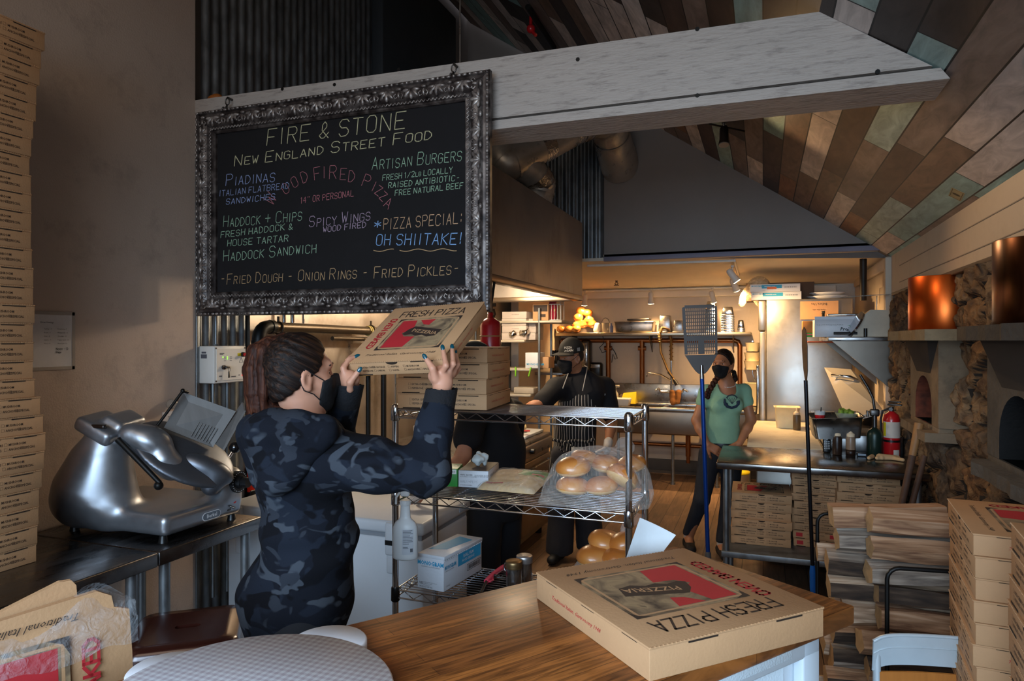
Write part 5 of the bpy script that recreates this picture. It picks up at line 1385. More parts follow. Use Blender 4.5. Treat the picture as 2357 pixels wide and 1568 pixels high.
# spray bottle hung on the rack's front wire
sp = onD(938,1205,2.62); t = thing('spray_bottle','white plastic spray bottle with a label hanging on the left front of the wire rack','spray bottle',(sp.x,RY0 - .045,0),.25)
zb_,ztp = onD(938,1283,2.62).z,1.105
H_ = ztp - zb_
b = MB(); b.lathe([(0,0),(.85,0),(.98,.015),(1.,.05),(1.02,.30),(.98,.52),(.82,.60),(.5,.655),(.42,.70),(.38,.86),(.36,.90)],n=28,cap=False)
b.v = [(p[0] * .048,p[1] * .030,zb_ + p[2] * H_ * .98) for p in b.v]; b.build('bottle',white_plastic,t)
b = MB(); b.lathe([(.0185,zb_ + H_ * .86),(.0195,zb_ + H_ * .87),(.0195,zb_ + H_ * .93),(.0165,zb_ + H_ * .945)],n=22,cap=True)
for k in range(22): a = 2 * PI * k / 22; b.box((.0195 * cos(a),.0195 * sin(a),zb_ + H_ * .90),(.002,.002,.016),rz=a)
b.build('collar',white_plastic,t)
b = MB(); b.box((.0,0,ztp + .018),(.035,.024,.034),.006); b.box((-.035,0,ztp + .028),(.05,.016,.016),.004); b.cyl((-.058,0,ztp + .028),(-.068,0,ztp + .028),.008); b.tube([(-.02,0,ztp + .016),(-.036,0,ztp - .005),(-.036,.0,ztp - .03)],.005,6); b.build('trigger_head',white_plastic,t)
b = MB(); b.mi = 0
def lab(u,v): a = -.1 + .95 * u; return Vector((.0492 * 1.0 * cos(-PI / 2 + a),.0312 * sin(-PI / 2 + a),zb_ + H_ * (.10 + .40 * v)))
b.grid(lab,10,4); b.mi = 1
for j,(v0,wd) in enumerate(((.9,.8),(.84,.7),(.78,.85),(.70,.6),(.64,.85),(.58,.85),(.52,.8),(.46,.85),(.38,.5),(.25,.4),(.2,.45))):
    b.grid(lambda u,v,v0=v0,wd=wd: lab(.08 + wd * u,v0 + .022 * v) * 1.004,8,1)
b.grid(lambda u,v: lab(.68 + .24 * u,.06 + .14 * v) * 1.004,4,1)
b.build('label',[mat('label_white','#c3c6cc',.5),print_grey],t)
# dark foil parcel beside the lower bread bag
o = SDF((-.06,-.06,-.005),(.06,.06,.1),.004).ell((0,0,.03),(.045,.04,.035),None,0).ell((.01,.01,.05),(.03,.03,.025),None,.01).ripple(.004,150,5).cut(2,.001,'above').build('foil_parcel',mat('dark_foil','#2a2624',.18,.9,var=.2),None,0)
q = onZ(1318,1310,Z2); o.location = (q.x + .01,RY0 + (RY1 - RY0) * 4 / 14,Z2); tag(o,'small crinkled dark foil parcel left of the lower bread bag','parcel')

# ================================================================ CHEST FREEZER
fz = thing('chest_freezer','white chest freezer behind the wire rack and the girl','freezer',(-1.985,2.985,0))
fr_w = mat('freezer_white','#c9cdd2',.4,var=.03)
fw,fd = 1.10,.50
b = MB(); b.box((0,0,.41),(fw,fd,.78),.012); b.build('cabinet',fr_w,fz)
b = MB(); b.box((0,-.006,.852),(fw + .03,fd + .03,.058),.014); b.build('lid',fr_w,fz)
b = MB(); b.box((0,-.002,.811),(fw - .01,fd - .01,.024)); b.build('gasket',mat('gasket_grey','#8c9096',.6),fz)
for xx in (.40,-.46):
    b = MB(); b.box((xx,-fd / 2 - .017,.80),(.052,.03,.15),.010); b.box((xx,-fd / 2 - .012,.70),(.046,.022,.12),.008); lt = b.build('latch',fr_w,fz)
    b = MB(); b.box((xx,-fd / 2 - .0335,.785),(.044,.002,.022)); b.build('latch_badge',black_plastic,lt)
b = MB(); b.box((fw / 2 + .014,.16,.855),(.006,.09,.03),.002); b.build('hinge_recess',mat('recess_grey','#9aa3ad',.5),fz)
# ================================================================ RIGHT STEEL TABLE
t5 = thing('steel_worktable','right steel worktable with an undershelf of pizza boxes, in front of the prep counter','table',(.325,5.065,0))
tw,tl = 1.23,.77
b = MB(); b.box((0,0,TZ - .022),(tw,tl,.044),.006); b.build('tabletop',mat('table_bright','#8a8784',.24,1.,var=.1,vscale=5,rvar=.1),t5)
for x in (-tw / 2 + .06,tw / 2 - .06):
    for y in (-tl / 2 + .05,tl / 2 - .05): b = MB(); b.cyl((x,y,0),(x,y,TZ - .04),.02,n=16); b.build('leg',galv,t5)
b = MB(); b.box((0,0,.2945),(tw - .06,tl - .03,.04),.005); b.build('undershelf',galv,t5)
# ================================================================ PREP COUNTER
pcn = thing('prep_counter','prep counter with a white cutting board and open lid behind the steel table','counter',(.42,6.36,0))
b = MB(); b.box((0.02,0,.48),(.98,1.78,.78),.01); b.build('cabinet',mat('prep_steel','#a9a49c',.35,.9,var=.1),pcn)
b = MB(); b.box((-.27,0,.885),(.53,1.78,.03),.004); b.build('cutting_board',mat('cutting_board','#d9cfb9',.45,var=.06,dirt=('#8d7c62',.5),dscale=8),pcn)
b = MB(); b.box((.26,0,.95),(.5,1.78,.14),.008); b.build('pan_rail',steel,pcn)
b = MB()
A0,A1,A2,A3 = [onY(u,v,yy) - Vector((.42,6.36,0)) for u,v,yy in ((1897,846,6.9),(1958,850,6.9),(2028,945,6.0),(1950,965,6.0))]
nn = Vector((.03,0,-.02))
b.add([A0,A1,A2,A3] + [p + nn for p in (A0,A1,A2,A3)],[(0,1,2,3),(7,6,5,4),(0,4,5,1),(1,5,6,2),(2,6,7,3),(3,7,4,0)],False)
b.build('lid',mat('lid_steel','#d8d2c6',.3,.4,var=.06),pcn)
b = MB(); h0,h1 = A0.lerp(A1,.35).lerp(A3.lerp(A2,.35),.25),A0.lerp(A1,.95).lerp(A3.lerp(A2,.95),.30); up_ = Vector((-.06,-.03,.03)); b.tube([h0,h0 + up_,h1 + up_,h1],.014,8); b.build('lid_handle',chrome,pcn)
# ---- things on the counter and table
def tub(name,lb,c,sx,sy,h,m,rim=.01,taper=.88,cat='container',rz=0.,fill=None,wall=.003,rot=None):
    t = thing(name,lb,cat,c,rz,rot=rot); b = MB(); bot = [(x * taper,y * taper) for x,y in ((-sx,-sy),(sx,-sy),(sx,sy),(-sx,sy))]
    def ring(kx,ky,z,r=.25,n=5):
        L = []
        for k,(ax,ay) in enumerate(((1,1),(-1,1),(-1,-1),(1,-1))):
            rr = min(kx,ky) * r
            for i in range(n + 1): a = PI / 2 * k + PI / 2 * i / n; L.append((ax * (kx - rr) + rr * cos(a),ay * (ky - rr) + rr * sin(a),z))
        return L
    sx,sy = sx / 2,sy / 2
    R_ = [ring(sx * taper,sy * taper,0),ring(sx * (.5 + taper / 2),sy * (.5 + taper / 2),h * .5),ring(sx,sy,h - .004),ring(sx + rim,sy + rim,h - .002),ring(sx + rim,sy + rim,h),ring(sx - wall,sy - wall,h),ring(sx * taper - wall,sy * taper - wall,.004)]
    n = len(R_[0]); vs = sum(R_,[]); fs = [(i * n + k,i * n + (k + 1) % n,(i + 1) * n + (k + 1) % n,(i + 1) * n + k) for i in range(len(R_) - 1) for k in range(n)]
    b.add(vs,fs,True); b.add(R_[0],[tuple(range(n - 1,-1,-1))],False); b.add(R_[-1],[tuple(range(n))],False)
    b.build('pan',m,t)
    if fill: b = MB(); b.grid(lambda u,v: Vector(((u - .5) * 2 * sx * .86,(v - .5) * 2 * sy * .86,h * fill[1] + .012 * mnoise.noise(Vector((u * 6,v * 6,2))))),12,12); b.build('contents',fill[0],t)
    return t
ZP = .901
flour = mat('flour_white','#e8dcc2',.85,var=.05)
q = onZ(1812,986,ZP); tub('flour_tub','pale plastic tub of flour on the prep counter beside the refrigerator',(q.x,q.y + .08,ZP),.21,.2,.19,mat('tub_clear','#e3d3ac',.4,sub=.2),fill=(flour,.95))
def squeeze(lb,u,v,z,col,tip,r=.031,h=.155,lvl=None):
    q = onZ(u,v,z); t = thing('squeeze_bottle',lb,'squeeze bottle',(q.x,q.y,z))
    b = MB(); b.lathe([(0,0),(r - .003,0),(r,.004),(r,h * .78),(r * .85,h * .86),(r * .8,h * .88)],n=20); 
    if lvl: b.mi = 0
    b.build('bottle',col,t)
    b = MB(); b.lathe([(r * .86,h * .85),(r * .86,h * .97),(r * .6,h * 1.0),(r * .22,h * 1.08),(r * .12,h * 1.27),(0,h * 1.27)],n=18,cap=False); b.build('nozzle_cap',tip,t)
    if lvl: b = MB(); b.lathe([(0,.001),(r + .0006,.001),(r + .0006,h * lvl),(0,h * lvl)],n=20); b.build('sauce',mat('sauce_dark','#24160f',.4),t)
cap_cream = mat('cap_cream','#d6c3a5',.5)
squeeze('squeeze bottle with a pale cap beside the flour tub',1834,990,ZP,mat('bottle_olive','#5b4c38',.4),cap_cream,.032,.16)
squeeze('dark squeeze bottle on the right steel table, left of a pair',1927,1047,ZP,mat('bottle_dark','#2b1d16',.35),cap_cream)
squeeze('half-full squeeze bottle on the right steel table, right of a pair',1958,1049,ZP,mat('bottle_half','#86705c',.35),cap_cream,lvl=.28)
q = onZ(1903,1042,ZP); t = thing('cordless_phone','black and silver cordless phone standing on the right steel table','phone',(q.x,q.y,ZP),rot=(-.12,0,.05))
b = MB(); b.box((0,0,.08),(.05,.026,.16),.008); b.build('handset',black_plastic,t)
b = MB(); b.box((0,-.0135,.125),(.038,.002,.03),.0005); b.build('screen',mat('lcd_grey','#8c9a9c',.3),t)
b = MB()
for r in range(5):
    for c in range(3): b.box((-.0135 + c * .0135,-.0138,.028 + r * .0125),(.010,.003,.007),.001)
b.build('keypad',mat('key_grey','#b9bcc0',.5),t)
b = MB(); b.box((0,-.0138,.098),(.014,.003,.014),.003); b.build('navigation_key',mat('key_white','#e9eef2',.4),t)
q = onZ(1920,1000,1.02); pan_t = tub('steel_pan','tilted steel food pan holding a clear tub of lettuce, on the prep counter rail',(q.x,q.y - .10,1.022),.33,.22,.15,steel,.012,rot=(.08,-.06,.1),cat='pan')
b = MB(); b.lathe([(.05,0),(.075,.05),(.08,.055)],n=20,cap=False); o = b.build('lettuce_tub',mat('clear_tub','#d9d6cc',.15,trans=.6),loc=(q.x + .07,q.y - .09,1.135)); tag(o,'clear plastic tub of lettuce sitting in the tilted steel pan','tub')
s = SDF((-.09,-.09,0),(.09,.09,.1),.006); R = random.Random(1)
for i in range(12): s.ell((R.uniform(-.04,.04),R.uniform(-.04,.04),.03 + R.uniform(0,.03)),(.03,.012,.02),MR(R.uniform(0,3),3,'Z'),.004)
s.ripple(.003,120,2); o = s.build('lettuce',mat('lettuce','#7d9a35',.6,var=.35,vscale=30),None,1,loc=(q.x + .07,q.y - .09,1.14)); tag(o,'green lettuce leaves in the clear tub on the steel pan','lettuce')
b = MB(); b.lathe([(.028,0),(.036,.09),(.038,.093)],n=18,cap=False); b.mi = 1; b.lathe([(.0305,.02),(.0345,.065)],n=18,cap=False); b.mi = 2; b.tube([(0,0,.02),(.01,0,.12)],.004,6); o = b.build('drink_cup',[white_plastic,red,black_plastic],loc=(q.x - .10,q.y - .07,1.10)); tag(o,'white and red drink cup with a black straw behind the tilted pan','cup')
# torch with green gas bottle
q = onZ(2013,1050,ZP); t = thing('gas_torch','blow torch on a dark green gas bottle standing on the right steel table','torch',(q.x,q.y,ZP))
b = MB(); b.lathe([(0,0),(.045,0),(.05,.006),(.05,.15),(.042,.175),(.02,.19),(.014,.20)],n=24); b.build('gas_bottle',mat('bottle_green','#1d2f28',.35,.3),t)
b = MB(); b.cyl((0,0,.2),(0,0,.29),.016); b.box((0,0,.30),(.06,.035,.05),.01); b.tube([(0,0,.32),(-.01,0,.40),(-.04,0,.47),(-.09,0,.56)],.009,8); b.tube([(-.025,0,.30),(-.045,0,.31),(-.045,0,.27)],.01,6); b.build('torch_head',steel_dark,t)
q = onZ(2052,1050,ZP); t = thing('fire_extinguisher','red fire extinguisher with a paper label standing on the right end of the steel table','fire extinguisher',(q.x,q.y,ZP),-.3)
b = MB(); b.lathe([(0,0),(.05,0),(.053,.005),(.053,.25),(.045,.285),(.02,.305),(.016,.31)],n=26); b.build('cylinder',red,t)
b = MB(); b.lathe([(.0536,.13),(.0536,.24)],n=20,a0=-2.6,a1=.4,cap=False); b.mi = 1; b.lathe([(.0536,.10),(.0538,.115)],n=26,cap=False); b.mi = 2; b.lathe([(.0540,.14),(.0540,.235)],n=8,a0=-2.55,a1=-2.1,cap=False); b.mi = 3; b.lathe([(.0538,.01),(.0538,.05)],n=8,a0=-1.2,a1=-.4,cap=False)
b.build('label',[mat('label_pale','#cfc6bb',.6),black_plastic,MATS['safety_yellow'],MATS['label_pale'] if 'label_pale' in MATS else white_plastic],t)
b = MB(); b.cyl((0,0,.31),(0,0,.34),.014); b.box((.02,0,.355),(.09,.016,.012),.004); b.box((.02,0,.375),(.08,.016,.01),.004); b.cyl((0,-.014,.325),(0,-.03,.325),.012); b.build('valve_lever',steel_dark,t)
b = MB(); b.tube([(-.01,0,.33),(-.055,.0,.31),(-.066,0,.25),(-.064,0,.10)],.008,8); b.build('hose',black_plastic,t)
s = SDF((-.13,-.09,-.005),(.13,.09,.06),.004); R = random.Random(8)
for i in range(5): a = R.uniform(-.5,.5); s.cone((-.06 + i * .025,R.uniform(-.03,.03),.013),(-.09 + i * .05,R.uniform(-.06,.05),.013),.016,.012,.008)
s.cone((-.02,0,.018),(.09,.01,.015),.022,.016,.01); s.cut(2,.001,'above')
q = onZ(2045,1060,ZP); o = s.build('work_glove',mat('glove_beige','#c7a47a',.8,var=.1),None,1); o.location = (q.x - .03,q.y + .02,ZP); tag(o,'beige crumpled work glove on the right end of the steel table','glove')
q = onZ(1983,1050,ZP); b = MB(); b.box((0,0,.012),(.06,.04,.024),.004); b.mi = 1; b.box((0,-.0205,.012),(.05,.002,.014)); o = b.build('card_reader',[black_plastic,mat('lcd_blue','#7e8f9f',.3)],loc=(q.x,q.y,ZP)); tag(o,'small black card reader in front of the green gas bottle','card reader')
# cans behind the lid
q = onZ(2003,950,1.02)
b = MB(); b.lathe([(0,0),(.055,0),(.055,.13),(.058,.135),(.05,.14),(0,.14)],n=22); o = b.build('steel_canister',steel_dark,loc=(.80,6.15,1.022)); tag(o,'dark steel canister on the prep counter rail behind the torch','canister')
# bucket and boxes seen beneath the prep counter's left side
t = thing('bucket','white plastic bucket with a yellow lid on the floor behind the standing woman','bucket',(-.27,7.75,0)); b = MB(); b.lathe([(0,0),(.11,0),(.13,.26),(.135,.265),(.125,.27),(.11,.25)],n=24); b.build('body',white_plastic,t)
b = MB(); b.lathe([(.137,0),(.14,.02),(.06,.035),(0,.035)],n=24); b.build('lid',MATS['safety_yellow'],t,(0,0,.272))

# ================================================================ REFRIGERATOR
fg = thing('refrigerator','tall stainless steel refrigerator against the right side of the back kitchen','refrigerator',(.42,7.72,0))
fst = mat('fridge_steel','#a7a39c',.36,.85,var=.08,vscale=2.5,rvar=.08,dirt=('#7b7263',.4))
b = MB(); b.box((0,0,1.08),(.78,.82,2.06),.01); b.build('cabinet',fst,fg)
b = MB(); b.box((-.425,0,.98),(.06,.80,1.62),.012); b.build('door',fst,fg)
b = MB(); b.box((-.43,0,1.95),(.07,.82,.30),.01); b.build('control_panel',fst,fg)
b = MB(); b.box((-.47,-.36,1.2),(.03,.03,.5),.008); b.build('handle',chrome,fg)
for x,y in ((-.35,-.35),(.35,-.35),(-.35,.35),(.35,.35)): b = MB(); b.cyl((x,y,0),(x,y,.052),.02); b.build('foot',black_metal,fg)
# carton flap stuck on its side, boxes, plates and bag on top
q0,q1 = onY(1842,731,7.29),onY(1930,697,7.29); b = MB(); c = (q0 + q1) / 2
b.box((0,0,0),(q1.x - q0.x,.006,q1.z - q0.z + .04)); b.mi = 1; Mf = plane_M((0,-.0035,0),(1,0,0),(0,0,1)) @ MR(PI,4,'Z'); font(b,'Before Use',Mf @ MT((0,-.07,0)),.022,'CENTER'); font(b,'Open this side',Mf @ MT((0,-.01,0)),.014,'CENTER')
o = b.build('cardboard_panel',[kraft,ink],loc=(c.x,7.303,c.z)); tag(o,'brown cardboard panel with upside-down print fixed to the refrigerator side','cardboard')
FT = 2.111
for i,lb in enumerate(('lower white and blue carton of the pair on top of the refrigerator','upper white and blue carton of the pair on top of the refrigerator')):
    q = onY(1786,690,7.40); t = thing('film_carton',lb,'box',(q.x - .012 * i,7.45,FT + .0795 * i),.02 * i)
    b = MB(); b.box((0,0,.039),(.47,.2,.078),.002); b.mi = 1; Mf = plane_M((-.235,-.1,0),(1,0,0),(0,0,1))
    font(b,'MONOGRAM',Mf @ MT((.012,.053,0)),.014,bold=.03,wide=.9); b.add([Mf @ Vector(p) for p in ((.11,.035,.0006),(.30,.035,.0006),(.30,.07,.0006),(.11,.07,.0006))],[(0,1,2,3)],False)
    b.mi = 2; font(b,'1 ROLL',Mf @ MT((.11,.012,0)),.008); 
    for k in range(17): b.add([Mf @ Vector(p) for p in ((.32 + k * .0072,.038,.0006),(.322 + k * .0072 + .0012 * (k % 3),.038,.0006),(.322 + k * .0072 + .0012 * (k % 3),.052,.0006),(.32 + k * .0072,.052,.0006))],[(0,1,2,3)],False)
    b.mi = 0; font(b,'WRAPPED ROLL',Mf @ MT((.135,.048,.0004)),.01,bold=.02)
    if i: b.mi = 3; b.add([Mf @ Vector(p) for p in ((.16,.025,.001),(.25,.025,.001),(.25,.05,.001),(.16,.05,.001))],[(0,1,2,3)],False)
    b.build('carton',CW[:3] + [mat('sticker_orange','#d06a2a',.5)],t)
b = MB(); b.box((.16,7.72,FT + .095),(.66,.24,.19),.004); o = b.build('brown_carton',mat('carton_brown','#5b4230',.75,var=.1)); tag(o,'dark brown carton behind the two white cartons on the refrigerator','box')
for k,(lb,r) in enumerate((('wide lower serving plate on top of the refrigerator',.19),('smaller upper serving plate on top of the refrigerator',.165))):
    q = onY(1905,688,7.5); b = MB(); b.lathe([(0,0),(r * .6,0),(r,.028),(r,.033),(r * .6,.008),(0,.008)],n=28,cap=False); o = b.build('serving_plate',white_plastic,loc=(q.x,7.55,FT + .001 + .036 * k)); tag(o,lb,'plate')
s = SDF((-.24,-.2,-.24),(.26,.2,.22),.012); s.ell((.05,0,.06),(.12,.1,.1),None,0); s.cone((-.05,0,.02),(-.12,-.03,-.12),.05,.03,.04); s.cone((.0,-.02,-.02),(.1,-.05,-.16),.05,.035,.03); s.ripple(.016,34,4)
o = s.build('plastic_bag',plastic_film('bag_beige','#cbb391',.55,.25),None,1); q = onY(1727,668,7.6); o.location = (q.x + .03,7.62,q.z - .02); tag(o,'crumpled plastic bag hanging over the left end of the refrigerator top','bag')
# stacked translucent tubs hanging beside it on the back wall
t = thing('tub_column','hanging column of pale plastic tubs on the back wall left of the refrigerator','tubs',(-.12,8.72,0))
for k,(dz,r) in enumerate(((1.62,.085),(1.50,.095),(1.40,.10))):
    b = MB(); b.lathe([(r * .75,dz - .05),(r,dz + .05),(r * 1.05,dz + .055)],n=18); b.build('tub',MATS['tub_clear'],t)
b = MB(); b.lathe([(.07,.92),(.11,1.18),(.12,1.19)],(.03,0,0),n=18); b.build('bucket',MATS['tub_clear'],t)
b = MB(); b.tube([(0,.05,1.7),(0,0,1.3),(.03,0,1.22)],.006,6); b.cyl((0,.17,1.69),(0,.0,1.69),.008); b.build('hanger',chrome,t)

# ================================================================ RIGHT WALL SHELF
ws = thing('wall_shelf','stainless wall shelf with triangular end brackets on the right wall','shelf',(.76,6.75,1.73))
b = MB(); b.box((0,0,-.0175),(.5,.98,.035),.004); b.build('shelf_board',steel,ws)
for y in (-.47,.40):
    b = MB(); b.prism([(-.22,-.035),(.23,-.035),(.23,-.44)],.006,MT((0,y,0)) @ MR(PI / 2,4,'X')); b.prism([(-.22,-.035),(-.16,-.035),(.23,-.40),(.23,-.44)],.03,MT((0,y - .004,0)) @ MR(PI / 2,4,'X')); b.build('bracket',mat('bracket_steel','#6f665c',.35,1.),ws)
S_ = 1.731
q = onY(1930,775,6.62); b = MB(); b.box((0,0,.075),(.40,.26,.15),.002); b.mi = 1; Mf = plane_M((-.2,-.13,0),(1,0,0),(0,0,1)); font(b,'ProPak',Mf @ MT((.20,.055,0)),.028,bold=.03,shear=.2); font(b,'ALUMINUM FOIL',Mf @ MT((.19,.018,0)),.012,bold=.01); font(b,'12 in x 1000 ft Heavy Duty Foil Roll',Mf @ MT((.015,.10,0)),.010); b.mi = 2
b.prism([(.25,.095),(.30,.098),(.34,.108),(.29,.102)],.0008,Mf); b.mi = 0; b.box((0,-.12,.16),(.40,.01,.035),0)
o = b.build('foil_box',[carton_white,mat('print_navy','#23242e',.5),mat('print_green','#2f8b3e',.5)],loc=(q.x,6.62,S_)); tag(o,'white aluminium foil box with its lid raised on the right wall shelf','box')
t = thing('vegetable_slicer','pale slicing machine with a tilted round steel disc on the right wall shelf','slicer',(.86,6.42,S_))
b = MB(); b.prism([(-.16,0),(.12,0),(.12,.22),(-.02,.225),(-.06,.19)],.10,MT((0,.05,0)) @ MR(PI / 2,4,'X')); b.build('housing',mat('machine_ivory','#c9bca6',.45),t)
b = MB(); d = Vector((-.86,-.15,.5)).normalized(); c = Vector((-.13,-.02,.11)); b.cyl(c - d * .008,c + d * .008,.115,n=28); b.build('disc',chrome,t)
b = MB(); b.tube([(-.30,-.06,.03),(-.12,-.06,.03)],.011,8); b.tube([(-.06,-.07,.0),(-.06,-.07,.07)],.014,10); b.build('handle',black_plastic,t)
b = MB(); b.add([(-.25,-.1,.33),(.12,-.1,.345),(.12,.15,.36),(-.16,.15,.35),(-.25,-.1,.336),(.12,-.1,.351),(.12,.15,.366),(-.16,.15,.356)],[(0,3,2,1),(4,5,6,7),(0,1,5,4),(1,2,6,5),(2,3,7,6),(3,0,4,7)],False); b.tube([(.05,.12,.22),(.05,.12,.352)],.006,6); b.build('glass_guard',mat('glass_pale','#cfcabd',.08,trans=.7),t)
b = MB(); b.cyl((.0,0,0),(0,0,.5),.03,n=16); o = b.build('vent_pipe',mat('pipe_soot','#2c2723',.5,.6,var=.3),loc=(onY(1987,690,6.9).x,6.9,onY(1987,692,6.9).z)); o.scale = (1,1,(2.44 - o.location.z) / .5); tag(o,'dark upright vent pipe dropping from the back ceiling above the wall shelf','pipe')
b = MB(); b.box((0,0,0),(.02,.30,.42),.004); o = b.build('white_board',panel_white,loc=(.99,6.75,1.96)); tag(o,'white board fixed to the right wall above the steel shelf','board')
q = onY(1836,765,7.0); b = MB(); b.box((0,0,.05),(.13,.10,.11),.002); o = b.build('orange_box',mat('card_orange','#a8702e',.6,var=.15),loc=(.41,6.98,S_ + .045)); tag(o,'small orange cardboard box at the left end of the right wall shelf','box')
b = MB(); b.box((0,0,.02),(.12,.1,.04),.006); b.mi = 1; b.box((0,-.001,.022),(.122,.1,.014),.003); o = b.build('plastic_packet',[mat('packet_green','#1f9a3c',.4),red],loc=(.44,6.98,S_ + .002)); tag(o,'green and red plastic packet under the orange box on the wall shelf','packet')
b = MB(); b.box((0,0,0),(.22,.16,.016),.004); o = b.build('red_board',mat('board_rust','#8d4326',.6),loc=(.46,6.98,S_ - .009 - .035)); tag(o,'rust red board under the left end of the wall shelf','board'); o.location = (.50,7.0,S_ - .044)
b = MB(); b.lathe([(0,0),(.033,0),(.033,.12),(.014,.17),(.013,.22),(.016,.222),(.016,.245),(0,.245)],n=16); o = b.build('glass_bottle',mat('bottle_glass','#3a3a34',.15,trans=.4),loc=(onY(1895,720,6.98).x,6.98,S_)); tag(o,'dark glass bottle behind the foil box on the right wall shelf','bottle')
b = MB(); b.box((0,0,.012),(.34,.2,.02),.006); o = b.build('steel_tray',chrome,loc=(.70,6.62,S_ + .1785)); tag(o,'shallow steel tray lying across the foil box on the right wall shelf','tray')

# ================================================================ BACK WALL: SHELF, PIPES, SINK
bs = thing('back_shelf','long steel shelf of pans across the back wall','shelf',(-1.345,8.74,1.80))
b = MB(); b.box((0,0,-.02),(2.42,.30,.04),.004); b.build('shelf_board',mat('shelf_steel','#a59884',.32,1.,var=.1),bs)
for x in (-1.0,0,1.0): b = MB(); b.prism([(-.13,-.04),(.14,-.04),(.14,-.25)],.01,MT((x,0,0)) @ MR(PI / 2,4,'Z') @ MR(PI / 2,4,'X')); b.build('bracket',MATS['bracket_steel'],bs)
BZ = 1.801
cpy = 8.845
pr_ = thing('copper_pipework','copper water pipework running under the shelf on the back wall','pipes',(-1.3,cpy,1.70))
b = MB(); xs = [onY(u,800,cpy).x + 1.3 for u in (1292,1400,1478,1703)]
b.tube([(xs[0],0,.0),(xs[3] - .06,0,.0),(xs[3] - .02,0,-.015),(xs[3],0,-.06),(xs[3],0,-1.0)],.03,10); b.build('main_run',copper_pipe,pr_)
for x,l in ((xs[0],-1.2),(xs[1],-1.0),(xs[2],-.62)): b = MB(); b.cyl((x,0,0),(x,0,l),.032,n=12); b.cyl((x - .05,0,-.10),(x + .05,0,-.10),.03,n=10); b.build('drop_pipe',copper_pipe,pr_)
def pan(lb,u0,u1,v0,v1=757,m=steel,flip=True,taper=.82,nm='steel_pan',y=8.72):
    a,c = onY(u0,v0,y),onY(u1,v0,y); w_ = c.x - a.x; h = a.z - BZ
    t = thing(nm,lb,'pan',((a.x + c.x) / 2,y,BZ)); b = MB()
    b.box((0,0,h / 2 + .004),(w_ * .94,min(.22,w_ * .94),h - .008),.012,top=(taper,taper) if flip else (1 / taper,1 / taper)); b.build('pan_body',m,t)
    b = MB(); zr = .006 if flip else h - .006; b.box((0,0,zr),(w_ * 1.0,min(.25,w_),.012),.004); b.build('rim',m,t); return t
pan('long shallow steel tray on the back shelf',1418,1507,741,flip=False,taper=.95)
pan('taller upside-down steel pan right of the long tray on the back shelf',1516,1547,727)
pan('shorter upside-down steel pan right of the taller one on the back shelf',1549,1575,738)
def stackpan(lb,u0,u1,v0,n,bright=False):
    y = 8.70; a,c = onY(u0,v0,y),onY(u1,v0,y); w_ = c.x - a.x; h = a.z - BZ; t = thing('pan_stack',lb,'pans',((a.x + c.x) / 2,y,BZ)); hh = h - .10
    for k in range(n):
        b = MB(); z = hh * k / n; b.box((0,0,z + .006),(w_,w_ * .9,.010),.003); b.box((0,0,z + hh / n * .5 + .006),(w_ * .93,w_ * .84,hh / n),.004); b.build('pan',chrome,t)
    b = MB(); b.box((0,0,hh + .05),(w_ * .9,w_ * .8,.10),.014,top=(.8,.8)); b.build('pan',chrome,t)
stackpan('tall stack of steel pans half hidden by the pizza peel on the back shelf',1624,1652,694,9)
stackpan('bright stack of upside-down steel pans right of the peel on the back shelf',1660,1691,707,7)
stackpan('short stack of small steel cups at the right end of the back shelf',1697,1714,737,2)
b = MB(); a,c = onY(1446,740,8.70),onY(1496,736,8.70); b.box((0,0,.0),(c.x - a.x,.2,.018),.004); o = b.build('thin_tray',steel_dark,loc=((a.x + c.x) / 2,8.72,onY(1446,738,8.7).z + .012)); o.rotation_euler = (0,-.03,0); tag(o,'thin dark tray resting on the long shallow tray on the back shelf','tray')
q = onY(1393,758,8.66); t = thing('clear_jug','small clear jug with an arched handle on the back shelf','jug',(q.x,8.68,BZ)); b = MB(); b.lathe([(.0,0),(.045,0),(.05,.12),(.052,.125)],n=16); b.build('body',mat('jug_clear','#c9bfae',.15,trans=.5),t); b = MB(); b.tube([(.05 * cos(a),0,.12 + .07 * sin(a)) for a in [PI * i / 10 for i in range(11)]],.004,6); b.build('handle',steel_dark,t)
q = onY(1373,758,8.66); b = MB(); b.box((0,0,.065),(.09,.09,.13),.03); o = b.build('white_timer',white_plastic,loc=(q.x,8.68,BZ)); tag(o,'white rounded appliance beside the clear jug on the back shelf','appliance')
q = onY(1407,758,8.66); b = MB(); b.lathe([(0,0),(.025,0),(.025,.08),(.012,.095),(.012,.12),(0,.12)],n=14); o = b.build('small_bottle',mat('bottle_blue','#7d87a8',.3),loc=(q.x,8.66,BZ)); tag(o,'small blue labelled bottle beside the clear jug on the back shelf','bottle')
def rollbag(lb,pts,ctr,rr=.062):
    s = SDF(np.array(ctr) - .34,np.array(ctr) + .34,.012)
    for i,p in enumerate(pts): s.ell(p,(rr * 1.1,rr,rr * .85),None,.012)
    s.ripple(.004,60,5); o = s.build('bag_of_rolls',ramp_mat('bagged_rolls',[(.3,'#8d4a18'),(.5,'#c47a30'),(.66,'#d99a55'),(.85,'#f0dcc0')],.18,9,3,coat=.6),None,1); tag(o,lb,'bread')
c = onY(1346,738,8.68); rollbag('bag of orange-brown rolls standing on the left end of the back shelf',[c + Vector((x,0,z)) for x,z in ((-.09,.04),(.04,.10),(-.05,.13),(.06,.0),(-.02,-.05),(.10,-.05),(-.10,-.06))],c)
c = onY(1306,757,8.62); rollbag('low bag of rolls lying at the far left of the back shelf',[Vector((c.x + x,8.62,BZ + .05)) for x in (-.09,.02,.12)],Vector((c.x,8.62,BZ)),.055)

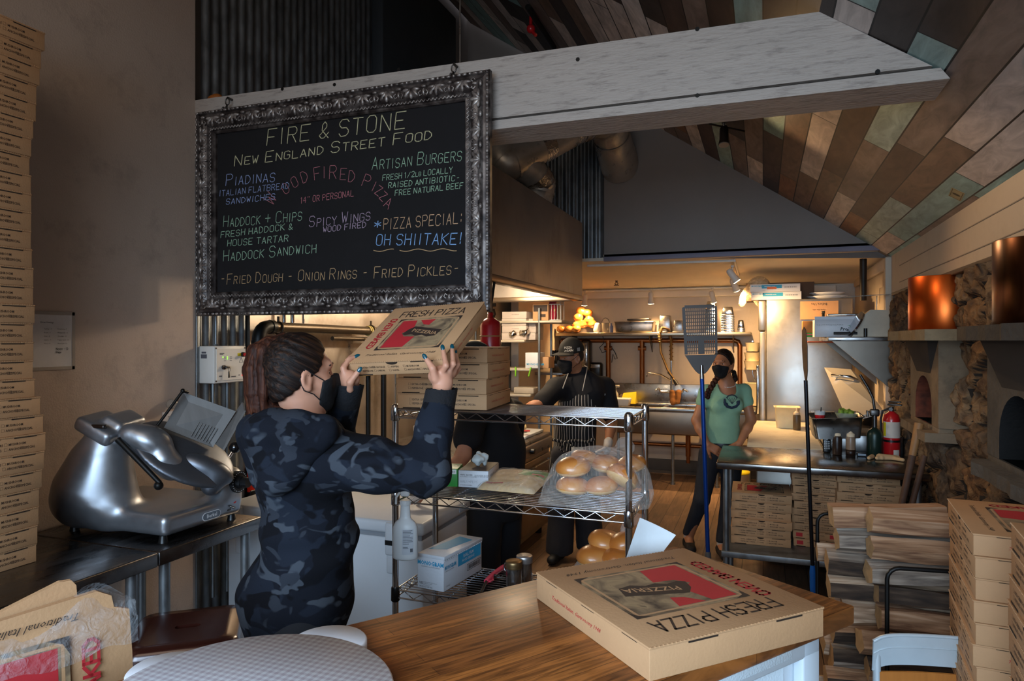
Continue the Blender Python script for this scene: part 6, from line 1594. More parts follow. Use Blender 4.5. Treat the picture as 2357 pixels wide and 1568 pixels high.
# triple sink
sk = thing('kitchen_sink','steel triple kitchen sink along the back wall','sink',(-.95,8.47,0))
sw_,sd_ = 1.75,.66
b = MB(); x0,x1,y0,y1 = -sw_ / 2,sw_ / 2,-sd_ / 2,sd_ / 2
b.box((0,y0 + .025,.885),(sw_,.05,.05),.012); b.box((0,y1 - .04,.885),(sw_,.08,.05),.008); b.box((x0 + .1,0,.88),(.2,sd_,.04),.008); b.box((x1 - .02,0,.885),(.04,sd_,.05),.008)
for x in (-.17,.34): b.box((x,0,.88),(.04,sd_ - .1,.04),.006)
b.build('rim',steel,sk)
b = MB(); b.box((0,y1 - .012,1.02),(sw_,.024,.26),.006); b.build('backsplash',steel,sk)
b = MB(); b.box((.07,y0 + .05,.74),(1.56,.03,.30),.02); b.box((.07,0,.60),(1.56,sd_ - .1,.03),.01); b.box((x0 + .2,0,.74),(.02,sd_ - .1,.28)); b.box((x1 - .04,0,.74),(.02,sd_ - .1,.28)); b.build('basin',mat('basin_steel','#8c8074',.4,1.,var=.1),sk)
for x in (-.7,-.05,.45,.8):
    b = MB(); b.cyl((x,y0 + .08,0),(x,y0 + .08,.62),.018,n=10); b.cyl((x,y0 + .08,0),(x,y0 + .08,.03),.03,n=10); b.build('leg',galv,sk)
b = MB(); b.cyl((.1,0,.6),(.1,0,.30),.03,n=12); b.cyl((-.6,.05,.42),(.7,.05,.42),.022,n=12); b.cyl((.1,0,.3),(.1,0,.22),.022,n=12); b.build('drain_pipe',copper_pipe,sk)
q = onY(1548,905,8.8); fx_ = q.x + .95
b = MB(); b.cyl((fx_,.26,1.06),(fx_,.20,1.06),.02); b.cyl((fx_ - .13,.20,1.06),(fx_ + .13,.20,1.06),.018)
for s_ in (-1,1): b.tube([(fx_ + s_ * .13,.20,1.06),(fx_ + s_ * .15,.18,1.10),(fx_ + s_ * .2,.17,1.07)],.012,8)
b.tube([(fx_,.20,1.06),(fx_,.20,1.45)],.014,10); b.tube([(fx_,.2,1.2),(fx_ - .12,.1,1.28),(fx_ - .26,.0,1.30),(fx_ - .27,-.01,1.25)],.011,8)
b.build('faucet',chrome,sk)
b = MB(); b.tube([(fx_ + .0,.20,1.45),(fx_ + .0,.18,1.70),(fx_ - .03,.15,1.84),(fx_ - .10,.12,1.86),(fx_ - .13,.10,1.78),(fx_ - .11,.08,1.55),(fx_ - .03,.06,1.35),(fx_ + .05,.05,1.22)],.015,8)
n = 150; P = [Vector((fx_,.20,1.45)),Vector((fx_,.18,1.70)),Vector((fx_ - .03,.15,1.84)),Vector((fx_ - .10,.12,1.86)),Vector((fx_ - .13,.10,1.78)),Vector((fx_ - .12,.09,1.68))]
L2 = [P[min(int(t * 5),4)].lerp(P[min(int(t * 5),4) + 1],t * 5 - min(int(t * 5),4)) for t in [i / n for i in range(n + 1)]]
b.tube([p + Vector((.024 * cos(i * 1.05),.024 * sin(i * 1.05),0)) for i,p in enumerate(L2)],.004,4); b.build('spring_hose',mat('hose_bronze','#8a6a3f',.4,.8),sk)
b = MB(); b.tube([(fx_ + .05,.05,1.22),(fx_ + .09,.04,1.16)],[.016,.028],10); b.tube([(fx_ + .04,.04,1.24),(fx_ - .02,.02,1.31)],.008,6); b.build('spray_head',black_plastic,sk)
s = SDF((-.12,-.12,-.2),(.12,.12,.1),.01); s.cone((-.04,0,.0),(-.03,-.02,-.13),.035,.03,.03); s.cone((.04,0,.0),(.03,-.02,-.11),.04,.03,.03); s.ripple(.006,70,2); o = s.build('hanging_cloth',mat('cloth_brown','#7e5228',.9,var=.2),None,1,loc=(q.x + .05,8.66,1.05)); tag(o,'brown cloth draped over the tap of the kitchen sink','cloth')
def smallthing(nm,lb,cat,u,v,y,z,fn,m):
    q = onY(u,v,y); b = MB(); fn(b); o = b.build(nm,m,loc=(q.x,y,z)); tag(o,lb,cat); return o
smallthing('spray_bottle','clear spray bottle at the left end of the kitchen sink','spray bottle',1416,900,8.55,.906,lambda b: (b.lathe([(0,0),(.04,0),(.045,.03),(.04,.12),(.015,.17),(.015,.2),(0,.2)],n=16),b.box((.02,0,.215),(.07,.025,.03),.006)),mat('bottle_clear','#c8c3b4',.2,trans=.4))
smallthing('plastic_tub','white plastic tub on the left end of the kitchen sink','tub',1428,932,8.30,.906,lambda b: b.box((0,0,.045),(.22,.16,.09),.012,top=(1.12,1.12)),white_plastic)
smallthing('sponge_board','yellow folded cloth beside the tub on the kitchen sink','cloth',1447,900,8.62,.906,lambda b: b.add([(-.1,-.08,0),(.1,-.08,0),(.1,.08,.0),(-.1,.08,0),(-.06,-.02,.13),(.10,-.02,.15)],[(0,1,5,4),(2,3,4,5),(0,4,3),(1,2,5),(0,3,2,1)],False),MATS['safety_yellow'])
smallthing('scrub_pad','dark scrubbing pad between the spray bottle and yellow cloth','scrubber',1432,895,8.70,.906,lambda b: b.ell((0,0,.05),(.05,.05,.06),10,8),mat('scrub_brown','#4a3c33',.9,bump=.8))
# dispensers on the back wall
t = thing('towel_dispenser','dark paper towel dispenser on the back wall right of the capped cook','dispenser',(onY(1374,855,8.86).x,8.83,onY(1374,855,8.86).z))
b = MB(); b.box((0,0,0),(.16,.13,.24),.03); b.build('case',black_plastic,t); b = MB(); b.box((0,-.066,.07),(.12,.004,.05),.001); b.build('window',steel,t)
t = thing('towel_dispenser','tall chrome roll dispenser on the back wall directly behind the black cap','dispenser',(onY(1352,820,8.86).x,8.81,onY(1352,820,8.86).z))
b = MB(); b.box((0,0,0),(.13,.17,.44),.04); b.build('case',steel_dark,t); b = MB(); b.box((0,-.087,0),(.06,.006,.34),.002); b.build('cover_strip',chrome,t)
pp_ = [onY(u,v,8.82) for u,v in ((1386,760),(1390,790),(1380,800),(1386,812),(1398,808),(1400,796))]; pipe('power_cord','loose looped black cord hanging below the left part of the back shelf',pp_,.005,black_plastic,'cord',n=5)
pp_ = [onY(u,v,8.86) for u,v in ((1408,800),(1416,812),(1421,825),(1416,827),(1411,815),(1408,835))]; pipe('power_cord','short black cord hanging on the back wall right of the copper drop pipe',pp_,.005,black_plastic,'cord',n=5)
# utensils left of the cook
t = thing('utensil_pot','steel pot of dark utensils left of the capped cook','utensils',(onY(1281,868,7.9).x,7.9,onY(1281,868,7.9).z)); b = MB(); b.lathe([(0,-.0),(.07,0),(.075,.10)],n=16); b.build('pot',steel,t)
for k in range(6): b = MB(); a = k * 1.05; b.tube([(.03 * cos(a),.03 * sin(a),.05),(.05 * cos(a),.05 * sin(a),.20)],.010,6); b.ell((.055 * cos(a),.055 * sin(a),.23),(.022,.012,.035),8,6); b.build('utensil',black_plastic,t)
t.location.z = 1.32; b = MB(); b.box((t.location.x - .05,8.0,1.305),(.34,.5,.03),.004); o = b.build('small_shelf',steel); tag(o,'small steel wall shelf carrying the utensil pot','shelf')

# ================================================================ SHELVES LEFT OF THE COOK
KX0,KX1,KY0,KY1 = -2.76,-1.72,5.98,6.40
ks = thing('kitchen_shelving','steel shelving with white cartons left of the capped cook beyond the hood','shelving',((KX0 + KX1) / 2,(KY0 + KY1) / 2,0))
for x in (-.5,.30):
    for y in (-.19,.19): b = MB(); b.cyl((x,y,0),(x,y,2.0),.012,n=10); b.build('post',galv,ks)
for z,x0,x1 in ((1.885,-.52,.52),(1.705,-.52,.16),(1.44,-.52,.22),(1.2,-.52,.22)):
    b = MB(); b.box(((x0 + x1) / 2,0,z - .012),(x1 - x0,.40,.024),.006); b.build('shelf_board',mat('shelf_pale','#a99e8d',.5,.3),ks)
def onshelf(nm,lb,cat,u0,u1,v0,zb,dy,m,y=6.15,parts=None,group=None,extra=None):
    a,c = onY(u0,v0,y - dy / 2),onY(u1,v0,y - dy / 2); h = a.z - zb
    b = MB(); b.box((0,0,h / 2),(c.x - a.x,dy,h),.004)
    if extra: extra(b,c.x - a.x,h,dy)
    o = b.build(nm,m,loc=((a.x + c.x) / 2,y,zb + .0005)); tag(o,lb,cat,group); return o
for k,v0 in enumerate((764,748,731,714)):
    zb0 = 1.7055 + .0665 * k
    for j,(u0,u1) in enumerate(((1154,1211),(1211,1228))):
        if j == 1 and k == 3: continue
        a,c = onY(u0,v0,6.0),onY(u1 - 1,v0,6.0); b = MB(); b.box((0,0,.0325),(c.x - a.x,.3 - .06 * j,.065),.002); b.mi = 1
        font(b,'FOODSERVICE',plane_M((-(c.x - a.x) * .1,-.15 + .03 * j,.035),(1,0,0),(0,0,1)),.008 if j == 0 else .004)
        o = b.build('flat_carton',[mat('carton_grey','#b9aba2',.6),ink],loc=((a.x + c.x) / 2 + .004 * (k % 2),6.16 + .03 * j,zb0)); tag(o,'flat white carton, %s from the bottom of the %s stack left of the cook' % (('first','second','third','fourth')[k],('wide','narrow')[j]),'box','white cartons on the shelf')
onshelf('brown_carton','brown carton with dark printing on the top shelf under the hood edge','box',1226,1262,701,1.885,.25,[kraft,ink],extra=lambda b,w_,h,d: (setattr(b,'mi',1),b.box((0,-d / 2 - .0005,h * .75),(w_ * .9,.001,h * .4)),b.box((.02,-d / 2 - .0005,h * .3),(w_ * .4,.001,h * .18))))
s = SDF((-.08,-.1,-.01),(.08,.1,.24),.008); s.cone((0,0,.03),(.01,0,.18),.045,.035,.02); s.ripple(.007,60,3); q = onY(1270,735,6.1); o = s.build('folded_cloth',mat('cloth_red','#9c2438',.85,var=.2),None,1,loc=(q.x,6.12,1.886)); tag(o,'dark red cloth at the right end of the top shelf under the hood','cloth')
t = thing('wire_basket','white wire basket with a yellow packet on the shelf end above the cook','basket',(onY(1300,742,6.1).x - .0,6.12,1.8855)); t.location.x = -1.84
bw = .085; b = MB()
for z in (.005,.15): b.tube([(-bw,-.06,z),(bw,-.06,z),(bw,.06,z),(-bw,.06,z)],.003,5,True)
for i in range(7):
    x = -bw + 2 * bw * i / 6; b.cyl((x,-.06,.005),(x,-.06,.15),.0022,n=5); b.cyl((x,.06,.005),(x,.06,.15),.0022,n=5)
b.tube([(bw,-.06,.15),(bw,-.06,.20),(bw,.06,.20),(bw,.06,.15)],.003,5); b.build('wire_frame',white_plastic,t)
o = MB(); o.box((0,0,.0),(.09,.06,.11),.012); o.mi = 1; o.box((0,-.031,.02),(.07,.002,.03)); o = o.build('yellow_packet',[MATS['safety_yellow'],black_plastic],loc=(-1.86,6.12,1.948)); tag(o,'yellow and black packet inside the white wire basket','packet')
s = SDF((-.13,-.09,-.01),(.13,.09,.14),.006); R = random.Random(4)
for i in range(9): s.ell((R.uniform(-.08,.08),R.uniform(-.02,.02),.03 + R.uniform(0,.05)),(.035,.03,.03),None,.01)
s.ripple(.006,110,7); q = onY(1186,780,5.99); o = s.build('foil_bundle',mat('foil_crumple','#c9c2b8',.12,1.),None,0,loc=(q.x + .02,6.03,1.712)); tag(o,'crumpled silver foil bundle on the lower shelf beside the red cylinder','foil')
onshelf('film_carton','small white and blue carton on the lower shelf left of the cook','box',1209,1239,812,1.44,.2,[carton_white,print_blue],y=6.12,extra=lambda b,w_,h,d: (setattr(b,'mi',1),font(b,'MONOGRAM',plane_M((-w_ * .4,-d / 2,h * .2),(1,0,0),(0,0,1)),.02,bold=.02)))
onshelf('brown_carton','small open brown carton right of the little white and blue carton','box',1239,1263,822,1.44,.18,kraft,y=6.15); COL.objects[-1]
b = MB(); b.box((0,0,.03),(.2,.2,.06),.01); o = b.build('grey_tray',mat('tray_grey','#a59a8a',.5),loc=(-2.10,6.12,1.201)); tag(o,'pale grey tray on the lowest visible shelf left of the cook','tray')
for k,(x,lb) in enumerate(((-2.16,'green clip on the shelf edge below the small carton, left one'),(-2.02,'green clip on the shelf edge below the small carton, right one'))):
    b = MB(); b.box((0,0,0),(.012,.02,.09),.004); o = b.build('clip',mat('clip_green','#7bc22a',.4),loc=(x,KY0 - .012,1.41)); o.rotation_euler = (0,.25 * k,0); tag(o,lb,'clip')
b = MB(); b.box((-2.79,7.3,1.25),(.03,2.9,2.5)); struct(b.build('wall_left_back',panel_white))

# ================================================================ COOKING LINE UNDER THE HOOD
ck = thing('cooking_range','long steel cooking range under the hood behind the freezer','range',(-2.32,4.66,0))
ck_st = mat('range_steel','#8f7f6e',.4,.9,var=.12,dirt=('#4c3d30',.5))
b = MB(); b.box((0,0,.47),(1.04,2.4,.78),.01); b.build('body',ck_st,ck)
b = MB(); b.box((0,0,.865),(1.06,2.42,.03),.006); b.build('top',steel,ck)
b = MB(); b.box((.535,0,.80),(.03,2.4,.10),.008); b.build('front_rail',steel,ck)
for y in (-.8,0,.8):
    b = MB(); b.box((.525,y,.42),(.02,.76,.58),.008); dr = b.build('door',ck_st,ck); b = MB(); b.tube([(.54,y - .3,.66),(.565,y - .3,.66),(.565,y + .3,.66),(.54,y + .3,.66)],.009,8); b.build('handle',steel,dr)
for x in (-.45,.45):
    for y in (-1.1,1.1): b = MB(); b.cyl((x,y,0),(x,y,.09),.03); b.build('foot',black_metal,ck)
for y in (-1.1,-.7,-.3,.2,.6): b = MB(); b.cyl((.55,y,.80),(.58,y,.80),.022,.02,n=14); b.build('knob',black_plastic,ck)
RZ_ = .881
b = MB(); b.box((0,0,.012),(.42,.5,.024),.006); o = b.build('cutting_board',white_plastic,loc=(-2.06,5.6,RZ_)); tag(o,'white cutting board on the range in front of the capped cook','cutting board')
b = MB(); b.tube([(-.16,0,0),(.06,.05,.02)],.008,6); b.box((.12,.07,.025),(.09,.05,.008),.003,rz=.3); o = b.build('red_spatula',red,loc=(-2.0,5.35,RZ_ + .035)); tag(o,'red spatula lying on the cutting board on the range','spatula')
b = MB(); b.box((0,0,.03),(.22,.16,.06),.008,top=(1.1,1.1)); o = b.build('foil_pan',chrome,loc=(-1.98,5.1,RZ_)); tag(o,'shiny foil pan on the range beside the person with the hidden face','pan')
s = SDF((-.13,-.13,-.01),(.13,.13,.1),.008); R = random.Random(9)
for i in range(10): s.ell((R.uniform(-.08,.08),R.uniform(-.08,.08),.025 + R.uniform(0,.03)),(.03,.03,.018),None,.008)
o = s.build('food_portion',mat('food_pale','#cdb583',.7,var=.3,vscale=30),None,1,loc=(-2.0,5.62,RZ_ + .027)); tag(o,"pale food heap on the cutting board at the cook's hand",'food')
q = onZ(962,1112,RZ_); t = thing('paper_roll','white paper towel roll standing on the range behind the green glove box','paper roll',(-1.93,3.72,RZ_)); b = MB(); b.lathe([(.02,0),(.072,0),(.072,.30),(.02,.30)],n=26); b.build('roll',mat('paper_roll','#d3cfc9',.9),t); b = MB(); b.lathe([(.0195,.302),(.0195,.0)],n=14,cap=False); b.build('core',kraft,t)

# ================================================================ TRACK LIGHTS AND SPRINKLER
lamp_white = mat('lamp_white','#cfc9bf',.45); lens = mat('lamp_lens','#fff0d0',.3,emit='#ffdba2',estr=22)
def track_head(lb,p,aim,lit=True,m=None,r=.032,power=0,stem=None):
    t = thing('track_spotlight',lb,'spotlight',p); d = (Vector(aim) - Vector(p)).normalized(); m = m or lamp_white
    b = MB(); b.tube([Vector((0,0,stem or .09)),Vector((0,0,.02)),-d * .03],.008,8); b.box((0,0,(stem or .09) - .004),(.03,.07,.02),.004); b.build('bracket',m,t)
    b = MB(); x_,y_,_ = basis(d); b.tube([-d * .07,-d * .05,d * .03,d * .07],[r * .7,r,r,r * 1.25],16); b.build('shade',m,t)
    b = MB(); b.cyl(d * .066,d * .0745,r * 1.12,n=18); b.build('lens',lens if lit else mat('lens_dim','#8d8a84',.2),t)
    if power: spot('track_light',Vector(p) + d * .085,Vector(p) + d,power,WARM,120,.8,.03)
b = MB(); ra,rb_ = onZ(1352,612,2.44),onZ(1690,600,2.44); b.tube([ra,rb_],.014,6); b.tube([rb_,(rb_.x,7.75,2.41)],.014,6); o = b.build('light_track',lamp_white); tag(o,'white light track along the front of the back kitchen ceiling','light track')
h1,h2 = onY(1686,634,6.95),onY(1690,655,7.5)
track_head('white track spotlight on the front ceiling track, nearer one',h1,h1 + Vector((.35,.1,-.5)),power=90)
track_head('white track spotlight on the front ceiling track, farther one',h2,h2 + Vector((.2,.4,-.5)),power=90)
b = MB(); za = onY(1500,672,8.58).z + .03; b.tube([(onY(1325,670,8.58).x,8.58,za),(-.15,8.58,za)],.014,6); o = b.build('light_track',lamp_white); tag(o,'white light track above the back shelf','light track')
for u,v,lb,pw,aim in ((1346,690,'track spotlight over the bags of rolls, at the left end of the back track',40,(-.1,.2,-.6)),(1498,686,'track spotlight in the middle of the back track',80,(0,.12,-.6)),(1640,683,'track spotlight just above the pizza peel on the back track',100,(.1,.22,-.5))):
    p = onY(u,v,8.5); track_head(lb,p,p + Vector(aim),power=pw,stem=za - p.z)
b = MB(); b.cyl((0,0,0),(0,0,-.03),.01); b.cyl((0,0,-.005),(0,0,0),.035); b.cyl((0,0,-.055),(0,0,-.06),.02); b.tube([(0,0,-.03),(.012,0,-.045),(0,0,-.057)],.003,5); b.tube([(0,0,-.03),(-.012,0,-.045),(0,0,-.057)],.003,5)
q = onZ(1419,642,2.43); o = b.build('sprinkler',brass_pipe,loc=(q.x,q.y,2.445)); tag(o,'small ceiling sprinkler in the back kitchen ceiling','sprinkler')
o.scale = (1.6,1.6,1.6)
# dim chrome spot on the plank slope
def onceil(u,v):
    r = ray(u,v); d = (3.085 - HC) / (r.z + .67 * r.x); return Vector((0,0,HC)) + r * d
q = onceil(1685,275); p = q + Vector((-.05,-.05,-.12))
track_head('small dark spotlight on the plank ceiling right of the round duct',p,p + Vector((.0,-.15,-.5)),lit=False,m=steel_dark,r=.03,stem=.10)
spot('plank_spot',p + Vector((.0,-.03,-.12)),p + Vector((.5,-1.2,-1.1)),18,(1,.62,.3),110,.8,.03)
b = MB(); q2 = onceil(1640,272); b.tube([q2 + Vector((-.02,0,-.04)),q + Vector((.08,0,-.09))],.008,6); o = b.build('light_track',steel_dark); tag(o,'short dark light track holding the spotlight on the plank ceiling','light track')
# dollar note pinned on the planks
q = onceil(2202,447); nrm_ = Vector((-.67,0,-1)).normalized(); t = thing('pinned_banknote','faded banknote pinned to the plank ceiling near the right wall','banknote',q + nrm_ * .002)
xx_ = Vector((.12,1,-.0804)).normalized(); Mq = plane_M((0,0,0),xx_,nrm_.cross(xx_))
b = MB(); b.M = Mq; sgn = 1 if (Mq.to_3x3() @ Vector((0,0,1))).dot(nrm_) > 0 else -1
b.box((0,0,.0),(.155,.066,.001)); b.mi = 1
for z in (.001,-.001):
    for (x0,y0,x1,y1) in ((-.07,-.028,.07,-.025),(-.07,.025,.07,.028),(-.07,-.028,-.067,.028),(.067,-.028,.07,.028)): b.add([(x0,y0,z),(x1,y0,z),(x1,y1,z),(x0,y1,z)],[(0,1,2,3)],False)
    b.add([(.016 * cos(a),.021 * sin(a),z) for a in [2 * PI * i / 18 for i in range(18)]],[tuple(range(18))],False)
b.build('note',[mat('note_paper','#a99a72',.8),mat('note_ink','#5a5138',.8)],t)
# red clip and rod hanging from the upper ceiling
q = onceil(1222,40); b = MB(); b.tube([q + Vector((0,0,.02)),q + Vector((0,0,-.10)),q + Vector((.05,-.03,-.16))],.014,8); b.ell(q + Vector((0,0,-.09)),.035,10,8); o = b.build('ceiling_clamp',red); tag(o,'small red clamp fixed on the plank ceiling above the beam','clamp')
pa,pb = onceil(1215,0),onceil(1275,95); pipe('black_pipe','black pipe running along the planks above the beam',[pa + Vector((0,0,-.05)),pb + Vector((0,0,-.05))],.022,black_metal)
p = onY(1059,118,2.94); pipe('hanging_rod','thin vertical rod rising from the beam to the ceiling above the right hook',[(p.x,2.94,2.985),(p.x,2.94,3.3),(p.x,2.94,ceil_z(p.x))],.004,steel)
s = SDF((-.06,-.05,-.01),(.06,.05,.07),.005); s.ell((0,0,.025),(.045,.035,.026),None,0); s.ell((.015,0,.035),(.03,.025,.02),None,.01); o = s.build('stone_lump',mat('orange_lump','#a05a24',.5,var=.3),None,1,loc=(-2.80,2.93,2.986)); tag(o,'small orange lump sitting on the left end of the beam','ornament')
# ================================================================ FIELDSTONE WALL WITH TWO OVENS
OV = ((4.48,'far'),(2.93,'near'))
rng = np.random.RandomState(5)
ny,nz = 330,150
YY = np.linspace(SY0,SY1,ny); ZZ = np.linspace(0,SZ,nz)
pts = []
gy,gz = .235,.20
for i in range(int((SY1 - SY0) / gy) + 2):
    for j in range(int(SZ / gz) + 2): pts.append((SY0 + gy * (i + rng.uniform(-.1,.9) - .3 * (j % 2)),gz * (j + rng.uniform(-.15,.85) - .2)))
pts = np.array(pts); cell = rng.randint(0,5,len(pts)); hgt = rng.uniform(.55,1.0,len(pts)); asp = rng.uniform(.8,1.3,len(pts)); tilt = rng.uniform(-.25,.25,(len(pts),2))
G = np.stack(np.meshgrid(YY,ZZ,indexing='ij'),-1).reshape(-1,2)
wob = np.stack([.022 * np.sin(G[:,1] * 23 + G[:,0] * 9) + .012 * np.sin(G[:,1] * 51 - G[:,0] * 40),.022 * np.sin(G[:,0] * 21 - G[:,1] * 11) + .012 * np.sin(G[:,0] * 47 + G[:,1] * 33)],-1)
Gw = G + wob
D = np.sqrt((((Gw[:,None,0] - pts[None,:,0])) ** 2 + ((Gw[:,None,1] - pts[None,:,1]) * asp[None]) ** 2))
od = np.argpartition(D,2,1)[:,:2]; da = np.take_along_axis(D,od,1); sw = da[:,0] > da[:,1]; od[sw] = od[sw][:,::-1]; da[sw] = da[sw][:,::-1]
f = da[:,1] - da[:,0]; c0_ = od[:,0]
prof_ = 1 - np.clip(1 - f / .085,0,1) ** 2.2
rel_ = (Gw - pts[c0_]); disp = prof_ * (.085 * hgt[c0_] + (rel_ * tilt[c0_]).sum(1) * .9)
rough_ = np.array([mnoise.noise(Vector((p[0] * 11,p[1] * 11,1))) * .016 + mnoise.noise(Vector((p[0] * 27,p[1] * 27,5))) * .012 + mnoise.noise(Vector((p[0] * 60,p[1] * 60,9))) * .007 for p in G])
disp = np.clip(disp + rough_ * (.3 + prof_),0,.13)
near_ = np.zeros(len(G),bool)
for yc,_ in OV:
    near_ |= (abs(G[:,0] - yc) < .34) & (G[:,1] > 1.14) & (G[:,1] < 1.76)
disp[near_] *= .3
V = [(XR - .0 - d,y,z) for d,(y,z) in zip(disp,G)]
b = MB(); F_ = []; mi_ = []
for i in range(ny - 1):
    for j in range(nz - 1):
        a = i * nz + j; yc_,zc_ = (YY[i] + YY[i + 1]) / 2,(ZZ[j] + ZZ[j + 1]) / 2
        if any(abs(yc_ - yo) < .23 and 1.21 < zc_ < 1.53 for yo,_ in OV): continue
        F_.append((a,a + 1,a + nz + 1,a + nz)); mi_.append(5 if f[a] < .012 else int(cell[c0_[a]]))
b.v = V; b.f = F_; b.m = mi_; b.sm = [True] * len(F_)
def stone(n,a,c,d):
    m = ramp_mat(n,[(.28,a),(.45,c),(.58,d),(.72,a)],.8,13,12,bump=1.,distort=.5); next(q for q in m.node_tree.nodes if q.bl_idname == 'ShaderNodeBump').inputs['Distance'].default_value = .05; return m
struct(b.build('wall_right_stone',[stone('stone_a','#33231a','#5a402a','#735638'),stone('stone_b','#2a211b','#4b3b2f','#645240'),stone('stone_c','#40291a','#6b4a2b','#876440'),stone('stone_d','#33241a','#54402c','#6c5239'),stone('stone_e','#453223','#6b533c','#82694c'),mat('mortar','#2b241e',.95,var=.2)]))
b = MB(); b.box((XR - .03,(SY0 + SY1) / 2,SZ + .012),(.05,SY1 - SY0,.024),.004); b.box((XR - .02,SY1 + .012,SZ / 2),(.05,.024,SZ),.004); struct(b.build('trim_7',mat('trim_dark','#5f5144',.6)))
precast = mat('oven_cement','#75634e',.85,var=.15,vscale=7,bump=.5,bscale=40,dirt=('#3b3129',.8),dscale=4)
brick = ramp_mat('oven_brick',[(.3,'#3a1c12'),(.5,'#6d3420'),(.7,'#84452a')],.9,12,4,bump=.4)
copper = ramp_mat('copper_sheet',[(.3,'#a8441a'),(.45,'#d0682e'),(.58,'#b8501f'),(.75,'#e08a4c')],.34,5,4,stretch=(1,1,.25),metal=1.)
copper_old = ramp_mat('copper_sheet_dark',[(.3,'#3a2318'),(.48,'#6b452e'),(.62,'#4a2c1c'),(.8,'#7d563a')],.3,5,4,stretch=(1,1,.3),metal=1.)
def oven(yc,lb,cop,stonem,precast,brick):
    t = thing('pizza_oven',lb,'oven',(XR,yc,0)); px = -.15; hw_ = .36
    # front block with an arched mouth (built as a strip of quads round the arch)
    b = MB(); z0,z1 = 1.20,1.72; N = 16
    arch = [(.21 * cos(PI * i / N),1.33 + .17 * sin(PI * i / N)) for i in range(N + 1)]
    inner = [(.21,1.24)] + arch + [(-.21,1.24)]
    outer = [(hw_,1.24)] + [(hw_ * max(-1,min(1,1.5 * cos(PI * i / N))),1.24 + (z1 - 1.24) * min(1,1.6 * sin(PI * i / N) + .15)) for i in range(N + 1)] + [(-hw_,1.24)]
    n = len(inner)
    for i in range(n - 1):
        a,c,d,e = inner[i],inner[i + 1],outer[i + 1],outer[i]
        b.add([(px,a[0],a[1]),(px,c[0],c[1]),(px,d[0],d[1]),(px,e[0],e[1])],[(0,1,2,3)],False)
    b.box((px + .075,0,1.22),(.15,2 * hw_,.04),.008)
    b.add([(px,hw_,1.24),(px,hw_,z1),(.0,hw_ + .05,z1),(.0,hw_ + .05,1.24)],[(0,1,2,3)],False)
    b.add([(px,-hw_,1.24),(0,-hw_ - .05,1.24),(0,-hw_ - .05,z1),(px,-hw_,z1)],[(0,1,2,3)],False)
    b.build('oven_front',precast,t)
    b = MB()
    for i in range(n - 1):
        a,c = inner[i],inner[i + 1]; b.add([(px,a[0],a[1]),(px + .46,a[0],a[1]),(px + .46,c[0],c[1]),(px,c[0],c[1])],[(0,1,2,3)],True)
    b.add([(px + .46,y,z) for y,z in inner],[tuple(range(n))],False); b.add([(px,.21,1.24),(px,-.21,1.24),(px + .46,-.21,1.24),(px + .46,.21,1.24)],[(0,1,2,3)],False)
    b.build('oven_mouth',brick,t)
    b = MB(); R = random.Random(int(yc * 10)); L = [(-.20 - .03 * R.random(),-hw_ + 2 * hw_ * i / 8) for i in range(9)]
    b.prism([(0,-hw_ - .03),(0,hw_ + .03)] + L[::-1],.05,MT((0,0,1.165))); b.build('sill',precast,t)
    b = MB(); L = [(-.25 - .04 * R.random(),-.66 + 1.02 * i / 9) for i in range(10)]
    b.prism([(0,-.68),(0,.38)] + L[::-1],.055,MT((0,0,1.70))); b.build('mantel',stonem,t)
    b = MB(); b.add([(-.19,.30,1.70),(-.19,-.30,1.70),(px,-.18,1.52),(px,.18,1.52)],[(0,1,2,3)],False); b.add([(px,.36,1.70),(-.19,.3,1.70),(px,.18,1.52)],[(0,1,2)],False); b.add([(px,-.36,1.7),(px,-.18,1.52),(-.19,-.3,1.7)],[(0,1,2)],False); b.build('smoke_collar',mat('soot','#2c2622',.9),t)
    b = MB(); b.lathe([(.182,1.756),(.184,1.76),(.184,2.058),(.182,2.06)],(-.04,0,0),n=28,a0=PI / 2 - .35,a1=PI * 1.5 + .35,cap=False); b.add([(-.04 + .184 * cos(a),.184 * sin(a),2.058) for a in [PI / 2 - .2 + (PI + .4) * i / 20 for i in range(21)]],[tuple(range(21))],False); b.build('copper_flue',cop,t)
    return t
oven(4.48,'farther stone pizza oven with an orange copper flue above its mantel',copper,mat('mantel_stone','#7b6a50',.8,var=.2,bump=.6,bscale=30,dirt=('#332a20',.7)),precast,brick)
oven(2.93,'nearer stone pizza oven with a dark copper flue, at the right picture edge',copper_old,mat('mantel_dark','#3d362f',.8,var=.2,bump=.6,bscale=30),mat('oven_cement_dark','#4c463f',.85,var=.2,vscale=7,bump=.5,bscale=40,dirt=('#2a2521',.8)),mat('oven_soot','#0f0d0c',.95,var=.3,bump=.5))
# poker leaning beside the steel table
pa,pb = onD(2075,1165,3.72),onD(2116,975,3.75); 
dr = (pb - pa).normalized(); base = pa - dr * (pa.z / dr.z); 
t = thing('fire_poker','dark wooden-handled oven poker leaning on the stone wall beside the steel table','poker',base)
b = MB(); b.tube([(0,0,0),(pb - base) * .5,pb - base],[.014,.016,.02],10); b.build('shaft',mat('wood_charred','#4a3122',.7,var=.3,vscale=20),t)
b = MB(); b.tube([(pb - base) * .86,pb - base],[.019,.024],10); b.build('grip',mat('wood_worn','#8a6138',.6,var=.2),t)
pa,pb = onD(2098,1165,3.70),onD(2128,1050,3.75); dr = (pb - pa).normalized(); base = pa - dr * (pa.z / dr.z)
b = MB(); b.tube([(0,0,0),(pb - base) * .5,pb - base],[.014,.016,.015],10); o = b.build('wooden_pole',MATS['wood_charred'],loc=base); tag(o,'short charred pole leaning next to the poker at the stone wall','pole')

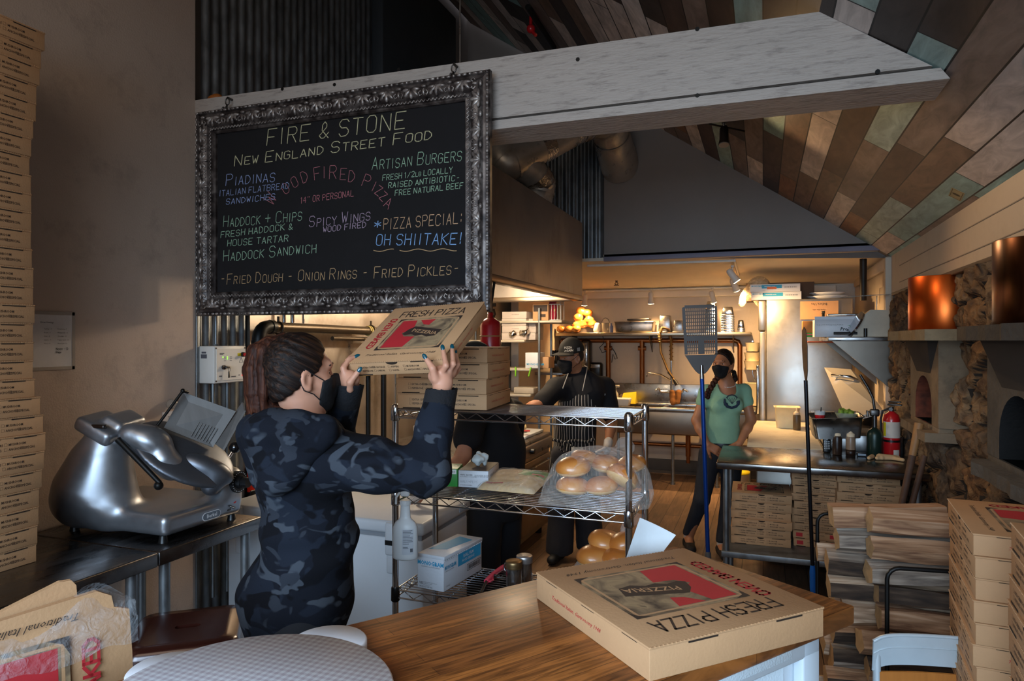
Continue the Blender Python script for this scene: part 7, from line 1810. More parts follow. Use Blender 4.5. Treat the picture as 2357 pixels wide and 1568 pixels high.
# ================================================================ FIREWOOD
split_w = [ramp_mat('split_wood_%s' % k,st,.85,7,7,stretch=(.5,7,7),distort=.8,bump=.35) for k,st in (('pale',[(.3,'#846850'),(.5,'#b3957a'),(.7,'#cdb59b')]),('amber',[(.3,'#6b4730'),(.5,'#9c7454'),(.7,'#b89272')]),('grey',[(.3,'#574a41'),(.5,'#8b7b6c'),(.7,'#ab9c8c')]))]
bark = ramp_mat('bark',[(.3,'#1e1611'),(.5,'#3a2b20'),(.7,'#564435')],.95,16,7,stretch=(.4,3,3),bump=.8)
endg = mat('end_grain','#b08a5e',.85,var=.25,vscale=25,dirt=('#5b4028',.5),dscale=9)
def log(seed,L,r):
    R = random.Random(seed); n = R.choice((4,5,5)); a0 = R.uniform(0,6)
    prof = [(r * R.uniform(.75,1.15) * cos(a0 + 2 * PI * k / n),r * R.uniform(.6,.95) * sin(a0 + 2 * PI * k / n)) for k in range(n)]
    ring = []
    for k in range(n):
        p,q = prof[k],prof[(k + 1) % n]
        for t_ in (0,.33,.67): ring.append((p[0] + (q[0] - p[0]) * t_,p[1] + (q[1] - p[1]) * t_,k))
    m = len(ring); N = 14; b = MB(); vs = []
    for i in range(N + 1):
        x = -L / 2 + L * i / N + (R.uniform(-.012,.012) if i in (0,N) else 0)
        for k,(py,pz,s_) in enumerate(ring):
            nn = 1 + .22 * mnoise.noise(Vector((x * 5,py * 30,pz * 30 + seed))) + .05 * mnoise.noise(Vector((x * 14,py * 60,pz * 60 + seed)))
            vs.append((x,py * nn + .012 * sin(x * 4 + seed),pz * nn))
    for i in range(N):
        for k in range(m):
            b.mi = 1 if ring[k][2] == 0 else 0
            b.add([vs[i * m + k],vs[i * m + (k + 1) % m],vs[(i + 1) * m + (k + 1) % m],vs[(i + 1) * m + k]],[(0,3,2,1)],False)
    b.mi = 2; b.add(vs[:m],[tuple(range(m))],False); b.add(vs[-m:],[tuple(range(m - 1,-1,-1))],False)
    return b
wo = onD(2003,1320,2.42); ax_ = cdir(.975,-.22).normalized(); bk_ = Vector((-ax_.y,ax_.x,0)); rzw = math.atan2(ax_.y,ax_.x)
LN = .42; ROWS = 12; r0_ = .053; ztop = 1.085
rowz = [(k + .5) * (ztop - .03) / ROWS + .03 for k in range(ROWS)]
RN = ['bottom','second from bottom','third from bottom','fourth from bottom','fifth from bottom','sixth from bottom','sixth from the top','fifth from the top','fourth from the top','third from the top','second from the top','top']
for cidx,cn in enumerate(('front','middle','back')):
    for k in range(ROWS):
        if cidx == 2 and k > 9: continue
        R = random.Random(100 + cidx * 20 + k); sd = cidx * 40 + k
        b = log(sd,LN * R.uniform(.88,1.06),r0_ * R.uniform(.95,1.16))
        p = Vector((wo.x,wo.y,0)) + ax_ * (LN / 2 + R.uniform(-.035,.025) - .085 * (cidx > 0) - .03 * (cidx == 2)) + bk_ * (.05 + .10 * cidx) + Vector((0,0,rowz[k] + R.uniform(-.004,.004)))
        o = b.build('firewood_log',[R.choice(split_w),bark,endg],loc=p); o.rotation_euler = (R.uniform(-.6,.6),R.uniform(-.05,.05),rzw + R.uniform(-.10,.10))
        tag(o,'split firewood log, %s row of the %s column beside the stone wall' % (RN[k],cn),'log','firewood stack')
rkw = thing('firewood_rack','black tubular firewood rack with a looped front hoop','rack',(wo.x,wo.y,0),rzw)
def hoop(y,x0,x1,zt): 
    r = .04; P = [(x0,y,.012),(x0,y,zt - r)] + [(x0 + r - r * cos(a),y,zt - r + r * sin(a)) for a in (.4,.8,1.2)] + [(x0 + r,y,zt),(x1 - r,y,zt)] + [(x1 - r + r * sin(a),y,zt - r + r * cos(a)) for a in (.4,.8,1.2)] + [(x1,y,zt - r),(x1,y,.012)]
    b = MB(); b.tube(P,.0075,8); b.build('hoop',black_metal,rkw)
hoop(-.085,.03,.285,.925); hoop(.42,-.09,.2,.98)
b = MB()
for x in (.03,.285): b.cyl((x,-.09,.012),(x,.42,.012),.0075,n=8)
b.build('base_rail',black_metal,rkw)

# ================================================================ ALUMINIUM CHAIR
pc0 = onD(2006,1500,2.10); axc = cdir(.985,-.17).normalized(); rc = math.atan2(axc.y,axc.x)
ch = thing('metal_chair','pale aluminium chair with a curved top rail in front of the firewood','chair',(pc0.x,pc0.y,0),rc)
alu_pale = mat('chair_aluminium','#c3ced4',.35,.35,var=.06,vscale=8)
zt = onD(2020,1456,2.10).z
b = MB()
def backf(u,v): 
    x = .40 * u; z = zt - .02 - .095 * v; e = .02 * sin(PI * u)
    return Vector((x,e + .012 * v - .02,z + .02 * (1 - (2 * u - 1) ** 8)))
b.grid(lambda u,v: backf(u,v),20,6); b.grid(lambda u,v: backf(1 - u,v) + Vector((0,.006,0)),20,6)
b.tube([backf(i / 20,0) + Vector((0,.003,0)) for i in range(21)],.006,8); b.tube([backf(i / 20,.4) + Vector((0,-.0005,0)) for i in range(21)],.002,5)
b.build('backrest',alu_pale,ch)
b = MB(); b.grid(lambda u,v: Vector((.02 + .36 * u,-.01 + .02 * sin(PI * u),zt - .115 - .2 * v)),10,4); b.grid(lambda u,v: Vector((.38 - .36 * u,-.004 + .02 * sin(PI * u),zt - .115 - .2 * v)),10,4); b.build('orange_splat',mat('splat_orange','#a8672c',.4,var=.15,stretch=(8,1,1)),ch)  # orange-brown panel below the pale backrest
b = MB(); b.box((.2,-.20,.45),(.40,.40,.025),.01); b.build('seat',alu_pale,ch)
for x in (.015,.385):
    b = MB(); b.tube([(x,0,0),(x,0,.45),(x,0,zt - .03)],.012,8); b.build('leg',alu_pale,ch)
    b = MB(); b.tube([(x,-.39,0),(x,-.385,.44)],.012,8); b.build('leg',alu_pale,ch)

# ================================================================ PIZZA PEELS
def peel_base(u,v,d): q = onD(u,v,d); return Vector((q.x,q.y,0))
pt = onD(1610,702,4.3); pbm = onD(1630,1290,4.3); 
dpl = (pbm - pt); k = pt.z / -dpl.z; base = pt + dpl * k
t = thing('pizza_peel','perforated metal pizza peel with a blue handle standing upright in front of the woman','pizza peel',base)
upv = (pt - base); Ln = upv.length; upn = upv.normalized(); xr = cdir(1,0); xr = (xr - upn * xr.dot(upn)).normalized(); nrm_p = upn.cross(xr)
Mp = plane_M((0,0,0),xr,upn)
z0,z1 = Ln - .435,Ln; wd = .213
# blade outline with real slots: strips between slot rows
peel_m = mat('peel_aluminium','#6d6a68',.45,.8,var=.1)
def half_w(s):      # half width at height s above blade bottom (0..0.435)
    if s < .12: return .018 + (wd / 2 - .018) * (s / .12) ** .75 * .93
    return wd / 2 * (1 - .03 * cos((s - .12) / .315 * PI)) if s < .41 else wd / 2 * (.97 - .12 * ((s - .41) / .025) ** 2)
b = MB(); S0 = [i * .12 / 10 for i in range(11)]
def strip(s0,s1,x0,x1):
    T = .002
    b.add([Mp @ Vector(p) for p in ((x0,z0 + s0,T),(x1,z0 + s0,T),(x1,z0 + s1,T),(x0,z0 + s1,T))],[(0,1,2,3)],False)
    b.add([Mp @ Vector(p) for p in ((x0,z0 + s0,-T),(x1,z0 + s0,-T),(x1,z0 + s1,-T),(x0,z0 + s1,-T))],[(3,2,1,0)],False)
for i in range(10):
    a,c = half_w(S0[i]),half_w(S0[i + 1]); 
    for T,o_ in ((.002,1),(-.002,-1)):
        vs = [Mp @ Vector(p) for p in ((-a,z0 + S0[i],T),(a,z0 + S0[i],T),(c,z0 + S0[i + 1],T),(-c,z0 + S0[i + 1],T))]; b.add(vs,[(0,1,2,3)] if o_ > 0 else [(3,2,1,0)],False)
rows = []; s_ = .125
while s_ < .40: rows.append(s_); s_ += .0228
for ri,s_ in enumerate(rows):
    hw_ = half_w(s_ + .01); strip(s_ + .0165,s_ + .0228,-hw_,hw_)
    nS = 15; xs0 = -hw_ + .014; xs1 = hw_ - .014; pitch = (xs1 - xs0) / nS; solid = ri == 4
    if solid: strip(s_,s_ + .0165,-hw_,hw_); continue
    strip(s_,s_ + .0165,-hw_,xs0); strip(s_,s_ + .0165,xs1,hw_)
    for q in range(nS):
        xa = xs0 + pitch * q + (.5 * pitch if ri % 2 else 0) * 0
        gap = ri < 4 and abs(xa + pitch / 2) < .018
        strip(s_,s_ + .0165,xa,xa + pitch * (1. if gap else .42))
strip(rows[-1] + .0228,.425,-half_w(.41),half_w(.41)); strip(.425,.435,-half_w(.425) * .95,half_w(.425) * .95)
b.build('blade',peel_m,t)
b = MB(); b.cyl(upn * (z0 - .03),upn * (z0 + .055),.014,.011,n=12); b.build('ferrule',steel,t)
b = MB(); b.cyl(upn * .30,upn * (z0 - .02),.0135,n=14); b.build('handle',mat('peel_blue','#16408f',.3,.5),t)
b = MB(); b.lathe([(0,0),(.020,.0),(.021,.02),(.020,.36),(.015,.37)],axis=tuple(upn),n=14); b.build('grip',mat('grip_grey','#4a4748',.6),t)
pt = onD(1850,753,4.22); pbm = onD(1872,1352,4.22); dpl = pbm - pt; base = pt + dpl * (pt.z / -dpl.z)
t = thing('pizza_peel','pizza peel turned edge-on with a blue grip, standing before the steel table','pizza peel',base)
upv = pt - base; Ln = upv.length; upn = upv.normalized(); xr = cdir(.25,1); xr = (xr - upn * xr.dot(upn)).normalized(); Mp = plane_M((0,0,0),xr,upn)
b = MB(); b.prism([(-.012,Ln - .36),(-.075,Ln - .26),(-.095,Ln - .12),(-.07,Ln - .02),(0,Ln),(.07,Ln - .02),(.095,Ln - .12),(.075,Ln - .26),(.012,Ln - .36)],.0035,Mp); b.build('blade',steel_dark,t)
b = MB(); b.cyl(upn * .30,upn * (Ln - .33),.0115,n=12); b.build('handle',mat('peel_black','#1b1b20',.35,.5),t)
b = MB(); b.lathe([(.012,.13),(.019,.14),(.021,.17),(.019,.27),(.014,.31)],axis=tuple(upn),n=14); b.build('grip',mat('grip_blue','#1560b8',.4),t)
b = MB(); b.lathe([(0,0),(.018,0),(.018,.14),(.012,.15)],axis=tuple(upn),n=14); b.build('end_tube',mat('grip_grey','#4a4748',.6),t)
# ================================================================ PEOPLE
skin = mat('skin_light','#c78f74',.5,var=.06,vscale=20,sub=.12)
skin_tan = mat('skin_tan','#a9704f',.5,var=.06,vscale=20,sub=.1)
nail = mat('nail_teal','#0d4a58',.15,coat=.6)
mask_black = mat('mask_black','#101013',.85,var=.2,bump=.2,bscale=90)
glove_thin = mat('glove_thin','#c9bfb6',.45,var=.08,bump=.3,bscale=60)
def frame_of(f,up=(0,0,1)):
    f = Vector(f).normalized(); u = Vector(up); u = (u - f * u.dot(f)).normalized(); r = f.cross(u); return f,r,u      # r = the person's right
def add_head(s,c,f,r,u,k=1.0,ears=True,infl=0.0):
    R = Matrix((r,f,u)).transposed(); e = infl
    s.ell(c + u * .022 * k - f * .010 * k,(.074 * k + e,.096 * k + e,.097 * k + e),R,0)
    s.ell(c + f * .022 * k - u * .030 * k,(.060 * k + e,.072 * k + e,.078 * k + e),R,.03 * k)
    s.ell(c + f * .040 * k - u * .072 * k,(.046 * k + e,.050 * k + e,.042 * k + e),R,.03 * k)
    s.ell(c + f * .070 * k - u * .098 * k,(.020 * k + e,.020 * k + e,.018 * k + e),R,.025 * k)
    for sg in (-1,1):
        s.ell(c + f * .050 * k + r * sg * .040 * k - u * .030 * k,(.026 * k + e,.030 * k + e,.026 * k + e),R,.02 * k)     # cheek
        if e == 0: s.ell(c + f * .090 * k + r * sg * .032 * k + u * .004 * k,(.017 * k,.014 * k,.011 * k),R,.014 * k,'sub')   # eye socket
    s.ell(c + f * .078 * k + u * .028 * k,(.048 * k + e,.018 * k + e,.014 * k + e),R,.02 * k)                                    # brow
    s.cone(c + f * .084 * k + u * .008 * k,c + f * .108 * k - u * .030 * k,.008 * k + e,.012 * k + e,.010 * k)                        # nose
    for sg in (-1,1): s.ell(c + f * .096 * k + r * sg * .010 * k - u * .034 * k,(.008 * k + e,.010 * k + e,.007 * k + e),R,.006 * k)
    s.ell(c + f * .086 * k - u * .058 * k,(.022 * k + e,.012 * k + e,.008 * k + e),R,.008 * k); s.ell(c + f * .084 * k - u * .071 * k,(.019 * k + e,.012 * k + e,.008 * k + e),R,.008 * k)
    if ears and e == 0:
        for sg in (-1,1):
            ec = c + r * sg * .079 * k - f * .008 * k - u * .012 * k; Re = MR(.35 * sg,3,u) @ R
            s.ell(ec,(.009 * k,.021 * k,.033 * k),Re,.010 * k); s.ell(ec + r * sg * .010 * k + f * .004 * k,(.010 * k,.012 * k,.021 * k),Re,.003 * k,'sub'); s.ell(ec - u * .028 * k + f * .006 * k,(.008 * k,.010 * k,.010 * k),Re,.008 * k)
def add_hand(s,w_,d,n,side,curl=(.5,.55,.6,.65),k=1.0,spread=.10,thumb=(.6,.5),pts=None):
    """palm from the wrist along d, palm facing n; side=+1 puts the thumb towards d x n"""
    d = Vector(d).normalized(); n = Vector(n); n = (n - d * n.dot(d)).normalized(); a = d.cross(n) * side
    for t in (-.026,-.009,.009,.026): s.cone(w_ + a * t * .7 * k + d * .012 * k,w_ + d * .088 * k + a * t * 1.1 * k,.0135 * k,.0125 * k,.016 * k)
    L = (.070,.078,.072,.056); off = (.029,.010,-.009,-.027); tips = []
    for i in range(4):
        b_ = w_ + d * (.088 - .004 * abs(i - 1)) * k + a * off[i] * k; dd = (d + a * (off[i] * spread / .03)).normalized(); p = b_; r = .0092 * k * (1 if i < 3 else .88)
        for j,fr in enumerate((.46,.30,.24)):
            ang = curl[i] * (.55,1.0,.8)[j]; ax = dd.cross(n).normalized(); dd = (MR(ang,3,ax) @ dd).normalized()
            q = p + dd * L[i] * fr * k; s.cone(p,q,r,r * .92,.004 * k); p = q; r *= .92
        tips.append((p,dd))
    b_ = w_ + d * .022 * k + a * .030 * k; dd = (d * .70 + a * .62 + n * .32).normalized(); p = b_; r = .0125 * k
    for fr,ang in ((.040,0),(.032,thumb[0] * .5),(.026,thumb[1] * .6)):
        ax = dd.cross((n - a * .6).normalized()).normalized(); dd = (MR(ang,3,ax) @ dd).normalized(); q = p + dd * fr * k; s.cone(p,q,r,r * .86,.008 * k); p = q; r *= .88
    return tips
def person(name,lb,loc): return thing('person',lb,'person',loc)
def eyes(t,c,f,r,u,k,loc):
    for sg in (-1,1):
        b = MB(); e = c + f * .0665 * k + r * sg * .032 * k + u * .003 * k - loc; b.ell(e,.0125 * k,12,8); b.mi = 1; b.ell(e + f * .0085 * k - u * .001,.0062 * k,10,6); b.build('eye',[mat('eye_white','#cfc4bb',.3),mat('iris_dark','#22160f',.15)],t)
        b = MB(); b.tube([c + f * .0835 * k + r * sg * .016 * k + u * .024 * k - loc,c + f * .089 * k + r * sg * .034 * k + u * .030 * k - loc,c + f * .074 * k + r * sg * .052 * k + u * .024 * k - loc],[.004 * k,.0045 * k,.002 * k],6); b.build('eyebrow',mat('brow_dark','#2a1a12',.8),t)
def mask_on(t,c,f,r,u,k,loc,h=.006,name='face_mask',low=-.122,top=-.012,back=.046):
    s = SDF(np.array(c - loc) - .16,np.array(c - loc) + .16,.004 if h == .006 else h); cl = c - loc
    add_head(s,cl,f,r,u,k,False,.0055); s.ell(cl + f * .100 * k - u * .035 * k,(.024 * k,.018 * k,.032 * k),Matrix((r,f,u)).transposed(),.03)
    s.cutplane(cl + u * top * k + f * .08 * k,u * 1.0 + f * -.28); s.cutplane(cl + u * low * k,-u); s.cutplane(cl + f * back * k,-f + u * .12)
    o = s.build(name,mask_black,t,1)
    for sg in (-1,1):
        b = MB(); E_ = cl + r * sg * .083 * k - f * .012 * k
        b.tube([cl + f * .050 * k + r * sg * .067 * k - u * .020 * k,cl + f * .02 * k + r * sg * .079 * k - u * .002 * k,E_ + u * .020 * k],.0017,6); b.tube([cl + f * .036 * k + r * sg * .062 * k - u * .078 * k,cl + f * .014 * k + r * sg * .074 * k - u * .058 * k,E_ - u * .044 * k - f * .006,E_ - f * .018 * k - u * .012,E_ + u * .02],.0017,6); b.build('mask_strap',mask_black,t)
    return o
def Vn(v): return np.array(v)

# ---------------------------------------------------------------- the girl in the camouflage hoodie
gl = onD(690,1440,2.10); gl = Vector((gl.x,gl.y,0))
girl = person('person','girl with a brown ponytail in a dark camouflage hoodie lifting a pizza box',gl)
def G_(u,v,d): return onD(u,v,d) - gl
ff,fr_,fu = frame_of(cdir(.82,.57,.04)); bf,br2,bu = frame_of(cdir(.92,.38,0))
hc = G_(692,862,2.11)
pel,wai,che,nb = G_(682,1405,2.10),G_(712,1235,2.10),G_(700,1075,2.10),G_(706,985,2.11)
shR,elR,wrR = G_(752,1052,1.985),G_(982,1090,1.945),G_(1020,880,2.035)
shL,elL,wrL = G_(690,1025,2.26),G_(774,1008,2.36),G_(806,884,2.185)
hipR,hipL = pel + br2 * .09 - bu * .05,pel - br2 * .09 - bu * .05
knR,knL = Vector((hipR.x,hipR.y,.47)) + bf * .03,Vector((hipL.x,hipL.y,.47)) + bf * .05
anR,anL = Vector((hipR.x,hipR.y,.085)) - bf * .03,Vector((hipL.x,hipL.y,.085)) + bf * .02
s = SDF((-.50,-.40,-.01),(.75,.68,1.80),.0052)
add_head(s,hc,ff,fr_,fu,1.0)
s.cone(hc - fu * .05 - ff * .02,nb - bu * .02,.054,.060,.03)
s.cone(nb - bu * .03,che,.07,.11,.05,(bf,.8)); s.cone(che,wai,.12,.105,.05,(bf,.75)); s.cone(wai,pel,.105,.125,.05,(bf,.8))
for a,b_,c_ in ((shR,elR,wrR),(shL,elL,wrL)): s.cone(a,b_,.045,.036,.03); s.cone(b_,c_,.036,.026,.02)
for a,b_,c_ in ((hipR,knR,anR),(hipL,knL,anL)): s.cone(a,b_,.075,.05,.03); s.cone(b_,c_,.05,.035,.02); s.cone(c_,c_ + bf * .13 - bu * .05,.035,.026,.02)
def finger(P,r0,r1,k=.005):
    P = [G_(*p) for p in P]
    for i in range(len(P) - 1): s.cone(P[i],P[i + 1],r0 + (r1 - r0) * i / (len(P) - 1),r0 + (r1 - r0) * (i + 1) / (len(P) - 1),k)
    return P
# right hand at the box's right front corner
s.cone(wrR,G_(1015,862,2.045),.024,.028,.02,(cdir(.3,1),.7)); s.cone(G_(1000,866,2.03),G_(1036,858,2.06),.020,.020,.015)
NR = [finger([(1003,874,2.015),(996,848,2.005),(981,826,2.018)],.0125,.0085),finger([(1014,862,2.03),(1027,842,2.005),(1020,806,2.038)],.0105,.0078),finger([(1030,860,2.04),(1043,838,2.03),(1041,804,2.075)],.0105,.0078),finger([(1040,860,2.06),(1053,840,2.07),(1049,815,2.12)],.0100,.0074),finger([(1044,864,2.09),(1056,850,2.11),(1053,830,2.16)],.0088,.0068)]
s.cone(wrL,G_(802,872,2.175),.023,.027,.02,(cdir(.3,1),.7)); s.cone(G_(792,868,2.19),G_(815,872,2.16),.019,.019,.015)
NL = [finger([(806,896,2.15),(806,880,2.13),(825,855,2.135)],.0130,.0088),finger([(794,866,2.165),(790,848,2.165),(803,828,2.185),(817,822,2.20)],.0105,.0076),finger([(793,862,2.20),(792,842,2.21),(806,824,2.24),(818,814,2.26)],.0100,.0074),finger([(796,864,2.23),(796,846,2.25),(810,826,2.28)],.0095,.0072),finger([(798,868,2.25),(798,856,2.27),(810,842,2.30)],.0086,.0066)]
s.build('body',skin,girl,1)
for P,vis in [(q,1) for q in NR[:4] + NL[:3]]:
    a,c = P[-2],P[-1]; d = (c - a).normalized(); toc = (Vector((0,0,HC)) - gl - c).normalized(); n = (toc - d * toc.dot(d)).normalized(); x_ = d.cross(n)
    b = MB(); b.ell(c + d * .006 + n * .0055,(.0066,.0115,.0035),12,8,Matrix((x_,d,n)).transposed()); b.build('fingernail',nail,girl)
eyes(girl,hc + gl,ff,fr_,fu,1.0,gl)
mask_on(girl,hc + gl,ff,fr_,fu,1.0,gl)
def hair_mat(n,a,c,d,dr=(0,0,1)):
    m = ramp_mat(n,[(.3,a),(.5,c),(.7,d)],.6,95,5,distort=.4,bump=.5); nt = m.node_tree; x_,y_,z_ = basis(dr)      # strands run along dr
    m.node_tree.nodes['Principled BSDF'].inputs['Specular IOR Level'].default_value = .22
    mp = next(q for q in nt.nodes if q.bl_idname == 'ShaderNodeMapping'); tc = next(q for q in nt.nodes if q.bl_idname == 'ShaderNodeTexCoord'); cx = nd(nt,'ShaderNodeCombineXYZ')
    for i,v in enumerate((x_,y_,z_ * .05)): q = nd(nt,'ShaderNodeVectorMath',operation='DOT_PRODUCT'); q.inputs[1].default_value = v; nt.links.new(tc.outputs['Object'],q.inputs[0]); nt.links.new(q.outputs['Value'],cx.inputs[i])
    nt.links.new(cx.outputs[0],mp.inputs[0]); return m
hair_dark = hair_mat('hair_dark_brown','#0c0706','#1a0f0b','#3b2416',ff * .85 - fu * .5); hair_red = hair_mat('hair_red_brown','#1d0e09','#361a10','#58301d')
s = SDF(Vn(hc) - .17,Vn(hc) + .17,.0045); Rh = Matrix((fr_,ff,fu)).transposed()
s.ell(hc + fu * .026 - ff * .012,(.083,.104,.106),Rh,0); s.ell(hc - fu * .045 - ff * .045,(.060,.055,.055),Rh,.04)
s.cutplane(hc + ff * .058 + fu * .060,ff * .90 - fu * .42); s.cutplane(hc + ff * .012 - fu * .005,ff * .62 - fu * .78); s.cutplane(hc - ff * .05 - fu * .085,-fu * .9 + ff * .45)
hx = basis(ff * .85 - fu * .5)[1]; s.d += (.0016 * np.sin(260 * (hx.x * s.ax[0][:,None,None] + hx.y * s.ax[1][None,:,None] + hx.z * s.ax[2][None,None,:]))).astype(np.float32); s.build('hair',hair_dark,girl,1)
s = SDF(Vn(G_(600,880,2.09)) - .19,Vn(G_(600,880,2.09)) + .19,.0038)
pb_ = G_(622,795,2.10)
s.cone(G_(640,800,2.11),pb_,.05,.03,.02)
R = random.Random(5)
for i in range(30):
    a = 2 * PI * i * .382; rr = R.uniform(.3,1); ox,od = cos(a) * rr,sin(a) * rr
    P = [pb_ + cdir(.012 * ox,.02 * od,R.uniform(-.01,.01)),G_(603 + 24 * ox,806,2.10 + .03 * od),G_(600 + 36 * ox,850 + R.uniform(-8,8),2.09 + .045 * od),G_(601 + 34 * ox,905,2.09 + .05 * od),G_(606 + 36 * ox + R.uniform(-8,8),952 + R.uniform(-16,24),2.09 + .045 * od)]
    s.chain(list(zip(P,(.014,.016,.014,.012,.004))),.007)
s.cone(G_(604,930,2.09),G_(650,958,2.06),.03,.012,.02); s.cone(G_(612,940,2.07),G_(668,952,2.05),.018,.006,.01)
s.ripple(.0012,330,6); s.build('ponytail',hair_red,girl,1)
b = MB(); dpt = (pb_ - (hc + fu * .03)).normalized(); b.lathe([(.022,-.012),(.026,0),(.022,.012)],pb_ - dpt * .012,tuple(dpt),18,cap=False); b.build('hair_tie',black_plastic,girl)
def camo():
    m = bpy.data.materials.new('camouflage_fleece'); m.use_nodes = True; nt = m.node_tree; p = nt.nodes['Principled BSDF']
    tc = nd(nt,'ShaderNodeTexCoord'); last = None
    for sc_,off,th,col in ((7.,0.,.50,'#1b202a'),(6.5,7.,.56,'#0d0e13'),(8.,15.,.585,'#3b4048'),(10.5,33.,.60,'#2a2e36')):
        mp = nd(nt,'ShaderNodeMapping'); mp.inputs['Location'].default_value = (off,off * .7,off * .3); mp.inputs['Scale'].default_value = (1,1,1.5); nt.links.new(tc.outputs['Object'],mp.inputs[0])
        nz = nd(nt,'ShaderNodeTexNoise'); setin(nz,Scale=sc_,Detail=2.2,Roughness=.55,Distortion=.5); nt.links.new(mp.outputs[0],nz.inputs['Vector'])
        g = nd(nt,'ShaderNodeMapRange'); setin(g,From_Min=th - .012,From_Max=th + .012); nt.links.new(nz.outputs[0],g.inputs[0])
        mx = nd(nt,'ShaderNodeMix',data_type='RGBA'); nt.links.new(g.outputs[0],mx.inputs[0])
        if last is None: mx.inputs[6].default_value = lin('#13161e')
        else: nt.links.new(last,mx.inputs[6])
        mx.inputs[7].default_value = lin(col); last = mx.outputs[2]
    nt.links.new(last,p.inputs['Base Color']); p.inputs['Roughness'].default_value = .95; p.inputs['Specular IOR Level'].default_value = .15
    nb = nd(nt,'ShaderNodeTexNoise'); setin(nb,Scale=260.,Detail=2.); nt.links.new(tc.outputs['Object'],nb.inputs['Vector'])
    bp_ = nd(nt,'ShaderNodeBump'); bp_.inputs['Strength'].default_value = .15; bp_.inputs['Distance'].default_value = .004; nt.links.new(nb.outputs[0],bp_.inputs['Height']); nt.links.new(bp_.outputs[0],p.inputs['Normal'])
    return m
camo_m = camo(); rib_dark = mat('ribbed_cuff','#151519',.9,var=.15,bump=.3,bscale=120)
s = SDF((-.46,-.46,.70),(.72,.62,1.56),.0062)
s.cone(nb - bu * .05 - bf * .01,che,.095,.155,.05,(bf,.82)); s.cone(che,wai,.156,.146,.06,(bf,.86)); s.cone(wai,G_(690,1370,2.10),.146,.170,.06,(bf,.92)); s.cone(G_(690,1370,2.10),G_(682,1440,2.10),.170,.160,.04,(bf,.9))
s.ell(G_(672,1365,2.10),(.15,.16,.10),None,.06)
s.cone(shR - bu * .01,shR.lerp(elR,.45),.082,.078,.05); s.cone(shR.lerp(elR,.45),elR,.076,.060,.03); s.cone(elR,elR.lerp(wrR,.5),.058,.050,.035); s.cone(elR.lerp(wrR,.5),wrR + (wrR - elR).normalized() * .034,.049,.046,.03)
s.cone(shL,elL,.080,.062,.05); s.cone(elL,wrL + (wrL - elL).normalized() * .022,.058,.043,.03)
s.cone(che + bu * .05,shR,.11,.08,.06); s.cone(che + bu * .05,shL,.11,.08,.06)
s.cone(nb + bu * .02,nb + bu * .30,.068,.085,.02,op='sub')
zone = lambda X,Y,Z: np.clip((1.42 - Z) * 5,.25,1)
s.ripple(.006,34,11,zone)
X_,Y_,Z_ = s.ax[0][:,None,None],s.ax[1][None,:,None],s.ax[2][None,None,:]
v = (bu * .86 - bf * .5); q_ = v.x * X_ + v.y * Y_ + v.z * Z_
zn = np.exp(-((Z_ - 1.09) / .10) ** 2); s.d += (.0065 * np.sin(62 * q_ + 2.2 * np.sin(9 * (X_ + Y_))) * zn).astype(np.float32)      # folds gathered at the waist
va = (elR - shR).normalized(); qa = va.x * X_ + va.y * Y_ + va.z * Z_; ce = Vn(elR)
zn = np.exp(-(((X_ - ce[0]) ** 2 + (Y_ - ce[1]) ** 2 + (Z_ - ce[2]) ** 2) / .13 ** 2)); s.d += (.006 * np.sin(70 * qa + 25 * Z_) * zn).astype(np.float32)
s.cutplane(wrR + (wrR - elR).normalized() * .044,(wrR - elR))
cR,cL = elR.lerp(wrR,.72),elL.lerp(wrL,.72); zhem = G_(690,1388,2.1).z
def pt_(C):
    a = ((C - Vn(cR)) @ Vn((wrR - elR).normalized()) > 0) & (np.linalg.norm(C - Vn(wrR),axis=1) < .14); c = ((C - Vn(cL)) @ Vn((wrL - elL).normalized()) > 0) & (np.linalg.norm(C - Vn(wrL),axis=1) < .14)
    return (a | c).astype(int)
s.build('hoodie',[camo_m,rib_dark],girl,2,pt_)
# hood lying on the back
hk = [G_(780,996,1.955),G_(744,990,1.905),G_(688,988,1.895),G_(628,990,1.945),G_(594,990,2.10),G_(635,985,2.26),G_(712,978,2.29)]
s = SDF(Vn(G_(680,1020,2.1)) - .36,Vn(G_(680,1020,2.1)) + .36,.0062)
s.chain(list(zip(hk,(.022,.038,.050,.058,.056,.050,.03))),.02)
s.cone(G_(618,1010,1.98),G_(638,1100,1.93),.074,.052,.03); s.cone(G_(602,1010,2.10),G_(612,1090,2.10),.068,.054,.03); s.cone(G_(690,1002,1.905),G_(662,1096,1.900),.05,.036,.03); s.cone(G_(744,995,1.905),G_(690,1070,1.895),.034,.03,.03)
s.cone(nb - bu * .0,nb + bu * .30,.070,.085,.02,op='sub'); s.ripple(.004,46,3); s.build('hood',camo_m,girl,2)
b = MB(); p = G_(785,990,2.0); b.box(p,(.010,.010,.014),.002); b.build('zip_pull',chrome,girl)
s = SDF((-.3,-.3,-.01),(.35,.35,.95),.009); 
for a,b_,c_ in ((hipR,knR,anR),(hipL,knL,anL)): s.cone(a + bu * .03,b_,.105,.066,.04); s.cone(b_,c_,.064,.052,.02)
s.cone(pel - bu * .02,pel - bu * .06,.14,.14,.03,(bf,.85)); s.build('trousers',mat('trousers_black','#15161b',.9,var=.15),girl,1)
for an in (anR,anL):
    s = SDF(Vn(an) - .2,Vn(an) + .25,.008); s.cone(an - bu * .02 - bf * .03,an + bf * .15 - bu * .045,.045,.036,.02); s.cut(2,.003,'above'); s.build('shoe',mat('shoe_black','#17171a',.6),girl,1)

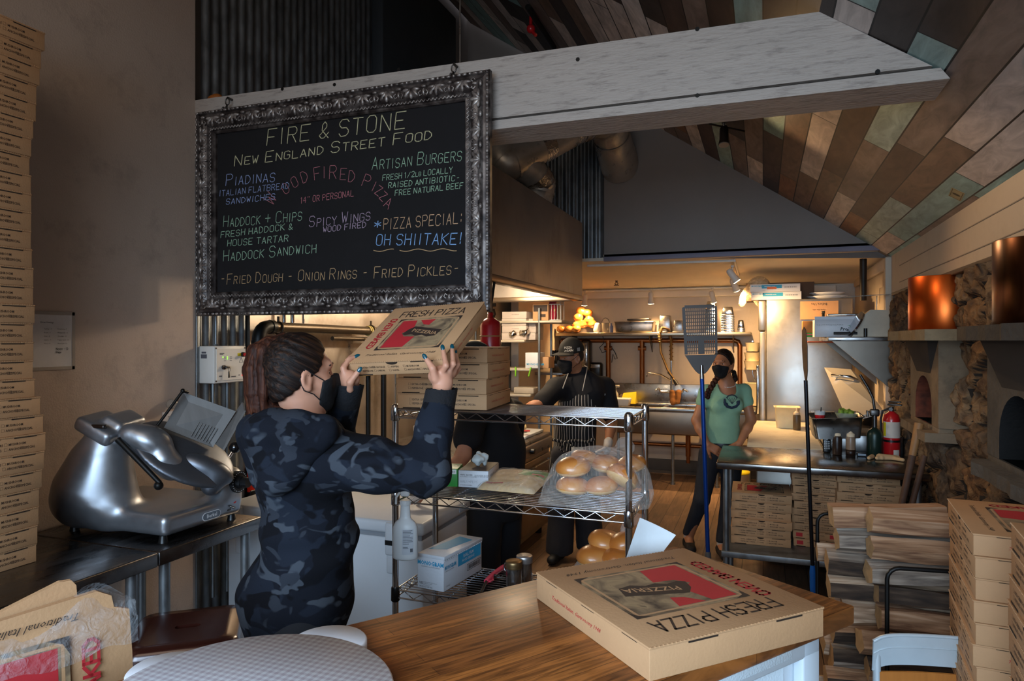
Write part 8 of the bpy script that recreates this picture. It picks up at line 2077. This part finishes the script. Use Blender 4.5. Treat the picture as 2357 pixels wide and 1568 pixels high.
# ---------------------------------------------------------------- generic standing adult used for the three in the kitchen
def adult(lb,at,J,hd,bdir,sk,tops,low,shoes,k=1.0,vox=.0085,hands=None,glove=None):
    loc = Vector((at.x,at.y,0)); t = person('person',lb,loc); f,r,u = frame_of(bdir)
    L = {n: v - loc for n,v in J.items()}; hf,hr,hu = frame_of(hd[1],hd[2] if len(hd) > 2 else (0,0,1)); c = hd[0] - loc
    lo = np.min([Vn(v) for v in L.values()],0) - .2; hi = np.max([Vn(v) for v in L.values()],0) + .2; lo[2] = -.01; hi[2] = c.z + .2
    s = SDF(np.minimum(lo,Vn(c) - .2),np.maximum(hi,Vn(c) + .2),vox * .72)
    add_head(s,c,hf,hr,hu,k)
    s.cone(c - hu * .05 * k - hf * .02 * k,L['neck'] - Vector((0,0,.02)),.054 * k,.062 * k,.03)
    s.cone(L['neck'] - Vector((0,0,.03)),L['chest'],.07,.12 * k,.05,(f,.75)); s.cone(L['chest'],L['waist'],.125 * k,.11 * k,.05,(f,.72)); s.cone(L['waist'],L['pelvis'],.11 * k,.13 * k,.05,(f,.75))
    for a in 'RL':
        s.cone(L['sh' + a],L['el' + a],.046 * k,.040 * k,.03); s.cone(L['el' + a],L['el' + a].lerp(L['wr' + a],.35),.041 * k,.041 * k,.02); s.cone(L['el' + a].lerp(L['wr' + a],.35),L['wr' + a],.040 * k,.026 * k,.02)
        s.cone(L['hip' + a],L['kn' + a],.085 * k,.055 * k,.03); s.cone(L['kn' + a],L['an' + a],.055 * k,.036 * k,.02); s.cone(L['an' + a],L['an' + a] + f * .12 - Vector((0,0,.05)),.036,.026,.02)
        if hands and a in hands: add_hand(s,L['wr' + a],hands[a][0],hands[a][1],hands[a][2],hands[a][3],k)
    s.build('body',sk,t,1)
    if glove:
        for a in glove:
            s = SDF(Vn(L['wr' + a]) - .24,Vn(L['wr' + a]) + .24,.0048); g = hands[a]; d = Vector(g[0]).normalized()
            s.cone(L['wr' + a] - d * .03,L['wr' + a] + d * .02,.036 * k,.034 * k,.01); add_hand(s,L['wr' + a],g[0],g[1],g[2],g[3],k * 1.10); s.ripple(.0025,130,3); s.build('glove',glove_thin,t,1)
    return t,L,loc,c,(hf,hr,hu),(f,r,u)
# ---- cook in a black cap and striped apron
J = dict(neck=onD(1333,866,5.36),chest=onD(1338,905,5.36),waist=onD(1325,975,5.36),pelvis=onD(1322,1040,5.36),
         shR=onD(1281,893,5.26),elR=onD(1243,930,5.10),wrR=onD(1195,948,5.12),shL=onD(1393,892,5.42),elL=onD(1408,968,5.36),wrL=onD(1399,1026,5.16),
         hipR=onD(1298,1052,5.32),knR=onD(1292,1165,5.24),anR=onD(1288,1262,5.30),hipL=onD(1347,1052,5.40),knL=onD(1352,1165,5.34),anL=onD(1358,1258,5.40))
for n in ('anR','anL'): J[n].z = .075
hand_ = {'R': (cdir(-.9,.1,-.3),cdir(0,0,-1),1,(.4,.45,.5,.5)),'L': (cdir(-.25,-.45,-.85),cdir(-.9,.3,0),-1,(.5,.55,.6,.65))}
cook,L,loc,c,(hf,hr,hu),(f,r,u) = adult('bearded cook in a black cap, black mask and striped apron standing at the range',J['pelvis'],J,(onD(1314,823,5.30),cdir(-.84,-.50,-.10),(0,0,1)),cdir(-.42,-.90,0),skin_tan,None,None,None,1.0,hands=hand_,glove='L')
cook['label'] = 'cook in a black cap, black mask and striped apron standing at the range'
eyes(cook,c + loc,hf,hr,hu,1.0,loc); mask_on(cook,c + loc,hf,hr,hu,1.0,loc,.0065)
jacket = mat('jacket_black','#19171a',.85,var=.2,bump=.1,bscale=60); 
s = SDF((-.62,-.5,.70),(.55,.5,1.62),.008)
s.cone(L['neck'] - u * .035,L['chest'],.09,.165,.06,(f,.75)); s.cone(L['chest'],L['waist'],.175,.155,.05,(f,.8)); s.cone(L['waist'],L['pelvis'],.155,.165,.05,(f,.8))
for a in 'RL':
    e = L['el' + a]; sh = L['sh' + a]; s.cone(L['chest'] + u * .06,sh,.10,.075,.05); s.cone(sh,sh.lerp(e,.80),.078,.076,.04)
s.cone(L['neck'] - u * .02,L['neck'] + u * .035,.072,.070,.01); s.cone(L['neck'] + u * .0,L['neck'] + u * .2,.058,.062,.008,op='sub')
s.ripple(.007,30,4); s.build('chef_jacket',jacket,cook,1)
b = MB(); q = onD(1390,908,5.30) - loc; b.ell(q,(.012,.006,.012),10,8); b.build('jacket_button',white_plastic,cook)
def stripes(name,base,line,freq,ang=0):
    m = bpy.data.materials.new(name); m.use_nodes = True; nt = m.node_tree; p = nt.nodes['Principled BSDF']; tc = nd(nt,'ShaderNodeTexCoord')
    d = nd(nt,'ShaderNodeVectorMath',operation='DOT_PRODUCT'); d.inputs[1].default_value = ang; nt.links.new(tc.outputs['Object'],d.inputs[0])
    nz = nd(nt,'ShaderNodeTexNoise'); setin(nz,Scale=7.,Detail=1.); nt.links.new(tc.outputs['Object'],nz.inputs['Vector'])
    a = nd(nt,'ShaderNodeMath',operation='MULTIPLY_ADD'); a.inputs[1].default_value = .022; nt.links.new(nz.outputs[0],a.inputs[0]); nt.links.new(d.outputs['Value'],a.inputs[2])
    ml = nd(nt,'ShaderNodeMath',operation='MULTIPLY'); ml.inputs[1].default_value = freq; nt.links.new(a.outputs[0],ml.inputs[0])
    fr = nd(nt,'ShaderNodeMath',operation='FRACT'); nt.links.new(ml.outputs[0],fr.inputs[0]); g = nd(nt,'ShaderNodeMath',operation='GREATER_THAN'); g.inputs[1].default_value = .84; nt.links.new(fr.outputs[0],g.inputs[0])
    mx = nd(nt,'ShaderNodeMix',data_type='RGBA'); nt.links.new(g.outputs[0],mx.inputs[0]); mx.inputs[6].default_value = lin(base); mx.inputs[7].default_value = lin(line); nt.links.new(mx.outputs[2],p.inputs['Base Color']); p.inputs['Roughness'].default_value = .85; return m
apron_m = stripes('apron_stripes','#17171a','#cfc6ba',44.,tuple(r))
s = SDF((-.5,-.5,.45),(.5,.5,1.5),.008)
s.cone(L['neck'] - u * .09 + f * .01,L['chest'],.135,.178,.04,(f,.82)); s.cone(L['chest'] - u * .02,L['waist'],.178,.168,.04,(f,.82)); s.cone(L['waist'],L['pelvis'] - u * .10,.170,.185,.04,(f,.85)); s.cone(L['pelvis'] - u * .1,L['pelvis'] - u * .26,.185,.20,.04,(f,.8))
for a in 'RL': s.cone(L['hip' + a] - u * .03,L['hip' + a].lerp(L['kn' + a],.72) + f * .03,.105,.10,.05)
s.cutplane(L['waist'] + f * .03,-f)
ztop = (onD(1310,898,5.2) - loc).z; s.cut(2,ztop,'below'); s.cut(2,(onD(1310,1098,5.2) - loc).z,'above')
Xb = L['waist'].dot(r)
s.ripple(.006,38,9); s.cutplane(L['chest'] + r * .125 + u * .0,r + u * .42); s.cutplane(L['chest'] - r * .105,-r + u * .42)
s.build('apron',apron_m,cook,1)
b = MB()
for u0,v0,u1,v1 in ((1294,898,1308,860),(1341,900,1349,862)): b.tube([onD(u0,v0,5.19) - loc,onD((u0 + u1) / 2,(v0 + v1) / 2,5.18) - loc,onD(u1,v1,5.24) - loc],.004,6)
b.tube([onD(1349,862,5.24) - loc,onD(1352,845,5.33) - loc,onD(1346,842,5.40) - loc],.004,6); b.build('apron_strap',mat('strap_white','#b9b0a5',.8),cook)
b = MB(); b.tube([onD(u,v,5.13) - loc for u,v in ((1272,1012),(1300,1018),(1325,1014),(1350,1018),(1368,1010))],.012,8); b.tube([onD(u,v,5.11) - loc for u,v in ((1300,1018),(1288,1035),(1302,1042),(1308,1022),(1325,1032),(1318,1050))],.008,8); b.build('apron_tie',apron_m,cook)
b = MB(); q0,q1 = onD(1312,1030,5.08) - loc,onD(1350,1075,5.08) - loc; xx = cdir(1,0); b.grid(lambda a,c_: (onD(1316 + 26 * a,1029 + 50 * c_,5.085) - loc) + f * (.006 * sin(a * 5) + .01),8,8); b.grid(lambda a,c_: (onD(1342 - 26 * a,1029 + 50 * c_,5.085) - loc) + f * (.006 * sin((1 - a) * 5) + .004),8,8); b.build('side_towel',mat('towel_white','#cfc9bd',.9,bump=.4,bscale=90),cook)
trk = mat('trousers_grey','#37363a',.9,var=.2,bump=.15,bscale=80)
def trousers(t,L,f,u,m,w0,w1,w2,hem,vox=.009,name='trousers',rip=.006):
    s = SDF((-.45,-.45,-.01),(.45,.45,1.1),vox)
    s.cone(L['pelvis'] + u * .03,L['pelvis'] - u * .04,.150 * w0,.155 * w0,.04,(f,.8))
    for a in 'RL': s.cone(L['hip' + a] + u * .0,L['kn' + a],.098 * w0,.072 * w1,.04); s.cone(L['kn' + a],Vector((L['an' + a].x,L['an' + a].y,hem)),.072 * w1,.055 * w2,.02); s.cut(2,hem - .02,'above')
    s.ripple(rip,26,3); s.build(name,m,t,1)
trousers(cook,L,f,u,trk,1.05,1.4,1.95,.075)
def shoes(t,L,dirs,m,hgt=.035):
    for a in 'RL':
        an = L['an' + a]; d = Vector(dirs); s = SDF(Vn(an) - .24,Vn(an) + .26,.008); s.cone(Vector((an.x,an.y,.045)) - d * .05,Vector((an.x,an.y,.04)) + d * .16,.044,.040,.02,((0,0,1),.85)); s.cone(Vector((an.x,an.y,.05)),an,.045,.04,.02); s.cut(2,.003,'above'); s.build('shoe',m,t,1)
shoes(cook,L,f,MATS['shoe_black'])
cap_m = mat('cap_black','#1d1a17',.85,var=.15)
s = SDF(Vn(c) - .24,Vn(c) + .24,.0065); Rc = Matrix((hr,hf,hu)).transposed()
s.ell(c + hu * .046 - hf * .012,(.088,.108,.112),Rc,0); s.cutplane(c + hu * .034,-hu + hf * -.10)
s.build('cap',cap_m,cook,1)
b = MB()
def brim(uu,vv,dz): a = -1.15 + 2.3 * uu; k_ = .088 + .075 * vv * cos(a * .85); return c + hu * (.046 - .012 * vv * vv * 0 - .010 * vv + dz - .014 * abs(sin(a)) * vv) + hr * (k_ * .98 * sin(a)) + hf * (k_ * 1.14 * cos(a) - .010)
b.grid(lambda x,y: brim(x,y,.004),18,6); b.grid(lambda x,y: brim(1 - x,y,0),18,6); b.build('cap_brim',cap_m,cook)
b = MB(); lft = -hr
for (txt,off,du,hh) in (('MAKE PIZZA',.25,.075,.016),('AT AGAIN',.25,.052,.016)):
    x_ = (-hf * .55 + lft * .83).normalized() if False else (lft * .62 - hf * .0)
    Mq = plane_M(c + hf * .096 * .80 + hr * -.035 + hu * du + lft * .0,(lft * .75 - hf * .55),hu + hf * -.2 + lft * -.1); 
    font(b,txt.split()[-1],Mq,hh,z=.010,bold=.02)
Mq = plane_M(c + lft * .084 + hf * .0 + hu * .050,-hf,hu); 
for i in range(3):
    for j in range(3): b.add([Mq @ Vector(p) for p in ((i * .009,j * .009,.008),(i * .009 + .0075,j * .009,.008),(i * .009 + .0075,j * .009 + .0075,.008),(i * .009,j * .009 + .0075,.008))],[(0,1,2,3)],False)
b.build('cap_lettering',mat('thread_white','#b8b2a8',.8),cook)
s = SDF(Vn(c) - .16,Vn(c) + .16,.006); s.ell(c + hu * .01 - hf * .014,(.078,.098,.085),Rc,0); s.cutplane(c + hf * -.02,hf); s.cutplane(c - hu * .035,-hu); s.build('hair',mat('hair_short','#2a1c13',.8,var=.2),cook,1)

# ---- woman in a green T-shirt
J = dict(neck=onD(1672,885,5.50),chest=onD(1668,925,5.50),waist=onD(1662,975,5.50),pelvis=onD(1660,1030,5.50),
         shR=onD(1626,902,5.50),elR=onD(1603,968,5.46),wrR=onD(1628,1024,5.36),shL=onD(1712,900,5.52),elL=onD(1729,966,5.48),wrL=onD(1702,1022,5.38),
         hipR=onD(1634,1048,5.50),knR=onD(1615,1150,5.44),anR=onD(1585,1245,5.58),hipL=onD(1686,1048,5.50),knL=onD(1678,1150,5.42),anL=onD(1662,1255,5.38))
for n in ('anR','anL'): J[n].z = .085
hand_ = {'R': (cdir(.75,-.2,-.45),cdir(0,1,-.2),-1,(.3,.35,.4,.4)),'L': (cdir(-.75,-.2,-.45),cdir(0,1,-.2),1,(.3,.35,.4,.4))}
wom,L,loc,c,(hf,hr,hu),(f,r,u) = adult('woman in a pale green T-shirt and black mask standing with hands clasped beside the prep counter',J['pelvis'],J,(onD(1664,838,5.46),cdir(-.66,-.75,.0)),cdir(-.12,-.99,0),skin_tan,None,None,None,.94,hands=hand_)
wom['label'] = 'woman in a pale green T-shirt and black mask beside the prep counter'
eyes(wom,c + loc,hf,hr,hu,.94,loc); mask_on(wom,c + loc,hf,hr,hu,.94,loc,.0065)
tee = mat('tee_green','#86ad90',.85,var=.07,vscale=12,bump=.1,bscale=70)
s = SDF((-.4,-.4,.75),(.4,.4,1.55),.007)
s.cone(L['neck'] - u * .045,L['chest'],.075,.128,.05,(f,.8)); s.cone(L['chest'],L['waist'],.138,.122,.05,(f,.82)); s.cone(L['waist'],L['pelvis'] - u * .0,.122,.150,.05,(f,.82))
for sg in (-1,1): s.ell(L['chest'] + f * .085 + r * sg * .065 - u * .02,(.06,.05,.055),None,.04)
for a in 'RL': e = L['el' + a]; sh = L['sh' + a]; s.cone(L['chest'] + u * .065,sh,.075,.055,.04); s.cone(sh,sh.lerp(e,.38),.053,.055,.03)
s.cone(L['neck'] + f * .05 - u * .035,L['neck'] + f * .08 + u * .25,.068,.09,.012,op='sub'); s.cone(L['neck'] - u * .02,L['neck'] + u * .2,.060,.07,.01,op='sub')
s.ripple(.005,40,6,lambda X,Y,Z: np.clip((1.35 - Z) * 4,.2,1)); s.cut(2,(onD(1660,1022,5.4) - loc).z,'above'); s.build('t_shirt',tee,wom,1)
b = MB(); em = [onD(u_,v_,5.30) - loc for u_,v_ in ((1670,922),)]; b = MB()
def E_(u_,v_): return onD(u_,v_,5.345) - loc
b.tube([E_(*p) for p in ((1668,918),(1668,927),(1674,936),(1684,939),(1694,936),(1700,930),(1702,922))],[.006,.010,.012,.010,.011,.009,.005],8); b.tube([E_(*p) for p in ((1672,916),(1677,911),(1685,909),(1692,911),(1697,916))],.004,6)
for k in range(5): b.tube([E_(1685,930),E_(1673 + 6 * k,916)],.0018,5)
b.ell(E_(1699,927),(.014,.008,.016),10,8); b.ell(E_(1671,931),(.016,.008,.014),10,8); b.build('shirt_print',mat('print_navy_tee','#233044',.85),wom)
s = SDF(Vn(c) - .2,Vn(c) + .2,.006); Rh = Matrix((hr,hf,hu)).transposed()
s.ell(c + hu * .024 - hf * .014,(.080,.102,.100),Rh,0); s.ell(c - hu * .04 - hf * .05,(.058,.05,.06),Rh,.03); s.cutplane(c + hf * .050 + hu * .058,hf * .85 - hu * .5); s.cutplane(c + hf * .010 - hu * .01,hf * .7 - hu * .7); s.cutplane(c - hu * .085,-hu)
q = onD(1692,868,5.5) - loc; s.ripple(.0015,170,2); s.build('hair',hair_dark,wom,1)
s = SDF(Vn(c) - .34,Vn(c) + .24,.006); s.chain([(onD(1690,858,5.52) - loc,.02),(onD(1692,872,5.50) - loc,.022),(onD(1688,882,5.50) - loc,.012)],.01)
s.ripple(.003,120,3); s.build('hair_bun',hair_dark,wom,1)
b = MB(); P = [onD(u_,v_,d_) - loc for u_,v_,d_ in ((1652,868,5.42),(1644,880,5.36),(1636,893,5.34),(1629,905,5.34),(1627,914,5.34))]
for i in range(14): tt = i / 13 * 4; q = P[min(int(tt),3)].lerp(P[min(int(tt),3) + 1],tt - min(int(tt),3)); b.ell(q + cdir(.008 * (1 if i % 2 else -1),0,0),(.018,.016,.020),10,8)
b.build('braid',hair_red,wom)
b = MB()
for i in range(26): a = -1.9 + 3.8 * i / 25; b.ell(L['neck'] + f * (.066 * cos(a)) + r * (.070 * sin(a)) + u * (.010 - .030 * cos(a)),.0055,8,6)
b.build('necklace',mat('bead_white','#d8cfc2',.35),wom)
trousers(wom,L,f,u,mat('jeans_dark','#1b1e27',.85,var=.15),.92,.88,.86,.13,rip=.002)
b = MB(); b.lathe([(.146,0),(.148,.02),(.146,.04)],L['pelvis'] + u * .005,n=30,sx=1.0,sy=.8,cap=False); b.build('belt',black_plastic,wom)
shoes(wom,L,f,mat('shoe_dark','#1f1b1a',.7))
for a in 'RL': b = MB(); b.lathe([(.040,.07),(.041,.13)],(L['an' + a].x,L['an' + a].y,0),n=14,cap=False); b.build('sock',mat('sock_white','#b5aaa2',.9),wom)

# ---- person in black bending over the freezer
J = dict(neck=onD(1112,905,3.92),chest=onD(1130,960,3.92),waist=onD(1148,1040,3.90),pelvis=onD(1142,1120,3.88),
         shR=onD(1180,950,4.08),elR=onD(1170,1060,4.14),wrR=onD(1130,1120,4.2),shL=onD(1092,945,3.76),elL=onD(1066,1048,3.58),wrL=onD(1012,1130,3.36),
         hipL=onD(1118,1140,3.80),knL=onD(1112,1300,3.76),anL=onD(1114,1440,3.82),hipR=onD(1160,1140,3.97),knR=onD(1158,1300,3.95),anR=onD(1160,1440,4.0))
for n in ('anR','anL'): J[n].z = .08
hand_ = {'L': (cdir(-.86,-.35,-.14),cdir(0,0,-1),-1,(.25,.3,.3,.35)),'R': (cdir(-.6,.1,-.7),cdir(-.5,0,.5),1,(.6,.6,.6,.6))}
wk,L,loc,c,(hf,hr,hu),(f,r,u) = adult('worker in a black T-shirt behind the rack resting a gloved hand on the freezer',J['pelvis'],J,(onD(1096,845,3.88),cdir(-.85,-.2,-.45),(0,0,1)),cdir(-.90,-.42,0),skin,None,None,None,1.0,hands=hand_,glove='L')
eyes(wk,c + loc,hf,hr,hu,1.0,loc); mask_on(wk,c + loc,hf,hr,hu,1.0,loc,.0065)
tee_b = mat('tee_black','#121216',.9,var=.2)
s = SDF((-.55,-.55,.70),(.5,.5,1.55),.008)
s.cone(L['neck'] - u * .045,L['chest'],.08,.155,.05,(f,.8)); s.cone(L['chest'],L['waist'],.165,.165,.05,(f,.85)); s.cone(L['waist'],L['pelvis'] - u * .06,.165,.185,.05,(f,.85))
for a in 'RL': e = L['el' + a]; sh = L['sh' + a]; s.cone(L['chest'] + u * .05,sh,.09,.07,.05); s.cone(sh,sh.lerp(e,.62),.075,.080,.04)
s.cone(L['neck'] - u * .01,L['neck'] + u * .2,.060,.065,.01,op='sub'); s.ripple(.006,30,8); s.build('t_shirt',tee_b,wk,1)
trousers(wk,L,f,u,mat('trousers_black','#15161b',.9),1.1,1.3,1.5,.12)
shoes(wk,L,f,MATS['shoe_black'])
s = SDF(Vn(c) - .24,Vn(c) + .24,.007); Rc = Matrix((hr,hf,hu)).transposed(); s.ell(c + hu * .040 - hf * .012,(.088,.108,.110),Rc,0); s.cutplane(c + hu * .02,-hu); s.build('cap',cap_m,wk,1)
s = SDF(Vn(c) - .2,Vn(c) + .2,.007); s.ell(c + hu * .0 - hf * .02,(.080,.092,.09),Rc,0); s.cutplane(c - hf * .01,hf); s.cutplane(c - hu * .06,-hu); s.build('hair',hair_dark,wk,1)

# ---------------------------------------------------------------- GROUPING: every repeat without a group yet gets one
kinds = {}
for o in COL.objects:
    if o.parent is None and o.get('label') and not o.get('group'): kinds.setdefault(o.name.split('.')[0],[]).append(o)
for n,L in kinds.items():
    if len(L) > 1 and n != 'person':
        for o in L: o['group'] = n.replace('_',' ') + ' set'
